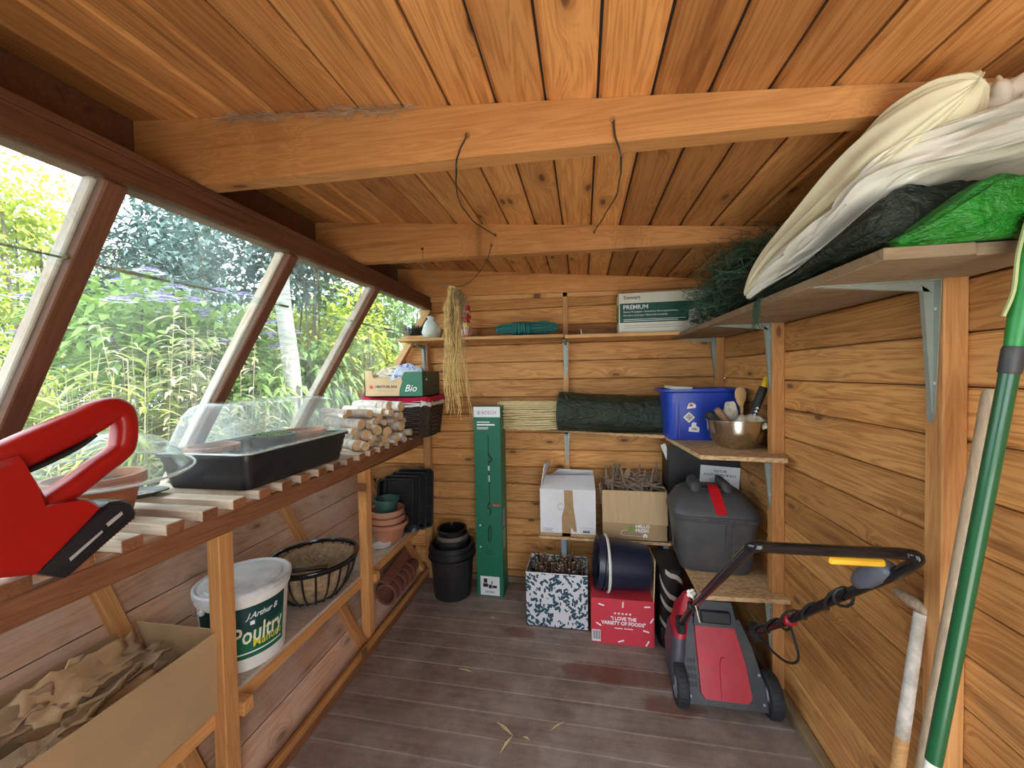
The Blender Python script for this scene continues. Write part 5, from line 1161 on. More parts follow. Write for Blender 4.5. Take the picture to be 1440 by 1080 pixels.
for k in range(115):
    o = bpy.data.objects.new('cut_stick', sg[k % 6]); col.objects.link(o); x_ = jitter(0.155); y_ = jitter(0.085)
    if k < 48:
        o.location = (0.275 + x_ * 0.85, YS + 0.105 + y_ * 0.8, Z1 + 0.008 + 0.05 * random.random()); o.rotation_euler = (R(jitter(7)), R(jitter(24) * 0.8 + x_ * 40), R(jitter(14)))
        if k % 3 == 0: o.scale = (1.1, 1.1, 1.22)
    else:
        q_ = Vector((0.275 + x_ * 0.45, YS + 0.105 + y_ * 0.75, Z1 + 0.262 + 0.0009 * (k - 48))); o.scale = (1, 1, random.uniform(0.55, 0.85)); o.rotation_euler = (0, R(random.choice((1, -1)) * random.uniform(52, 88)), R(jitter(16)))
        o.location = q_ - o.rotation_euler.to_matrix() @ Vector((0, 0, 0.15 * o.scale.z))
    tag(o, 'cut grey-brown stick in the carton on the low stand', 'stick', 'cut sticks in the brown carton')
t = thing('wood_offcut', 'flat pale bark strip standing up among the cut sticks', 'wood', (0.205, YS + 0.06, Z1 + 0.27), rot=(R(-8), R(22), 0)); MB().prism([(-0.012, 0), (0.014, 0), (0.018, 0.10), (0.006, 0.145), (-0.010, 0.13)], (0, 0.004, 0)).build('strip', 'weathered', t)

# ------------------------------------------------------------------ on the floor: leaf-print box, red box, buckets
def leafprint():
    s = NT('leaf_print'); v = s.objcoord(False); prev = (0.66, 0.67, 0.70, 1)
    for k, (ang, ink, sc) in enumerate(((0.6, (0.010, 0.055, 0.085), 23), (-0.7, (0.012, 0.075, 0.10), 26), (1.5, (0.02, 0.06, 0.09), 30))):
        mp = s.node('ShaderNodeMapping'); s.set(mp, 'Vector', v); mp.inputs['Rotation'].default_value = (0, ang, 0); m2 = s.node('ShaderNodeMapping'); s.set(m2, 'Vector', mp.outputs[0]); mp = m2; mp.inputs['Scale'].default_value = (sc, sc * 0.5, sc * 2.3); mp.inputs['Location'].default_value = (k * 3.3, k, k * 1.9)
        vr = s.node('ShaderNodeTexVoronoi', feature='F1'); s.set(vr, 'Vector', mp.outputs[0]); s.set(vr, 'Scale', 1.0)
        sc2 = s.node('ShaderNodeSeparateColor'); s.set(sc2, 0, vr.outputs['Color'])
        f = s.math('MULTIPLY', s.math('LESS_THAN', vr.outputs['Distance'], 0.42), s.math('GREATER_THAN', sc2.outputs[0], 0.45))
        prev = s.mix(f, prev, c4(ink))
    s.set(s.b, 'Base Color', prev); s.set(s.b, 'Roughness', 0.6); MATS['leaf_print'] = s.m
leafprint()
lx = open_box('leaf_print_box', 'white box with dark leaf print full of dark twigs on the floor', 'box', (-0.160, 2.195, 0), 0.336, 0.22, 0.298, 'leaf_print', 'box_black')
MB().tube([(-0.167, -0.109, 0.299), (0.167, -0.109, 0.299), (0.167, 0.109, 0.299), (-0.167, 0.109, 0.299)], 0.003, 5, closed=True).build('rim', 'white_card', lx)
random.seed(41)
for k in range(110):
    o = bpy.data.objects.new('dark_twig', sk[k % 6]); col.objects.link(o); x_ = jitter(0.145); y_ = jitter(0.088)
    o.location = (-0.160 + x_ * 0.86, 2.195 + y_ * 0.8, 0.008 + 0.02 * random.random()); o.rotation_euler = (R(jitter(9)), R(jitter(9) + x_ * 25), random.uniform(0, 6.28)); o.scale = (1, 1, random.uniform(0.82, 1.02))
    tag(o, 'dark cut twig standing in the leaf-print box', 'twig', 'dark twigs in the leaf-print box')
plain('red_card', (0.62, 0.040, 0.062), 0.55, var=0.05)
rx_ = thing('red_carton', 'red printed food carton on the floor under a tipped bucket', 'carton', (0.180, 2.110, 0), rz=R(0.5))
RW, RD, RH = 0.314, 0.215, 0.236
MB().box((0, 0, RH / 2), (RW, RD, RH), ch=0.002).build('carton', 'red_card', rx_)
wallp([(RW / 2 - 0.004, -RD / 2 + 0.002, RH), (RW / 2 - 0.004, RD / 2 - 0.01, RH), (RW / 2 + 0.010, RD / 2 - 0.01, RH + 0.19), (RW / 2 + 0.008, -RD / 2 + 0.03, RH + 0.20)], (0.004, 0, 0), 'raised_flap', 'cardboard_pale', rx_)
rf = -RD / 2 - 0.0008
for txt, sz, zz in (('"I LOVE THE', 0.0255, 0.128), ('VARIETY OF FOODS"', 0.0255, 0.104)): lettering(txt, sz, 'white_ink', rx_, (0.005, rf, zz), (1, 0, 0), (0, 0, 1), align='CENTER', bold=0.0008, squeeze=0.92)
for k in range(5):
    pts = [((0.0075 if j % 2 == 0 else 0.0032) * math.sin(j * math.pi / 5), (0.0075 if j % 2 == 0 else 0.0032) * math.cos(j * math.pi / 5)) for j in range(10)]
    MB().prism(pts, (0, -0.001, 0), o=(-0.036 + 0.0185 * k, -RD / 2, 0.163)).build('star', 'white_ink', rx_)
MB().box((-0.020, rf, 0.086), (0.040, 0.0008, 0.004)).build('small_print', 'white_ink', rx_); MB().box((0.030, rf, 0.086), (0.044, 0.0008, 0.004)).build('small_print', 'white_ink', rx_)
for (x_, z_, a_) in ((-0.105, 0.203, -15), (0.003, 0.210, 85), (0.122, 0.208, 6), (-0.119, 0.100, -30), (0.144, 0.140, 60), (0.116, 0.082, -15), (-0.008, 0.020, 20), (0.122, 0.020, 60)):
    MB().prism([(-0.014, -0.0035), (0.014, -0.0035), (0.016, 0.0), (0.014, 0.0035), (-0.014, 0.0035), (-0.016, 0)], (0, -0.001, 0), o=(x_, -RD / 2, z_), u=(math.cos(R(a_)), 0, math.sin(R(a_))), v=(-math.sin(R(a_)), 0, math.cos(R(a_)))).build('white_dash', 'white_ink', rx_)
MB().box((-0.132, rf, 0.040), (0.044, 0.0008, 0.060)).build('bar_label', 'carton_white', rx_)
for k in range(9): MB().box((-0.149 + 0.0042 * k, rf - 0.0008, 0.043), (0.0012 + 0.0009 * (k % 3), 0.0008, 0.045)).build('bar_line', 'black_ink', rx_)
t = thing('tipped_bucket', 'navy plastic bucket with white rim ring lying on the red carton', 'bucket', (0.055, 2.105, RH + 0.142), rot=(0, R(96), R(5)))
tubpot('body', 'navy_plastic', 0.135, 0.108, 0.27, t, liph=0.001, lip=0.0, n=36) if False else MB().lathe([(0.100, 0.02), (0.128, 0.0), (0.136, 0.0), (0.138, 0.028), (0.133, 0.030), (0.112, 0.265), (0, 0.268), (0, 0.262), (0.106, 0.258), (0.126, 0.03)], 40).build('body', 'navy_plastic', t, smooth=True, auto=40)
MB().lathe([(0.139, 0.036), (0.141, 0.034), (0.141, 0.044), (0.136, 0.046)], 40).build('collar', 'navy_plastic', t, smooth=True)
MB().tube([(0.140 * math.cos(a), 0.140 * math.sin(a), 0.055 + 0.012 * math.cos(a)) for a in [2 * math.pi * k / 40 for k in range(40)]], 0.0075, 8, closed=True).build('handle_ring', 'white_plastic', t, smooth=True)
# black striped bag between the red carton and the mower
plain('bag_black', (0.012, 0.012, 0.014), 0.5, bump=0.4, bscale=30); plain('bag_stripe', (0.50, 0.46, 0.38), 0.6)
bgx = thing('striped_bag', 'black woven bag with beige stripes beside the red carton', 'bag', (0.425, 2.13, 0))
def bagp(u, v, off=0.0):                                  # v up, u round
    a = 2 * math.pi * u; e = 1 + 0.05 * mn.noise(Vector((math.cos(a) * 2, math.sin(a) * 2, v * 5)))
    q = lambda s: math.copysign(abs(s) ** 0.55, s)
    return Vector(((0.062 * e + off) * q(math.cos(a)), (0.125 * e + off) * q(math.sin(a)), 0.405 * v))
m = MB(); m.loft([[bagp(k / 28, v) for k in range(28)] for v in [0, 0.05, 0.2, 0.35, 0.5, 0.65, 0.8, 0.92, 1.0]]).build('body', 'bag_black', bgx, smooth=True, auto=60)
for (u0, v0, u1, v1) in ((0.60, 0.86, 0.80, 0.55), (0.62, 0.62, 0.84, 0.36), (0.60, 0.34, 0.80, 0.18), (0.70, 0.95, 0.86, 0.80)):
    MB().grid(10, 1, lambda u, v: bagp(u0 + (u1 - u0) * u, v0 + (v1 - v0) * u + 0.06 * v, 0.002)).build('stripe', 'bag_stripe', bgx, smooth=True)

# ------------------------------------------------------------------ lawnmower, its back to the room
plain('mower_red', (0.46, 0.012, 0.030), 0.38, var=0.08, dirt=(0.30, 0.10, 0.09), dirt_amt=0.25); plain('mower_dark', (0.040, 0.042, 0.048), 0.5, var=0.15, dirt=(0.12, 0.11, 0.10), dirt_amt=0.35)
plain('mower_slate', (0.060, 0.056, 0.075), 0.45, var=0.12); plain('tyre', (0.020, 0.022, 0.026), 0.7, var=0.3); plain('hub_grey', (0.30, 0.32, 0.36), 0.45); plain('switch_grey', (0.10, 0.11, 0.14), 0.4); plain('lever_yellow', (0.80, 0.42, 0.02), 0.4)
mo = Vector((0.556, 1.702, 0))
mw_ = thing('lawnmower', 'red and grey electric lawnmower with black handle beside the boarded wall', 'lawnmower', mo)
MB().loft([rrect(0.315, 0.46, 0.08, 6, 0.045, (0, 0.22)), rrect(0.325, 0.48, 0.09, 6, 0.075, (0, 0.22)), rrect(0.315, 0.46, 0.10, 6, 0.155, (0, 0.225)), rrect(0.26, 0.38, 0.10, 6, 0.200, (0, 0.235))]).build('deck', 'mower_slate', mw_, smooth=True, auto=40)
MB().loft([rrect(0.24, 0.27, 0.09, 6, 0.18, (-0.03, 0.21)), rrect(0.22, 0.24, 0.09, 6, 0.27, (-0.03, 0.20)), rrect(0.17, 0.18, 0.08, 6, 0.325, (-0.03, 0.19)), rrect(0.08, 0.09, 0.04, 6, 0.340, (-0.03, 0.18))]).build('motor_cover', 'mower_red', mw_, smooth=True, auto=50)
# sloping rear panel (grey) with the red grass flap
def rp_(x, s, off=0.0):                                    # x across, s up the panel 0..1
    return Vector((x, -0.050 + 0.115 * s - off * 0.90, 0.050 + 0.250 * s + off * 0.41))
def panel(name, pts, th, mat, off=0.0, parent=None, ch=0.004):
    A = [rp_(x, s, off) for x, s in pts]; B = [rp_(x * 0.985, 0.5 + (s - 0.5) * 0.985, off + th) for x, s in pts]
    return MB().loft([A, B]).build(name, mat, parent or mw_, smooth=True, auto=30)
panel('rear_panel', [(-0.155, -0.06), (0.152, -0.06), (0.150, 0.30), (0.125, 0.75), (0.090, 1.10), (-0.105, 1.10), (-0.150, 0.80)], 0.020, 'mower_dark', -0.016)
flap = panel('grass_flap', [(-0.100, 0.10), (-0.085, 0.03), (0.075, 0.03), (0.094, 0.10), (0.085, 0.55), (0.062, 0.98), (0.050, 1.02), (-0.088, 1.02), (-0.098, 0.96)], 0.014, 'mower_red', 0.004)
panel('flap_ridge', [(-0.026, 0.05), (0.034, 0.05), (0.018, 0.50), (0.006, 0.58), (-0.006, 0.58), (-0.016, 0.50)], 0.010, 'mower_red', 0.017, flap)
for r_ in range(4):
    for c_ in range(3): panel('vent_slot', [(-0.140 + 0.012 * c_, 0.16 + 0.10 * r_), (-0.134 + 0.012 * c_, 0.16 + 0.10 * r_), (-0.134 + 0.012 * c_, 0.22 + 0.10 * r_), (-0.140 + 0.012 * c_, 0.22 + 0.10 * r_)], 0.001, 'box_black', 0.0045)
for (x_, s_) in ((0.138, 0.02), (0.135, 0.38), (-0.140, 0.02)): panel('screw', [(x_ - 0.004, s_), (x_ + 0.004, s_), (x_ + 0.004, s_ + 0.03), (x_ - 0.004, s_ + 0.03)], 0.002, 'hub_grey', 0.0045)
MB().loft([[Vector(p) for p in ((-0.100, 0.045, 0.300), (0.075, 0.045, 0.300), (0.085, 0.16, 0.30), (-0.105, 0.16, 0.30))], [Vector(p) for p in ((-0.085, 0.075, 0.395), (0.058, 0.075, 0.395), (0.060, 0.15, 0.40), (-0.090, 0.15, 0.40))]]).build('chute_hood', 'mower_dark', mw_)
MB().box((-0.012, 0.052, 0.340), (0.12, 0.020, 0.050), rot=Matrix.Rotation(R(-18), 3, 'X'), ch=0.006).build('chute_mouth', 'box_black', mw_)
MB().loft([rrect(0.055, 0.16, 0.025, 4, 0.06, (-0.172, 0.07)), rrect(0.065, 0.17, 0.028, 4, 0.17, (-0.170, 0.08)), rrect(0.055, 0.15, 0.025, 4, 0.255, (-0.158, 0.10))]).build('side_shroud', 'mower_slate', mw_, smooth=True, auto=50)
MB().loft([rrect(0.052, 0.14, 0.022, 4, 0.250, (-0.158, 0.09)), rrect(0.050, 0.10, 0.022, 4, 0.33, (-0.140, 0.09)), rrect(0.034, 0.05, 0.015, 4, 0.405, (-0.118, 0.09)), rrect(0.022, 0.03, 0.010, 4, 0.418, (-0.116, 0.09))]).build('side_cover', 'mower_red', mw_, smooth=True, auto=50)
for (x_, y_, r_, w_) in ((-0.172, -0.015, 0.083, 0.044), (0.172, -0.015, 0.083, 0.046), (-0.165, 0.38, 0.070, 0.040), (0.165, 0.38, 0.070, 0.040)):
    rot = Matrix.Rotation(R(90), 3, 'Y')
    wh = MB().lathe([(r_ * 0.62, -w_ / 2), (r_ * 0.92, -w_ / 2), (r_, -w_ * 0.32), (r_, w_ * 0.32), (r_ * 0.92, w_ / 2), (r_ * 0.62, w_ / 2)], 32, c=(x_, y_, r_), rot=rot).build('wheel', 'tyre', mw_, smooth=True, auto=50)
    MB().lathe([(0, -w_ * 0.42), (r_ * 0.30, -w_ * 0.46), (r_ * 0.34, -w_ * 0.30), (r_ * 0.63, -w_ * 0.30), (r_ * 0.66, -w_ * 0.48), (r_ * 0.66, w_ * 0.48), (r_ * 0.63, w_ * 0.30), (0, w_ * 0.35)], 24, c=(x_, y_, r_), rot=rot).build('hub', 'hub_grey', wh, smooth=True, auto=30)
    for k in range(28):
        a = 2 * math.pi * k / 28; MB().box((x_, y_ + (r_ - 0.0005) * math.cos(a), r_ + (r_ - 0.0005) * math.sin(a)), (w_ * 0.7, 0.004, 0.003), rot=Matrix.Rotation(a, 3, 'X')).build('tread', 'tyre', wh)
# handle: two side bars and a bent top bar
HL = [Vector((0.385, 1.672, 0.345)), hit(975, 852, 0, 0.392), hit(1040, 785, 0, 0.372)]
top0, top1 = hit(1060, 769, 0, 0.372), hit(1272, 779, 0, 0.688)
HRr = [hit(1291, 786, 0, 0.705), hit(1262, 805, 0, 0.700), hit(1180, 840, 0, 0.690), hit(1110, 872, 0, 0.672), Vector((0.655, 1.640, 0.365))]
hpts = [HL[0], HL[1]] + spread([HL[1], HL[2], top0, top0.lerp(top1, 0.15), top0.lerp(top1, 0.5), top0.lerp(top1, 0.85), top1, HRr[0], HRr[1], HRr[2], HRr[3], HRr[4]], 5)[1:]
under(MB().tube(hpts, 0.0125, 10).build('handle_bar', 'black_gloss', smooth=True, auto=70), mw_)
for p in (HL[0], HRr[4]): under(MB().box(p, (0.034, 0.05, 0.06), ch=0.008).build('handle_joint', 'box_black'), mw_)
for p in (HL[1], HRr[3]): under(MB().lathe([(0, -0.020), (0.014, -0.018), (0.018, 0.0), (0.014, 0.018), (0, 0.020)], 12, c=p, rot=Matrix.Rotation(R(90), 3, 'Y')).build('clamp_knob', 'mower_red' if p is HRr[3] else 'box_black', smooth=True), mw_)
sbp = hit(1226, 806, 0, 0.690); sdir = (HRr[2] - HRr[0]).normalized(); sup = Vector((0, 0, 1)); sup = (sup - sdir * sup.dot(sdir)).normalized(); sside = sdir.cross(sup)
mrot = Matrix((sside, sdir, sup)).transposed()
rings = []
for f, w_, h_ in ((-1, 0.016, 0.018), (-0.9, 0.024, 0.026), (-0.3, 0.030, 0.036), (0.4, 0.030, 0.036), (0.9, 0.022, 0.024), (1.0, 0.012, 0.014)):
    rings.append([sbp + mrot @ Vector((0.9 * w_ * math.cos(a), 0.066 * f, 0.82 * h_ * max(-0.72, math.sin(a)) - 0.006)) for a in [2 * math.pi * k / 14 for k in range(14)]])
under(MB().loft(rings).build('switch_box', 'switch_grey', smooth=True, auto=60), mw_)
under(MB().box(sbp + mrot @ Vector((-0.004, -0.006, 0.034)), (0.030, 0.050, 0.014), rot=mrot, ch=0.004).build('safety_button', 'lever_yellow'), mw_)
l0, l1 = hit(1165, 788, 0, 0.560), hit(1245, 792, 0, 0.668)
ld = (l1 - l0).normalized(); lr = Matrix((ld, Vector((0, 0, 1)).cross(ld).normalized(), ld.cross(Vector((0, 0, 1)).cross(ld).normalized()))).transposed()
under(MB().box((l0 + l1) / 2, ((l1 - l0).length, 0.012, 0.017), rot=lr, ch=0.004).build('start_lever', 'lever_yellow'), mw_)
cpts = []                                                  # supply cable wound round the lower bar
cpath = spread([HRr[2] + Vector((0, -0.03, 0.02)), HRr[2], HRr[2].lerp(HRr[3], 0.5), HRr[3], HRr[3].lerp(HRr[4], 0.6), HRr[4]], 12)
for i, p in enumerate(cpath):
    a = i * 0.62; rr_ = 0.0175 + 0.012 * max(0, math.sin(i * 0.21)); cpts.append(p + Vector((math.cos(a) * rr_, 0, math.sin(a) * rr_)))
under(MB().tube(cpts, 0.0042, 6).build('supply_cable', 'box_black', smooth=True), mw_)
lp0 = HRr[4]; cl_ = spread([lp0, lp0 + Vector((0.01, -0.09, 0.0)), lp0 + Vector((0.02, -0.20, 0.03)), lp0 + Vector((0.02, -0.27, 0.10)), HRr[3] + Vector((0, 0, -0.01))], 6)
under(MB().tube(cl_, 0.0042, 6).build('supply_cable', 'box_black', smooth=True), mw_)
tgp = hit(971, 832, 0, 0.372)
t_ = MB()
for k in range(5): t_.lathe([(0, -0.003), (0.008, 0), (0, 0.003)], 8, c=tgp + Vector((0.010 * math.cos(k * 1.256), -0.012, 0.010 * math.sin(k * 1.256))), rot=Matrix.Rotation(R(90), 3, 'X'))
under(t_.build('cable_tie', 'white_plastic'), mw_)
under(MB().tube([tgp + Vector((0, -0.012, 0)), tgp + Vector((0.015, -0.014, -0.05)), tgp + Vector((0.028, -0.010, -0.105))], 0.0018, 5).build('cable_tie', 'cream_ink'), mw_)

# ------------------------------------------------------------------ on the high shelf: netting, fleece, tarpaulins
HT = HS + 0.0225
def lump(name, label, cat, mat, secs, n=72, m_=36, fold=0.14, seed=1.0, ff=5.0, along=1.6, ex=0.75, axis='y'):
    """Folded cloth mass: sections (y, x_front, x_back, z_low, z_high) along the shelf, folds running lengthwise."""
    S = spread([Vector((s[1], s[2], s[3])) for s in secs], 6); S2 = spread([Vector((s[0], s[4], 0)) for s in secs], 6); rings = []; N = len(S)
    for i in range(N):
        xf, xb, z0 = S[i]; y_, z1 = S2[i].x, S2[i].y; cx_, cz_ = (xf + xb) / 2, (z0 + z1) / 2; a_, b_ = max(0.004, (xb - xf) / 2), max(0.004, (z1 - z0) / 2); ring = []
        for k in range(n):
            t = 2 * math.pi * k / n; c_, s_ = math.cos(t), math.sin(t)
            w = 1 + fold * mn.noise(Vector((c_ * ff * 0.5 + seed, s_ * ff * 0.5, y_ * along))) - fold * 0.9 * max(0, 0.22 - abs(mn.noise(Vector((c_ * ff * 0.9 - seed, s_ * ff * 0.9, y_ * along * 0.8))))) / 0.22 * 0.5 + fold * 0.6 * mn.noise(Vector((c_ * ff + seed * 2, s_ * ff, y_ * along * 2.2)))
            q = lambda v: math.copysign(abs(v) ** ex, v)
            if axis == 'x': ring.append(Vector((min(y_ + 0.012 * mn.noise(Vector((c_ * 3, s_ * 3, seed))), XR - 0.004), cx_ + a_ * q(c_) * w, max(cz_ + b_ * q(s_) * w, z0)))); continue
            ring.append(Vector((min(cx_ + a_ * q(c_) * w, XR - 0.004), y_ + 0.012 * mn.noise(Vector((c_ * 3, s_ * 3, seed))), max(cz_ + b_ * q(s_) * w, z0))))
        rings.append(ring)
    o = MB().loft(rings).build(name, mat, smooth=True, auto=80); return tag(o, label, cat)
lump('tarpaulin', 'dark green folded tarpaulin under the pale fleece on the high shelf', 'tarpaulin', 'tarp_olive', [(1.46, 0.560, 0.70, HT, HT + 0.012), (1.32, 0.535, 0.78, HT, HT + 0.024), (1.13, 0.534, 0.815, HT, HT + 0.048), (0.97, 0.536, 0.815, HT, HT + 0.095), (0.880, 0.545, 0.80, HT, HT + 0.132), (0.855, 0.56, 0.76, HT + 0.01, HT + 0.130)], seed=2.0, fold=0.16)
lump('green_tarpaulin', 'bright green folded tarpaulin at the end of the high shelf', 'tarpaulin', 'tarp_green', [(0.553, 0.800, 0.825, HT, HT + 0.012), (0.590, 0.785, 0.850, HT, HT + 0.036), (0.640, 0.775, 0.852, HT, HT + 0.080), (0.685, 0.770, 0.852, HT, HT + 0.112), (0.750, 0.775, 0.852, HT, HT + 0.090), (0.815, 0.785, 0.850, HT, HT + 0.062)], seed=5.0, fold=0.24, ff=4.0, axis='x', ex=0.85)
lump('garden_fleece', 'cream garden fleece draped in a long tapering heap on the high shelf', 'fleece', 'fleece', [(1.400, 0.526, 0.545, HT + 0.030, HT + 0.052), (1.340, 0.522, 0.580, HT + 0.055, HT + 0.110), (1.23, 0.525, 0.66, HT + 0.098, HT + 0.170), (1.10, 0.530, 0.72, HT + 0.125, HT + 0.212), (0.95, 0.540, 0.76, HT + 0.150, HT + 0.258), (0.86, 0.552, 0.70, HT + 0.170, HT + 0.276), (0.80, 0.58, 0.675, HT + 0.195, HT + 0.278), (0.775, 0.600, 0.66, HT + 0.212, HT + 0.268), (0.762, 0.615, 0.645, HT + 0.225, HT + 0.258), (0.757, 0.626, 0.634, HT + 0.238, HT + 0.246)], seed=8.0, fold=0.20, ff=6.0, along=1.2, ex=0.6)
lump('garden_fleece', 'white crumpled fleece lying under the cream one on the high shelf', 'fleece', 'fleece_white', [(1.385, 0.528, 0.55, HT + 0.014, HT + 0.040), (1.25, 0.525, 0.66, HT + 0.036, HT + 0.098), (1.10, 0.532, 0.76, HT + 0.062, HT + 0.128), (0.95, 0.545, 0.80, HT + 0.108, HT + 0.165), (0.85, 0.565, 0.815, HT + 0.136, HT + 0.205), (0.77, 0.610, 0.818, HT + 0.122, HT + 0.205), (0.70, 0.630, 0.815, HT + 0.110, HT + 0.185), (0.64, 0.650, 0.80, HT + 0.100, HT + 0.150), (0.61, 0.68, 0.78, HT + 0.105, HT + 0.130)], seed=11.0, fold=0.26, ff=7.0, along=5.0)
# gathered ruffle on top of the white fleece
t = thing('fleece_bundle', 'gathered end of a fleece bunched into ruffles near the roof', 'fleece', (0.748, 0.830, HT + 0.205)); random.seed(17)
for k in range(5):
    c0 = Vector((-0.030 + 0.017 * k, 0.022 * math.sin(k * 2.3), 0.022 + 0.016 * math.cos(k * 1.7))); r_ = 0.034 + 0.005 * (k % 2); rings = []
    for i in range(1, 22):
        ph = math.pi * i / 22; ring = []
        for j in range(36):
            a = 2 * math.pi * j / 36; d = Vector((math.sin(ph) * math.cos(a), math.sin(ph) * math.sin(a), math.cos(ph)))
            ring.append(c0 + d * r_ * (1 + 0.38 * math.sin(a * 5 + k) * math.sin(ph) * (0.35 + 0.65 * (0.5 + 0.5 * math.cos(ph))) + 0.35 * mn.noise(d * 2.2 + Vector((k * 3, 0, 0)))))
        rings.append(ring)
    MB().loft(rings).build('ruffle', 'fleece_white', t, smooth=True, auto=120)
# green garden netting
plain('net_green', (0.030, 0.10, 0.055), 0.5, var=0.3); plain('net_dark', (0.006, 0.010, 0.008), 0.7, bump=0.8, bscale=60)
nt = thing('garden_netting', 'tangled heap of dark green garden netting on the high shelf', 'netting', (0.640, 1.76, HT))
rings = []
for i in range(15):
    f = i / 14; s = math.sin(math.pi * min(1, max(0.03, f))) ** 0.6; ring = []
    for k in range(22):
        a = 2 * math.pi * k / 22; w = 1 + 0.14 * mn.noise(Vector((math.cos(a) * 2, math.sin(a) * 2, f * 6))); ring.append(Vector((0.010 + 0.105 * s * w * math.cos(a), -0.36 + 0.70 * f, max(0.001, (0.085 + 0.085 * s * w * math.sin(a)) * (1.55 - 0.65 * f)))))
    rings.append(ring)
MB().loft(rings).build('rolled_core', 'net_dark', nt, smooth=True, auto=80)
m = MB(); random.seed(19)
for k in range(1150):
    f = random.random(); a = random.uniform(-0.5, 3.9); s = math.sin(math.pi * (0.08 + 0.84 * f)) ** 0.6; y_ = -0.40 + 0.78 * f
    p = Vector((0.01 + 0.105 * s * math.cos(a), y_, (0.09 + 0.095 * s * math.sin(a)) * (1.55 - 0.65 * f))); out = Vector((math.cos(a), jitter(0.8), math.sin(a) * 0.8)).normalized(); tg = Vector((jitter(1), jitter(1), jitter(1))).normalized(); L = random.uniform(0.05, 0.13)
    pts = [p, p + out * L * 0.25 + tg * L * 0.3, p + out * L * 0.38 + tg * L * 0.75 + Vector((jitter(.02), jitter(.02), jitter(.02))), p + out * L * 0.18 + tg * L]
    for q_ in pts: q_.x = min(q_.x, XR - 0.65); q_.z = min(max(q_.z, 0.004), 0.268)
    m.tube(spread(pts, 2), 0.0009, 3, caps=False)
m.build('tangle', 'net_green', nt)['kind'] = 'stuff'
m = MB(); random.seed(23); p0 = Vector((-0.108, -0.46, 0.010))
for k in range(26):
    pts = [p0 + Vector((0.01, jitter(0.01), 0.0)), p0 + Vector((-0.006 + jitter(0.006), jitter(0.012), -0.02)), p0 + Vector((-0.008 + jitter(0.010), jitter(0.02), -0.05 + jitter(0.02))), p0 + Vector((-0.006 + jitter(0.015), jitter(0.03), -0.085 + jitter(0.03)))]
    m.tube(spread(pts, 2), 0.0009, 3, caps=False)
m.build('loose_end', 'net_green', nt)['kind'] = 'stuff'

# ------------------------------------------------------------------ long tools against the right wall
plain('pole_green', (0.008, 0.085, 0.030), 0.3, var=0.06, coat=0.3); plain('pole_bright', (0.020, 0.24, 0.045), 0.35); plain('ash_wood', (0.40, 0.30, 0.20), 0.7, var=0.25, stretch=(8, 8, 1)); plain('paint_worn', (0.62, 0.58, 0.52), 0.7, var=0.25, vscale=30, dirt=(0.30, 0.23, 0.16), dirt_amt=0.7); plain('twine', (0.42, 0.46, 0.22), 0.8)
pA, pB = hit(1430, 470, 0, 0.700), hit(1312, 1075, 0, 0.620); pdir = (pA - pB).normalized()
pF = pB + pdir * ((0.0 - pB.z) / pdir.z); pT = pB + pdir * ((1.66 - pB.z) / pdir.z)
gp_ = thing('green_pole', 'long dark green pole leaning on the end of the high shelf', 'pole', pF)
at_ = lambda z_: pdir * (z_ / pdir.z)
MB().tube([at_(0.0), at_(1.40)], 0.0118, 18).build('shaft', 'pole_green', gp_, smooth=True, auto=50)
MB().tube([at_(1.385), at_(1.388), at_(1.425), at_(1.43)], [0.0118, 0.0138, 0.0138, 0.0125], 18).build('collar', 'mower_dark', gp_, smooth=True, auto=50)
MB().tube([at_(1.428), at_(1.45), at_(1.52), at_(1.60), at_(1.66)], [0.0118, 0.0130, 0.0155, 0.0165, 0.011], 16).build('head_sleeve', 'pole_bright', gp_, smooth=True, auto=60)
MB().tube([at_(0.60), at_(0.678)], 0.0121, 18).build('white_band', 'white_plastic', gp_, smooth=True)
MB().tube(spread([at_(1.64) + Vector((-0.015, 0, 0)), at_(1.58) + Vector((-0.019, 0, 0)), at_(1.52) + Vector((-0.019, -0.004, 0)), at_(1.48) + Vector((-0.023, 0, 0))], 4), 0.003, 5).build('twine', 'twine', gp_, smooth=True)
sA, sB = hit(1395, 548, 0, 0.785), hit(1352, 790, 0, 0.735); sdir = (sA - sB).normalized(); sF = sB + sdir * (-sB.z / sdir.z)
t = thing('tool_stick', 'plain brown wooden tool handle leaning behind the green pole', 'tool handle', sF)
L = (sA - sF).length; MB().tube([sdir * 0, sdir * (L * 0.5), sdir * (L - 0.01), sdir * L], [0.0135, 0.0140, 0.0135, 0.010], 14).build('shaft', 'ash_wood', t, smooth=True, auto=60)
kA, kB = hit(1294, 862, 0, 0.772), hit(1263, 1075, 0, 0.705); kdir = (kA - kB).normalized(); kF = kB + kdir * (-kB.z / kdir.z); kF = kF + Vector((0, 0, 0))
t = thing('garden_spade', 'old garden spade with worn pale T handle leaning on the boarded wall', 'spade', kF); L = (kA - kF).length
Lp = (hit(1273, 1040, 0, 0.71) - kF).length
MB().tube([kdir * (Lp * 0.985), kdir * (Lp + 0.12), kdir * L], [0.0132, 0.0125, 0.0115], 14).build('painted_shaft', 'paint_worn', t, smooth=True)
MB().tube([kdir * 0.24, kdir * (Lp * 0.99)], [0.0130, 0.0131], 14).build('shaft', 'timber_pale', t, smooth=True)
g0, g1 = hit(1257, 829, 0, 0.770) - kF, hit(1308, 862, 0, 0.785) - kF
MB().tube([g0, g0.lerp(g1, 0.06), g0.lerp(g1, 0.5), g0.lerp(g1, 0.94), g1], [0.007, 0.011, 0.0150, 0.013, 0.008], 12).build('cross_grip', 'ash_wood', t, smooth=True, auto=60)
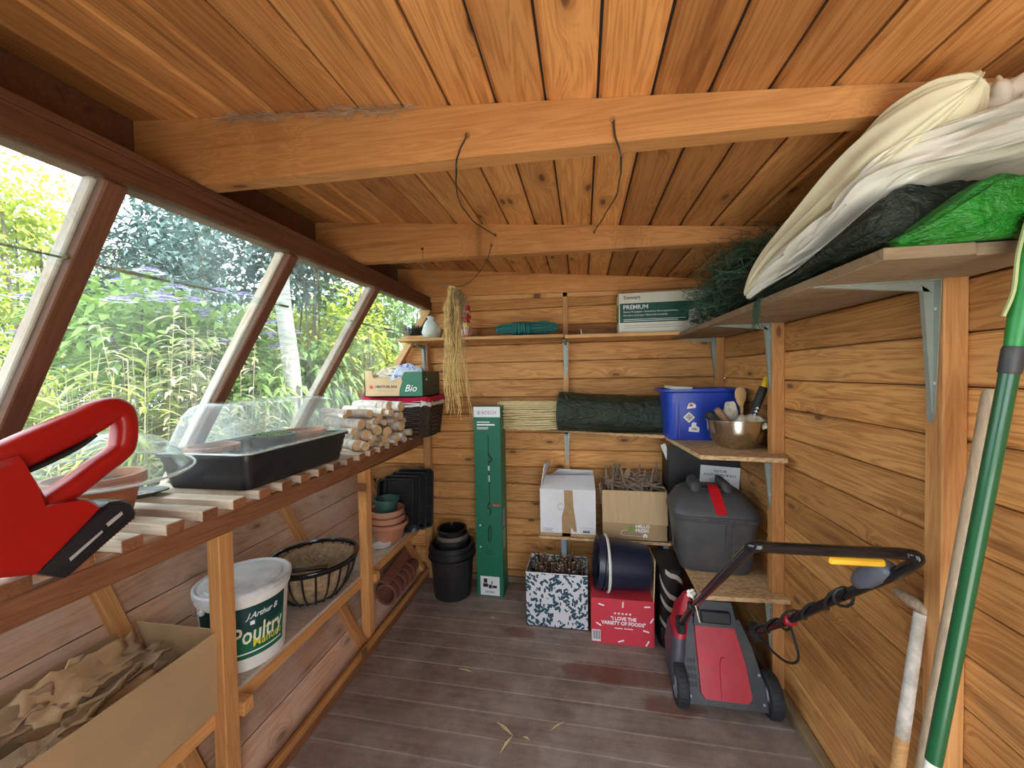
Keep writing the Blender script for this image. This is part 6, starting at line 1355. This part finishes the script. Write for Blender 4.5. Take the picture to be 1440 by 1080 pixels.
bm_ = MB(); kx = kdir.cross(Vector((1, 0, 0))).normalized(); bm_.prism([(-0.075, 0.0), (0.075, 0.0), (0.078, 0.235), (0.02, 0.27), (-0.02, 0.27), (-0.078, 0.235)], kdir.cross(kx) * 0.004, o=(0, 0, 0.001), u=kx, v=kdir).build('blade', 'steel', t)

# ------------------------------------------------------------------ wires under the roof and the hanging raffia
def wire(label, pts, ys, r=0.0022, mat='dark_wire'):
    P = [hit(px, py, 1, y_) for (px, py), y_ in zip(pts, ys)]; t = thing('hanging_wire', label, 'wire', P[0])
    Q = spread([p - P[0] for p in P], 5); Q = [q + Vector((jitter(0.0015), 0, jitter(0.0015))) for q in Q]; Q[0] = Vector(); 
    MB().tube(Q, r, 6).build('wire', mat, t, smooth=True)
    for e in (Q[0], Q[-1]): MB().lathe([(0, -0.004), (0.006, -0.004), (0.006, 0.002), (0, 0.002)], 10, c=e, rot=Matrix.Rotation(R(90), 3, 'X')).build('nail', 'steel', t)
    return t
wire('twisted wire hanging between the two roof beams above the raffia', [(657, 190), (645, 215), (641, 243), (645, 280), (665, 310), (697, 331)], [0.890, 0.886, 0.888, 1.15, 1.42, 1.640])
wire('twisted wire hanging between the roof beams above the teal rope', [(862, 168), (866, 195), (873, 226), (868, 270), (852, 300), (835, 326)], [0.890, 0.886, 0.888, 1.15, 1.42, 1.640])
rw = 1.640
ra_, rb_, rk = hit(594, 350, 1, rw), hit(691, 345, 1, rw), hit(636, 402, 1, rw - 0.012)
wire('thin wire carrying the raffia bundle below the roof beam', [(594, 350), (597, 375), (615, 396), (632, 402)], [rw, rw - 0.004, rw - 0.01, rw - 0.012], 0.0016, 'metal_wire')
wire('second thin wire tying the raffia to the roof beam', [(691, 345), (682, 372), (660, 397), (642, 404)], [rw, rw - 0.004, rw - 0.01, rw - 0.012], 0.0016, 'dark_wire')
plain('raffia', (0.56, 0.40, 0.15), 0.7, var=0.35, vscale=60); plain('raffia_dark', (0.26, 0.18, 0.09), 0.8, var=0.4, vscale=60)
rf_ = thing('raffia_bundle', 'hanging bundle of dry golden raffia tied to the roof beam', 'raffia', rk); random.seed(29)
for nm, mt, cnt, xo, sp in (('golden_strands', 'raffia', 66, -0.004, 0.036), ('brown_strands', 'raffia_dark', 46, 0.030, 0.022)):
    m = MB()
    for k in range(cnt):
        x0 = xo + jitter(sp); y0_ = jitter(0.026); L = random.choice((random.uniform(0.20, 0.36), random.uniform(0.36, 0.52), random.uniform(0.45, 0.60))) if mt == 'raffia' else random.uniform(0.12, 0.30)
        split = -1 if random.random() < 0.62 else 1; pts = []; ph = random.uniform(0, 6)
        for i in range(15):
            f = i / 14; z_ = -L * f; w = min(1, f * 4)
            pts.append((x0 * (0.35 + 0.65 * w) + split * 0.036 * max(0, f - 0.25) + 0.011 * math.sin(f * 7 + ph) * f + 0.004 * math.sin(f * 19 + 2 * ph) + (0.016 if L > 0.45 else 0) * f, y0_ * (0.4 + 0.6 * w) + 0.012 * math.cos(f * 8 + ph) * f, z_))
        m.tube(pts, [0.0021 * (1 - 0.4 * i / 14) for i in range(15)], 4, caps=False)
    m.build(nm, mt, rf_)['kind'] = 'stuff'
MB().tube([(0.026 * math.cos(a) + 0.006, 0.02 * math.sin(a), -0.012 + 0.004 * math.sin(3 * a)) for a in [2 * math.pi * k / 16 for k in range(16)]], 0.004, 6, closed=True).build('tie', 'raffia', rf_)

# dusty cobweb where the near beam meets the ceiling
plain('cobweb', (0.30, 0.26, 0.22), 0.9, var=0.3)
m = MB(); random.seed(37)
for k in range(70):
    x_ = -0.98 + 0.55 * random.random(); z_ = roof(x_) - 0.004; L = random.uniform(0.04, 0.12)
    m.tube([(x_, 0.888, z_ - random.uniform(0, 0.03)), (x_ + L * 0.5, 0.880 - random.random() * 0.03, z_ - random.uniform(0.012, 0.03)), (x_ + L, 0.888, z_ - random.uniform(0, 0.03))], 0.0006, 3, caps=False)
tag(m.build('cobweb', 'cobweb'), 'dusty cobweb along the top of the near roof beam', 'cobweb', kind='stuff')
# dry bamboo leaves and straws on the floor
for k, (a, b) in enumerate((((699, 1015), (721, 1034)), ((721, 1034), (703, 1059)), ((775, 1026), (793, 1015)), ((645, 940), (665, 945)), ((735, 1036), (745, 1040)), ((690, 868), (697, 870)))):
    p, q_ = hit(*a, 2, 0.003), hit(*b, 2, 0.003); mid = (p + q_) / 2 + Vector((0, 0, 0.004)); d_ = (q_ - p).normalized(); s_ = Vector((-d_.y, d_.x, 0)) * (0.006 if k < 2 else 0.0035)
    o = MB().add([p, mid + s_, q_, mid - s_, p + Vector((0, 0, -0.0015)), mid + s_ + Vector((0, 0, -0.0015)), q_ + Vector((0, 0, -0.0015)), mid - s_ + Vector((0, 0, -0.0015))], [(0, 1, 2, 3), (7, 6, 5, 4), (0, 4, 5, 1), (1, 5, 6, 2), (2, 6, 7, 3), (3, 7, 4, 0)]).build('dry_leaf', 'cane'); tag(o, ['long dry leaf lying on the floorboards', 'thin dry stalk meeting the long leaf on the floorboards', 'short dry leaf on the floorboards before the red carton', 'pale straw on the floorboards by the bench leg', 'tiny straw beside the dry leaves on the floorboards', 'pale chip on the floor before the green carton'][k], 'dry leaf')

# ------------------------------------------------------------------ the garden beyond the glass
random.seed(101)
leafmat('leaf_mid', (0.075, 0.150, 0.030), (0.150, 0.255, 0.060)); leafmat('leaf_lime', (0.30, 0.38, 0.030), (0.50, 0.56, 0.080)); leafmat('leaf_grass', (0.26, 0.34, 0.060), (0.46, 0.52, 0.16)); leafmat('leaf_blue', (0.055, 0.105, 0.095), (0.110, 0.175, 0.170), 0.25)
leafmat('leaf_conifer', (0.040, 0.085, 0.080), (0.085, 0.150, 0.145), 0.15); leafmat('leaf_fresh', (0.14, 0.25, 0.045), (0.26, 0.40, 0.09)); leafmat('petal_purple', (0.24, 0.17, 0.46), (0.42, 0.34, 0.66)); leafmat('petal_pale', (0.55, 0.50, 0.74), (0.72, 0.70, 0.86)); leafmat('dry_stem', (0.50, 0.45, 0.28), (0.70, 0.66, 0.46), 0.3); leafmat('leaf_rust', (0.26, 0.15, 0.06), (0.40, 0.26, 0.10), 0.25)
plain('soil_ground', (0.060, 0.050, 0.032), 0.95, var=0.5, vscale=3); plain('tree_bark', (0.34, 0.33, 0.30), 0.85, var=0.35, vscale=10, stretch=(1, 1, 5), bump=0.5, bscale=30); plain('twig_bark', (0.15, 0.115, 0.085), 0.85, var=0.3)
gnd = struct('ground', MB().grid(24, 24, lambda u, v: (-22 + 44 * u, -14 + 44 * v, -0.16 + 0.0 * u)).build('ground', 'soil_ground'))
class Leaves:
    def __init__(s): s.v = []; s.f = []
    def leaf(s, p, d, up, L, W, droop=0.15, curl=0.15):
        d = d.normalized(); sd = d.cross(up)
        if sd.length < 1e-3: sd = Vector((1, 0, 0))
        sd.normalize(); nr = sd.cross(d); o = len(s.v); mid = p + d * (L * 0.5) + nr * (curl * L * 0.3); tip = p + d * L - Vector((0, 0, droop * L))
        s.v += [p, mid + sd * (W * 0.5) + nr * (curl * W * 0.4), mid, mid - sd * (W * 0.5) + nr * (curl * W * 0.4), tip]
        s.f += [(o, o + 1, o + 2), (o, o + 2, o + 3), (o + 1, o + 4, o + 2), (o + 2, o + 4, o + 3)]
    def blade(s, p, d, L, W, seg=5, droop=0.9):
        d = d.normalized(); sd = d.cross(Vector((0, 0, 1))); sd = sd.normalized() if sd.length > 1e-3 else Vector((1, 0, 0)); o = len(s.v)
        for i in range(seg + 1):
            f = i / seg; q = p + d * (L * f) - Vector((0, 0, droop * L * f * f * 0.5)); w = W * (0.35 + 1.2 * f if f < 0.45 else 0.9 * (1 - f) / 0.55 + 0.03) * 0.5
            s.v += [q - sd * w, q + sd * w]
        s.f += [(o + 2 * i, o + 2 * i + 1, o + 2 * i + 3, o + 2 * i + 2) for i in range(seg)]
    def build(s, name, mat, parent, stuff=True):
        me = bpy.data.meshes.new(name); me.from_pydata([tuple(v) for v in s.v], [], s.f); me.materials.append(MATS[mat]); me.update()
        o = bpy.data.objects.new(name, me); col.objects.link(o); o.parent = parent
        if stuff: o['kind'] = 'stuff'
        return o
def rdir(): 
    while True:
        v = Vector((jitter(1), jitter(1), jitter(1)))
        if 0.05 < v.length < 1: return v.normalized()
def spot(px, py, t):                                       # a point t metres along the view through that pixel
    d = ray(px, py); return CAM + d * t
GZ = -0.16
def shrub(name, label, cat, px, py, t, rad, mat, n, L, W, droop=0.3, sparse=1.0, squash=1.0, lo=None, group=None, stems=7, stem_mat='twig_bark'):
    """Bush standing on the ground: stems from the base and leaves through an uneven crown centred on the view point."""
    c = spot(px, py, t); base = Vector((c.x, c.y, GZ)); tt = thing(name, label, cat, base, group=group); ch = c.z - GZ; m = MB()
    rz_ = rad * squash; blobs = [(Vector((jitter(0.55) * rad, jitter(0.55) * rad, ch + jitter(0.6) * rz_)), rad * random.uniform(0.45, 0.7)) for _ in range(7)] + [(Vector((0, 0, ch)), rad * 0.75)]
    if lo is not None: blobs += [(Vector((jitter(0.5) * rad, jitter(0.5) * rad, GZ + random.uniform(lo, ch) - GZ)), rad * 0.6) for _ in range(6)]
    for k in range(stems):
        b = blobs[k % len(blobs)][0]; m.tube(spread([Vector((jitter(0.1), jitter(0.1), 0)), b * 0.5 + Vector((jitter(0.1), jitter(0.1), 0)), b], 3), [0.020 - 0.002 * i for i in range(7)], 5)
    m.build('stems', stem_mat, tt)
    lv = Leaves()
    for k in range(n):
        b, r_ = random.choice(blobs); d = rdir(); q = b + Vector((d.x, d.y, d.z * squash)) * r_ * (random.random() ** 0.45) * sparse
        dd = (d + rdir() * 0.9 + Vector((0, 0, 0.15))).normalized(); lv.leaf(q, dd, Vector((jitter(0.4), jitter(0.4), 1)), L * random.uniform(0.6, 1.2), W * random.uniform(0.7, 1.15), droop, jitter(0.4))
    lv.build('foliage', mat, tt); return tt, blobs
def conifer(label, px, py, t, rad, h, mat, n):
    c = spot(px, py, t); tt = thing('conifer', label, 'tree', (c.x, c.y, GZ)); MB().tube([(0, 0, 0), (0, 0, h * 0.5), (0, 0, h)], [0.10, 0.06, 0.015], 8).build('trunk', 'twig_bark', tt)
    lv = Leaves()
    for k in range(n):
        f = random.random() ** 0.8; z_ = h * (0.04 + 0.96 * f); r_ = rad * (1.02 - f) * (0.55 + 0.45 * random.random()) * (1 + 0.2 * math.sin(f * 40)); a = random.uniform(0, 6.283); q = Vector((r_ * math.cos(a), r_ * math.sin(a), z_))
        lv.leaf(q, Vector((math.cos(a) + jitter(0.5), math.sin(a) + jitter(0.5), random.uniform(-0.5, 0.4))), Vector((0, 0, 1)), random.uniform(0.10, 0.22), 0.055, 0.3)
    lv.build('foliage', mat, tt); return tt
def grass_clump(label, px, py, t, mat, n, L, W, spreadr=0.28, rise=0.8, group=None, name='bamboo_grass'):
    c = spot(px, py, t); tt = thing(name, label, 'grass', (c.x, c.y, GZ), group=group); ch = c.z - GZ; m = MB(); lv = Leaves()
    for k in range(26):
        a = random.uniform(0, 6.283); r_ = spreadr * random.random(); top = Vector((r_ * 1.5 * math.cos(a), r_ * 1.5 * math.sin(a), ch * random.uniform(0.55, 1.12))); b = Vector((r_ * 0.5 * math.cos(a), r_ * 0.5 * math.sin(a), 0))
        m.tube([b, b.lerp(top, 0.5) + Vector((0, 0, 0.05)), top], [0.006, 0.005, 0.002], 4, caps=False)
        for j in range(n // 26):
            f = random.uniform(0.35, 1.0); p = b.lerp(top, f); aa = random.uniform(0, 6.283); lv.blade(p, Vector((math.cos(aa), math.sin(aa), random.uniform(0.1, rise))), L * random.uniform(0.6, 1.2), W * random.uniform(0.7, 1.2), 5, random.uniform(0.5, 1.2))
    m.build('canes', 'dry_stem', tt)['kind'] = 'stuff'; lv.build('blades', mat, tt); return tt
def lacecap(parent, p, r):
    """Flat flower head: a ring of larger pale florets round a purple centre."""
    lv = Leaves()
    for k in range(46):
        a = k * 2.4; q = r * math.sqrt(k / 46) * 0.78; c = p + Vector((q * math.cos(a), q * math.sin(a), 0.02 - 0.35 * q * q / r))
        for s in range(2): b = random.uniform(0, 6.28); lv.leaf(c, Vector((math.cos(b), math.sin(b), 0.6)), Vector((0, 0, 1)), 0.016, 0.012, 0, 0)
    lv.build('flower_head', 'petal_purple', parent, False)
    lv = Leaves()
    for k in range(11):
        a = 2 * math.pi * k / 11 + jitter(0.2); c = p + Vector((r * math.cos(a), r * math.sin(a), -0.005))
        for s in range(4): b = a + s * 1.571; lv.leaf(c, Vector((math.cos(b), math.sin(b), 0.15)), Vector((0, 0, 1)), 0.024, 0.022, 0, 0)
    lv.build('flower_ring', 'petal_pale', parent, False)
# far screen of trees and shrubs
shrub('lime_shrub', 'tall lime green shrub behind the first window bar', 'shrub', 35, 300, 4.6, 0.75, 'leaf_lime', 4200, 0.11, 0.05, lo=0.6)
conifer('blue-green conifer standing beside the tall lime shrub', 92, 330, 6.5, 1.0, 3.9, 'leaf_conifer', 5200)
shrub('conifer', 'broad dark blue-green conifer behind the purple flowers', 'tree', 228, 372, 6.2, 1.15, 'leaf_conifer', 9000, 0.16, 0.05, lo=1.0, squash=0.95)
shrub('round_leaf_tree', 'airy tree of round blue-green leaves against the sky', 'tree', 325, 345, 4.2, 0.95, 'leaf_blue', 2000, 0.085, 0.065, sparse=1.15, squash=0.75)
shrub('round_leaf_tree', 'second airy tree overhanging the pale trunk', 'tree', 425, 375, 4.6, 0.80, 'leaf_blue', 1900, 0.085, 0.065, sparse=1.15, squash=0.6)
shrub('lime_shrub', 'yellow-green shrub beyond the pale tree trunk', 'shrub', 462, 440, 5.6, 0.62, 'leaf_lime', 3000, 0.10, 0.05, lo=0.6)
shrub('lime_shrub', 'low lime green shrub by the end window bar', 'shrub', 505, 478, 4.0, 0.42, 'leaf_lime', 2000, 0.08, 0.04, lo=0.5)
shrub('leafy_tree', 'small leafy tree seen through the last window', 'tree', 548, 430, 4.8, 0.75, 'leaf_mid', 2600, 0.09, 0.055, lo=1.0, sparse=1.1)
shrub('leafy_shrub', 'dense green shrub far beyond the flowers', 'shrub', 150, 440, 8.5, 1.3, 'leaf_mid', 3600, 0.16, 0.09, lo=0.3)
shrub('leafy_shrub', 'dense green shrub far behind the dry stems', 'shrub', 300, 460, 8.0, 1.3, 'leaf_mid', 3600, 0.16, 0.09, lo=0.3)
shrub('leafy_shrub', 'dense green shrub far behind the pale trunk', 'shrub', 410, 470, 8.0, 1.1, 'leaf_mid', 3200, 0.15, 0.09, lo=0.3)
shrub('leafy_shrub', 'far green shrub beyond the end of the shed', 'shrub', 510, 480, 8.5, 1.2, 'leaf_fresh', 3200, 0.15, 0.09, lo=0.3)
shrub('leafy_shrub', 'far green shrub at the edge of the first window', 'shrub', 15, 470, 7.0, 1.2, 'leaf_mid', 3200, 0.15, 0.09, lo=0.3)
shrub('rust_shrub', 'reddish brown shrub behind the flowers near the pale trunk', 'shrub', 372, 470, 4.4, 0.40, 'leaf_rust', 1300, 0.07, 0.04, lo=0.6)
# pale tree trunk
tb = spot(408, 540, 3.0); tr = thing('pale_tree', 'tree with a pale grey ringed trunk outside the windows', 'tree', (tb.x, tb.y, GZ))
MB().tube(spread([(0, 0, 0), (0.02, 0.0, 0.8), (0.0, 0.02, 1.6), (-0.06, 0.02, 2.3), (-0.02, 0.05, 3.2)], 4), [0.084 - 0.0025 * i for i in range(17)], 14).build('trunk', 'tree_bark', tr, smooth=True)
lv = Leaves()
for k in range(1500): d = rdir(); lv.leaf(Vector((0, 0, 3.3)) + Vector((d.x * 1.2, d.y * 1.2, d.z * 0.65)) * random.random() ** 0.4, d + rdir(), Vector((0, 0, 1)), 0.10, 0.07)
lv.build('crown', 'leaf_blue', tr)
# nearer border: lacecap hydrangeas, dry stems, grasses, leafy plants
for k, (px, py, t, rad) in enumerate(((150, 470, 3.0, 0.42), (225, 480, 2.7, 0.45), (300, 490, 3.1, 0.45), (350, 500, 3.1, 0.32))):
    tt, bl_ = shrub('hydrangea', ['lacecap hydrangea with purple heads beside the bamboo grass', 'lacecap hydrangea with the most purple heads among dry stems', 'lacecap hydrangea with purple heads before the round-leaf tree', 'small lacecap hydrangea close to the glazing bar'][k], 'shrub', px, py, t, rad, 'leaf_fresh', 1500, 0.11, 0.055, lo=0.5, squash=0.9)
    ch = spot(px, py, t).z - GZ
    for j in range(18 if k < 3 else 9):
        a = random.uniform(0, 6.283); q = rad * 1.05 * math.sqrt(random.random()); lacecap(tt, Vector((q * math.cos(a), q * math.sin(a), ch + rad * random.uniform(-0.1, 1.0))), random.uniform(0.055, 0.085))
for k, (px, py, t) in enumerate(((20, 500, 1.95), (100, 520, 2.05), (175, 540, 2.1), (60, 560, 2.4))):
    grass_clump(['yellow-green bamboo grass at the first window', 'yellow-green bamboo grass behind the first glazing bar', 'yellow-green bamboo grass behind the clear domes', 'tall bamboo grass farther from the glass'][k], px, py, t, 'leaf_grass', 1000, 0.32, 0.028)
for k, (px, py, t) in enumerate(((190, 490, 2.35), (255, 485, 2.45), (320, 500, 2.65))):
    grass_clump(['pale dry flower stems beside the bamboo grass', 'thick clump of pale dry stems among the purple flowers', 'pale dry stems by the propagator window'][k], px, py, t, 'dry_stem', 1900, 0.14, 0.026, 0.34, 0.5, name='dry_grass')
for k, (px, py, t, mt) in enumerate(((350, 545, 2.95, 'leaf_fresh'), (440, 525, 3.6, 'leaf_mid'), (480, 530, 4.1, 'leaf_fresh'), (535, 520, 5.0, 'leaf_fresh'), (275, 560, 2.75, 'leaf_fresh'))):
    shrub('leafy_plant', ['leafy green plant at the foot of the small hydrangea', 'dark leafy plant beside the pale trunk', 'fresh green leafy plant behind the birch logs', 'fresh green leafy plant by the fruit crate window', 'leafy green plant behind the propagator'][k], 'plant', px, py, t, 0.30, mt, 900, 0.15, 0.045, lo=0.3, droop=0.5)
# small white greenhouse frame far off
gp0 = spot(492, 440, 10.0); gh = thing('greenhouse', 'small white framed greenhouse far across the garden', 'greenhouse', (gp0.x, gp0.y, GZ))
for x_ in (-0.9, -0.3, 0.3, 0.9): MB().box((x_, 0, 1.1), (0.05, 0.05, 2.2)).build('upright', 'white_plastic', gh); MB().box((x_, 0.9, 1.1), (0.05, 0.05, 2.2)).build('upright', 'white_plastic', gh)
for y_ in (0, 0.9):
    for z_ in (1.0, 2.2): MB().box((0, y_, z_), (1.85, 0.05, 0.05)).build('rail', 'white_plastic', gh)
MB().prism([(-0.95, 2.2), (0.95, 2.2), (0, 2.8)], (0, 0.03, 0)).build('gable', 'white_plastic', gh); MB().box((0, 0.92, 1.1), (1.8, 0.01, 2.1)).build('pane', 'window_glass', gh)
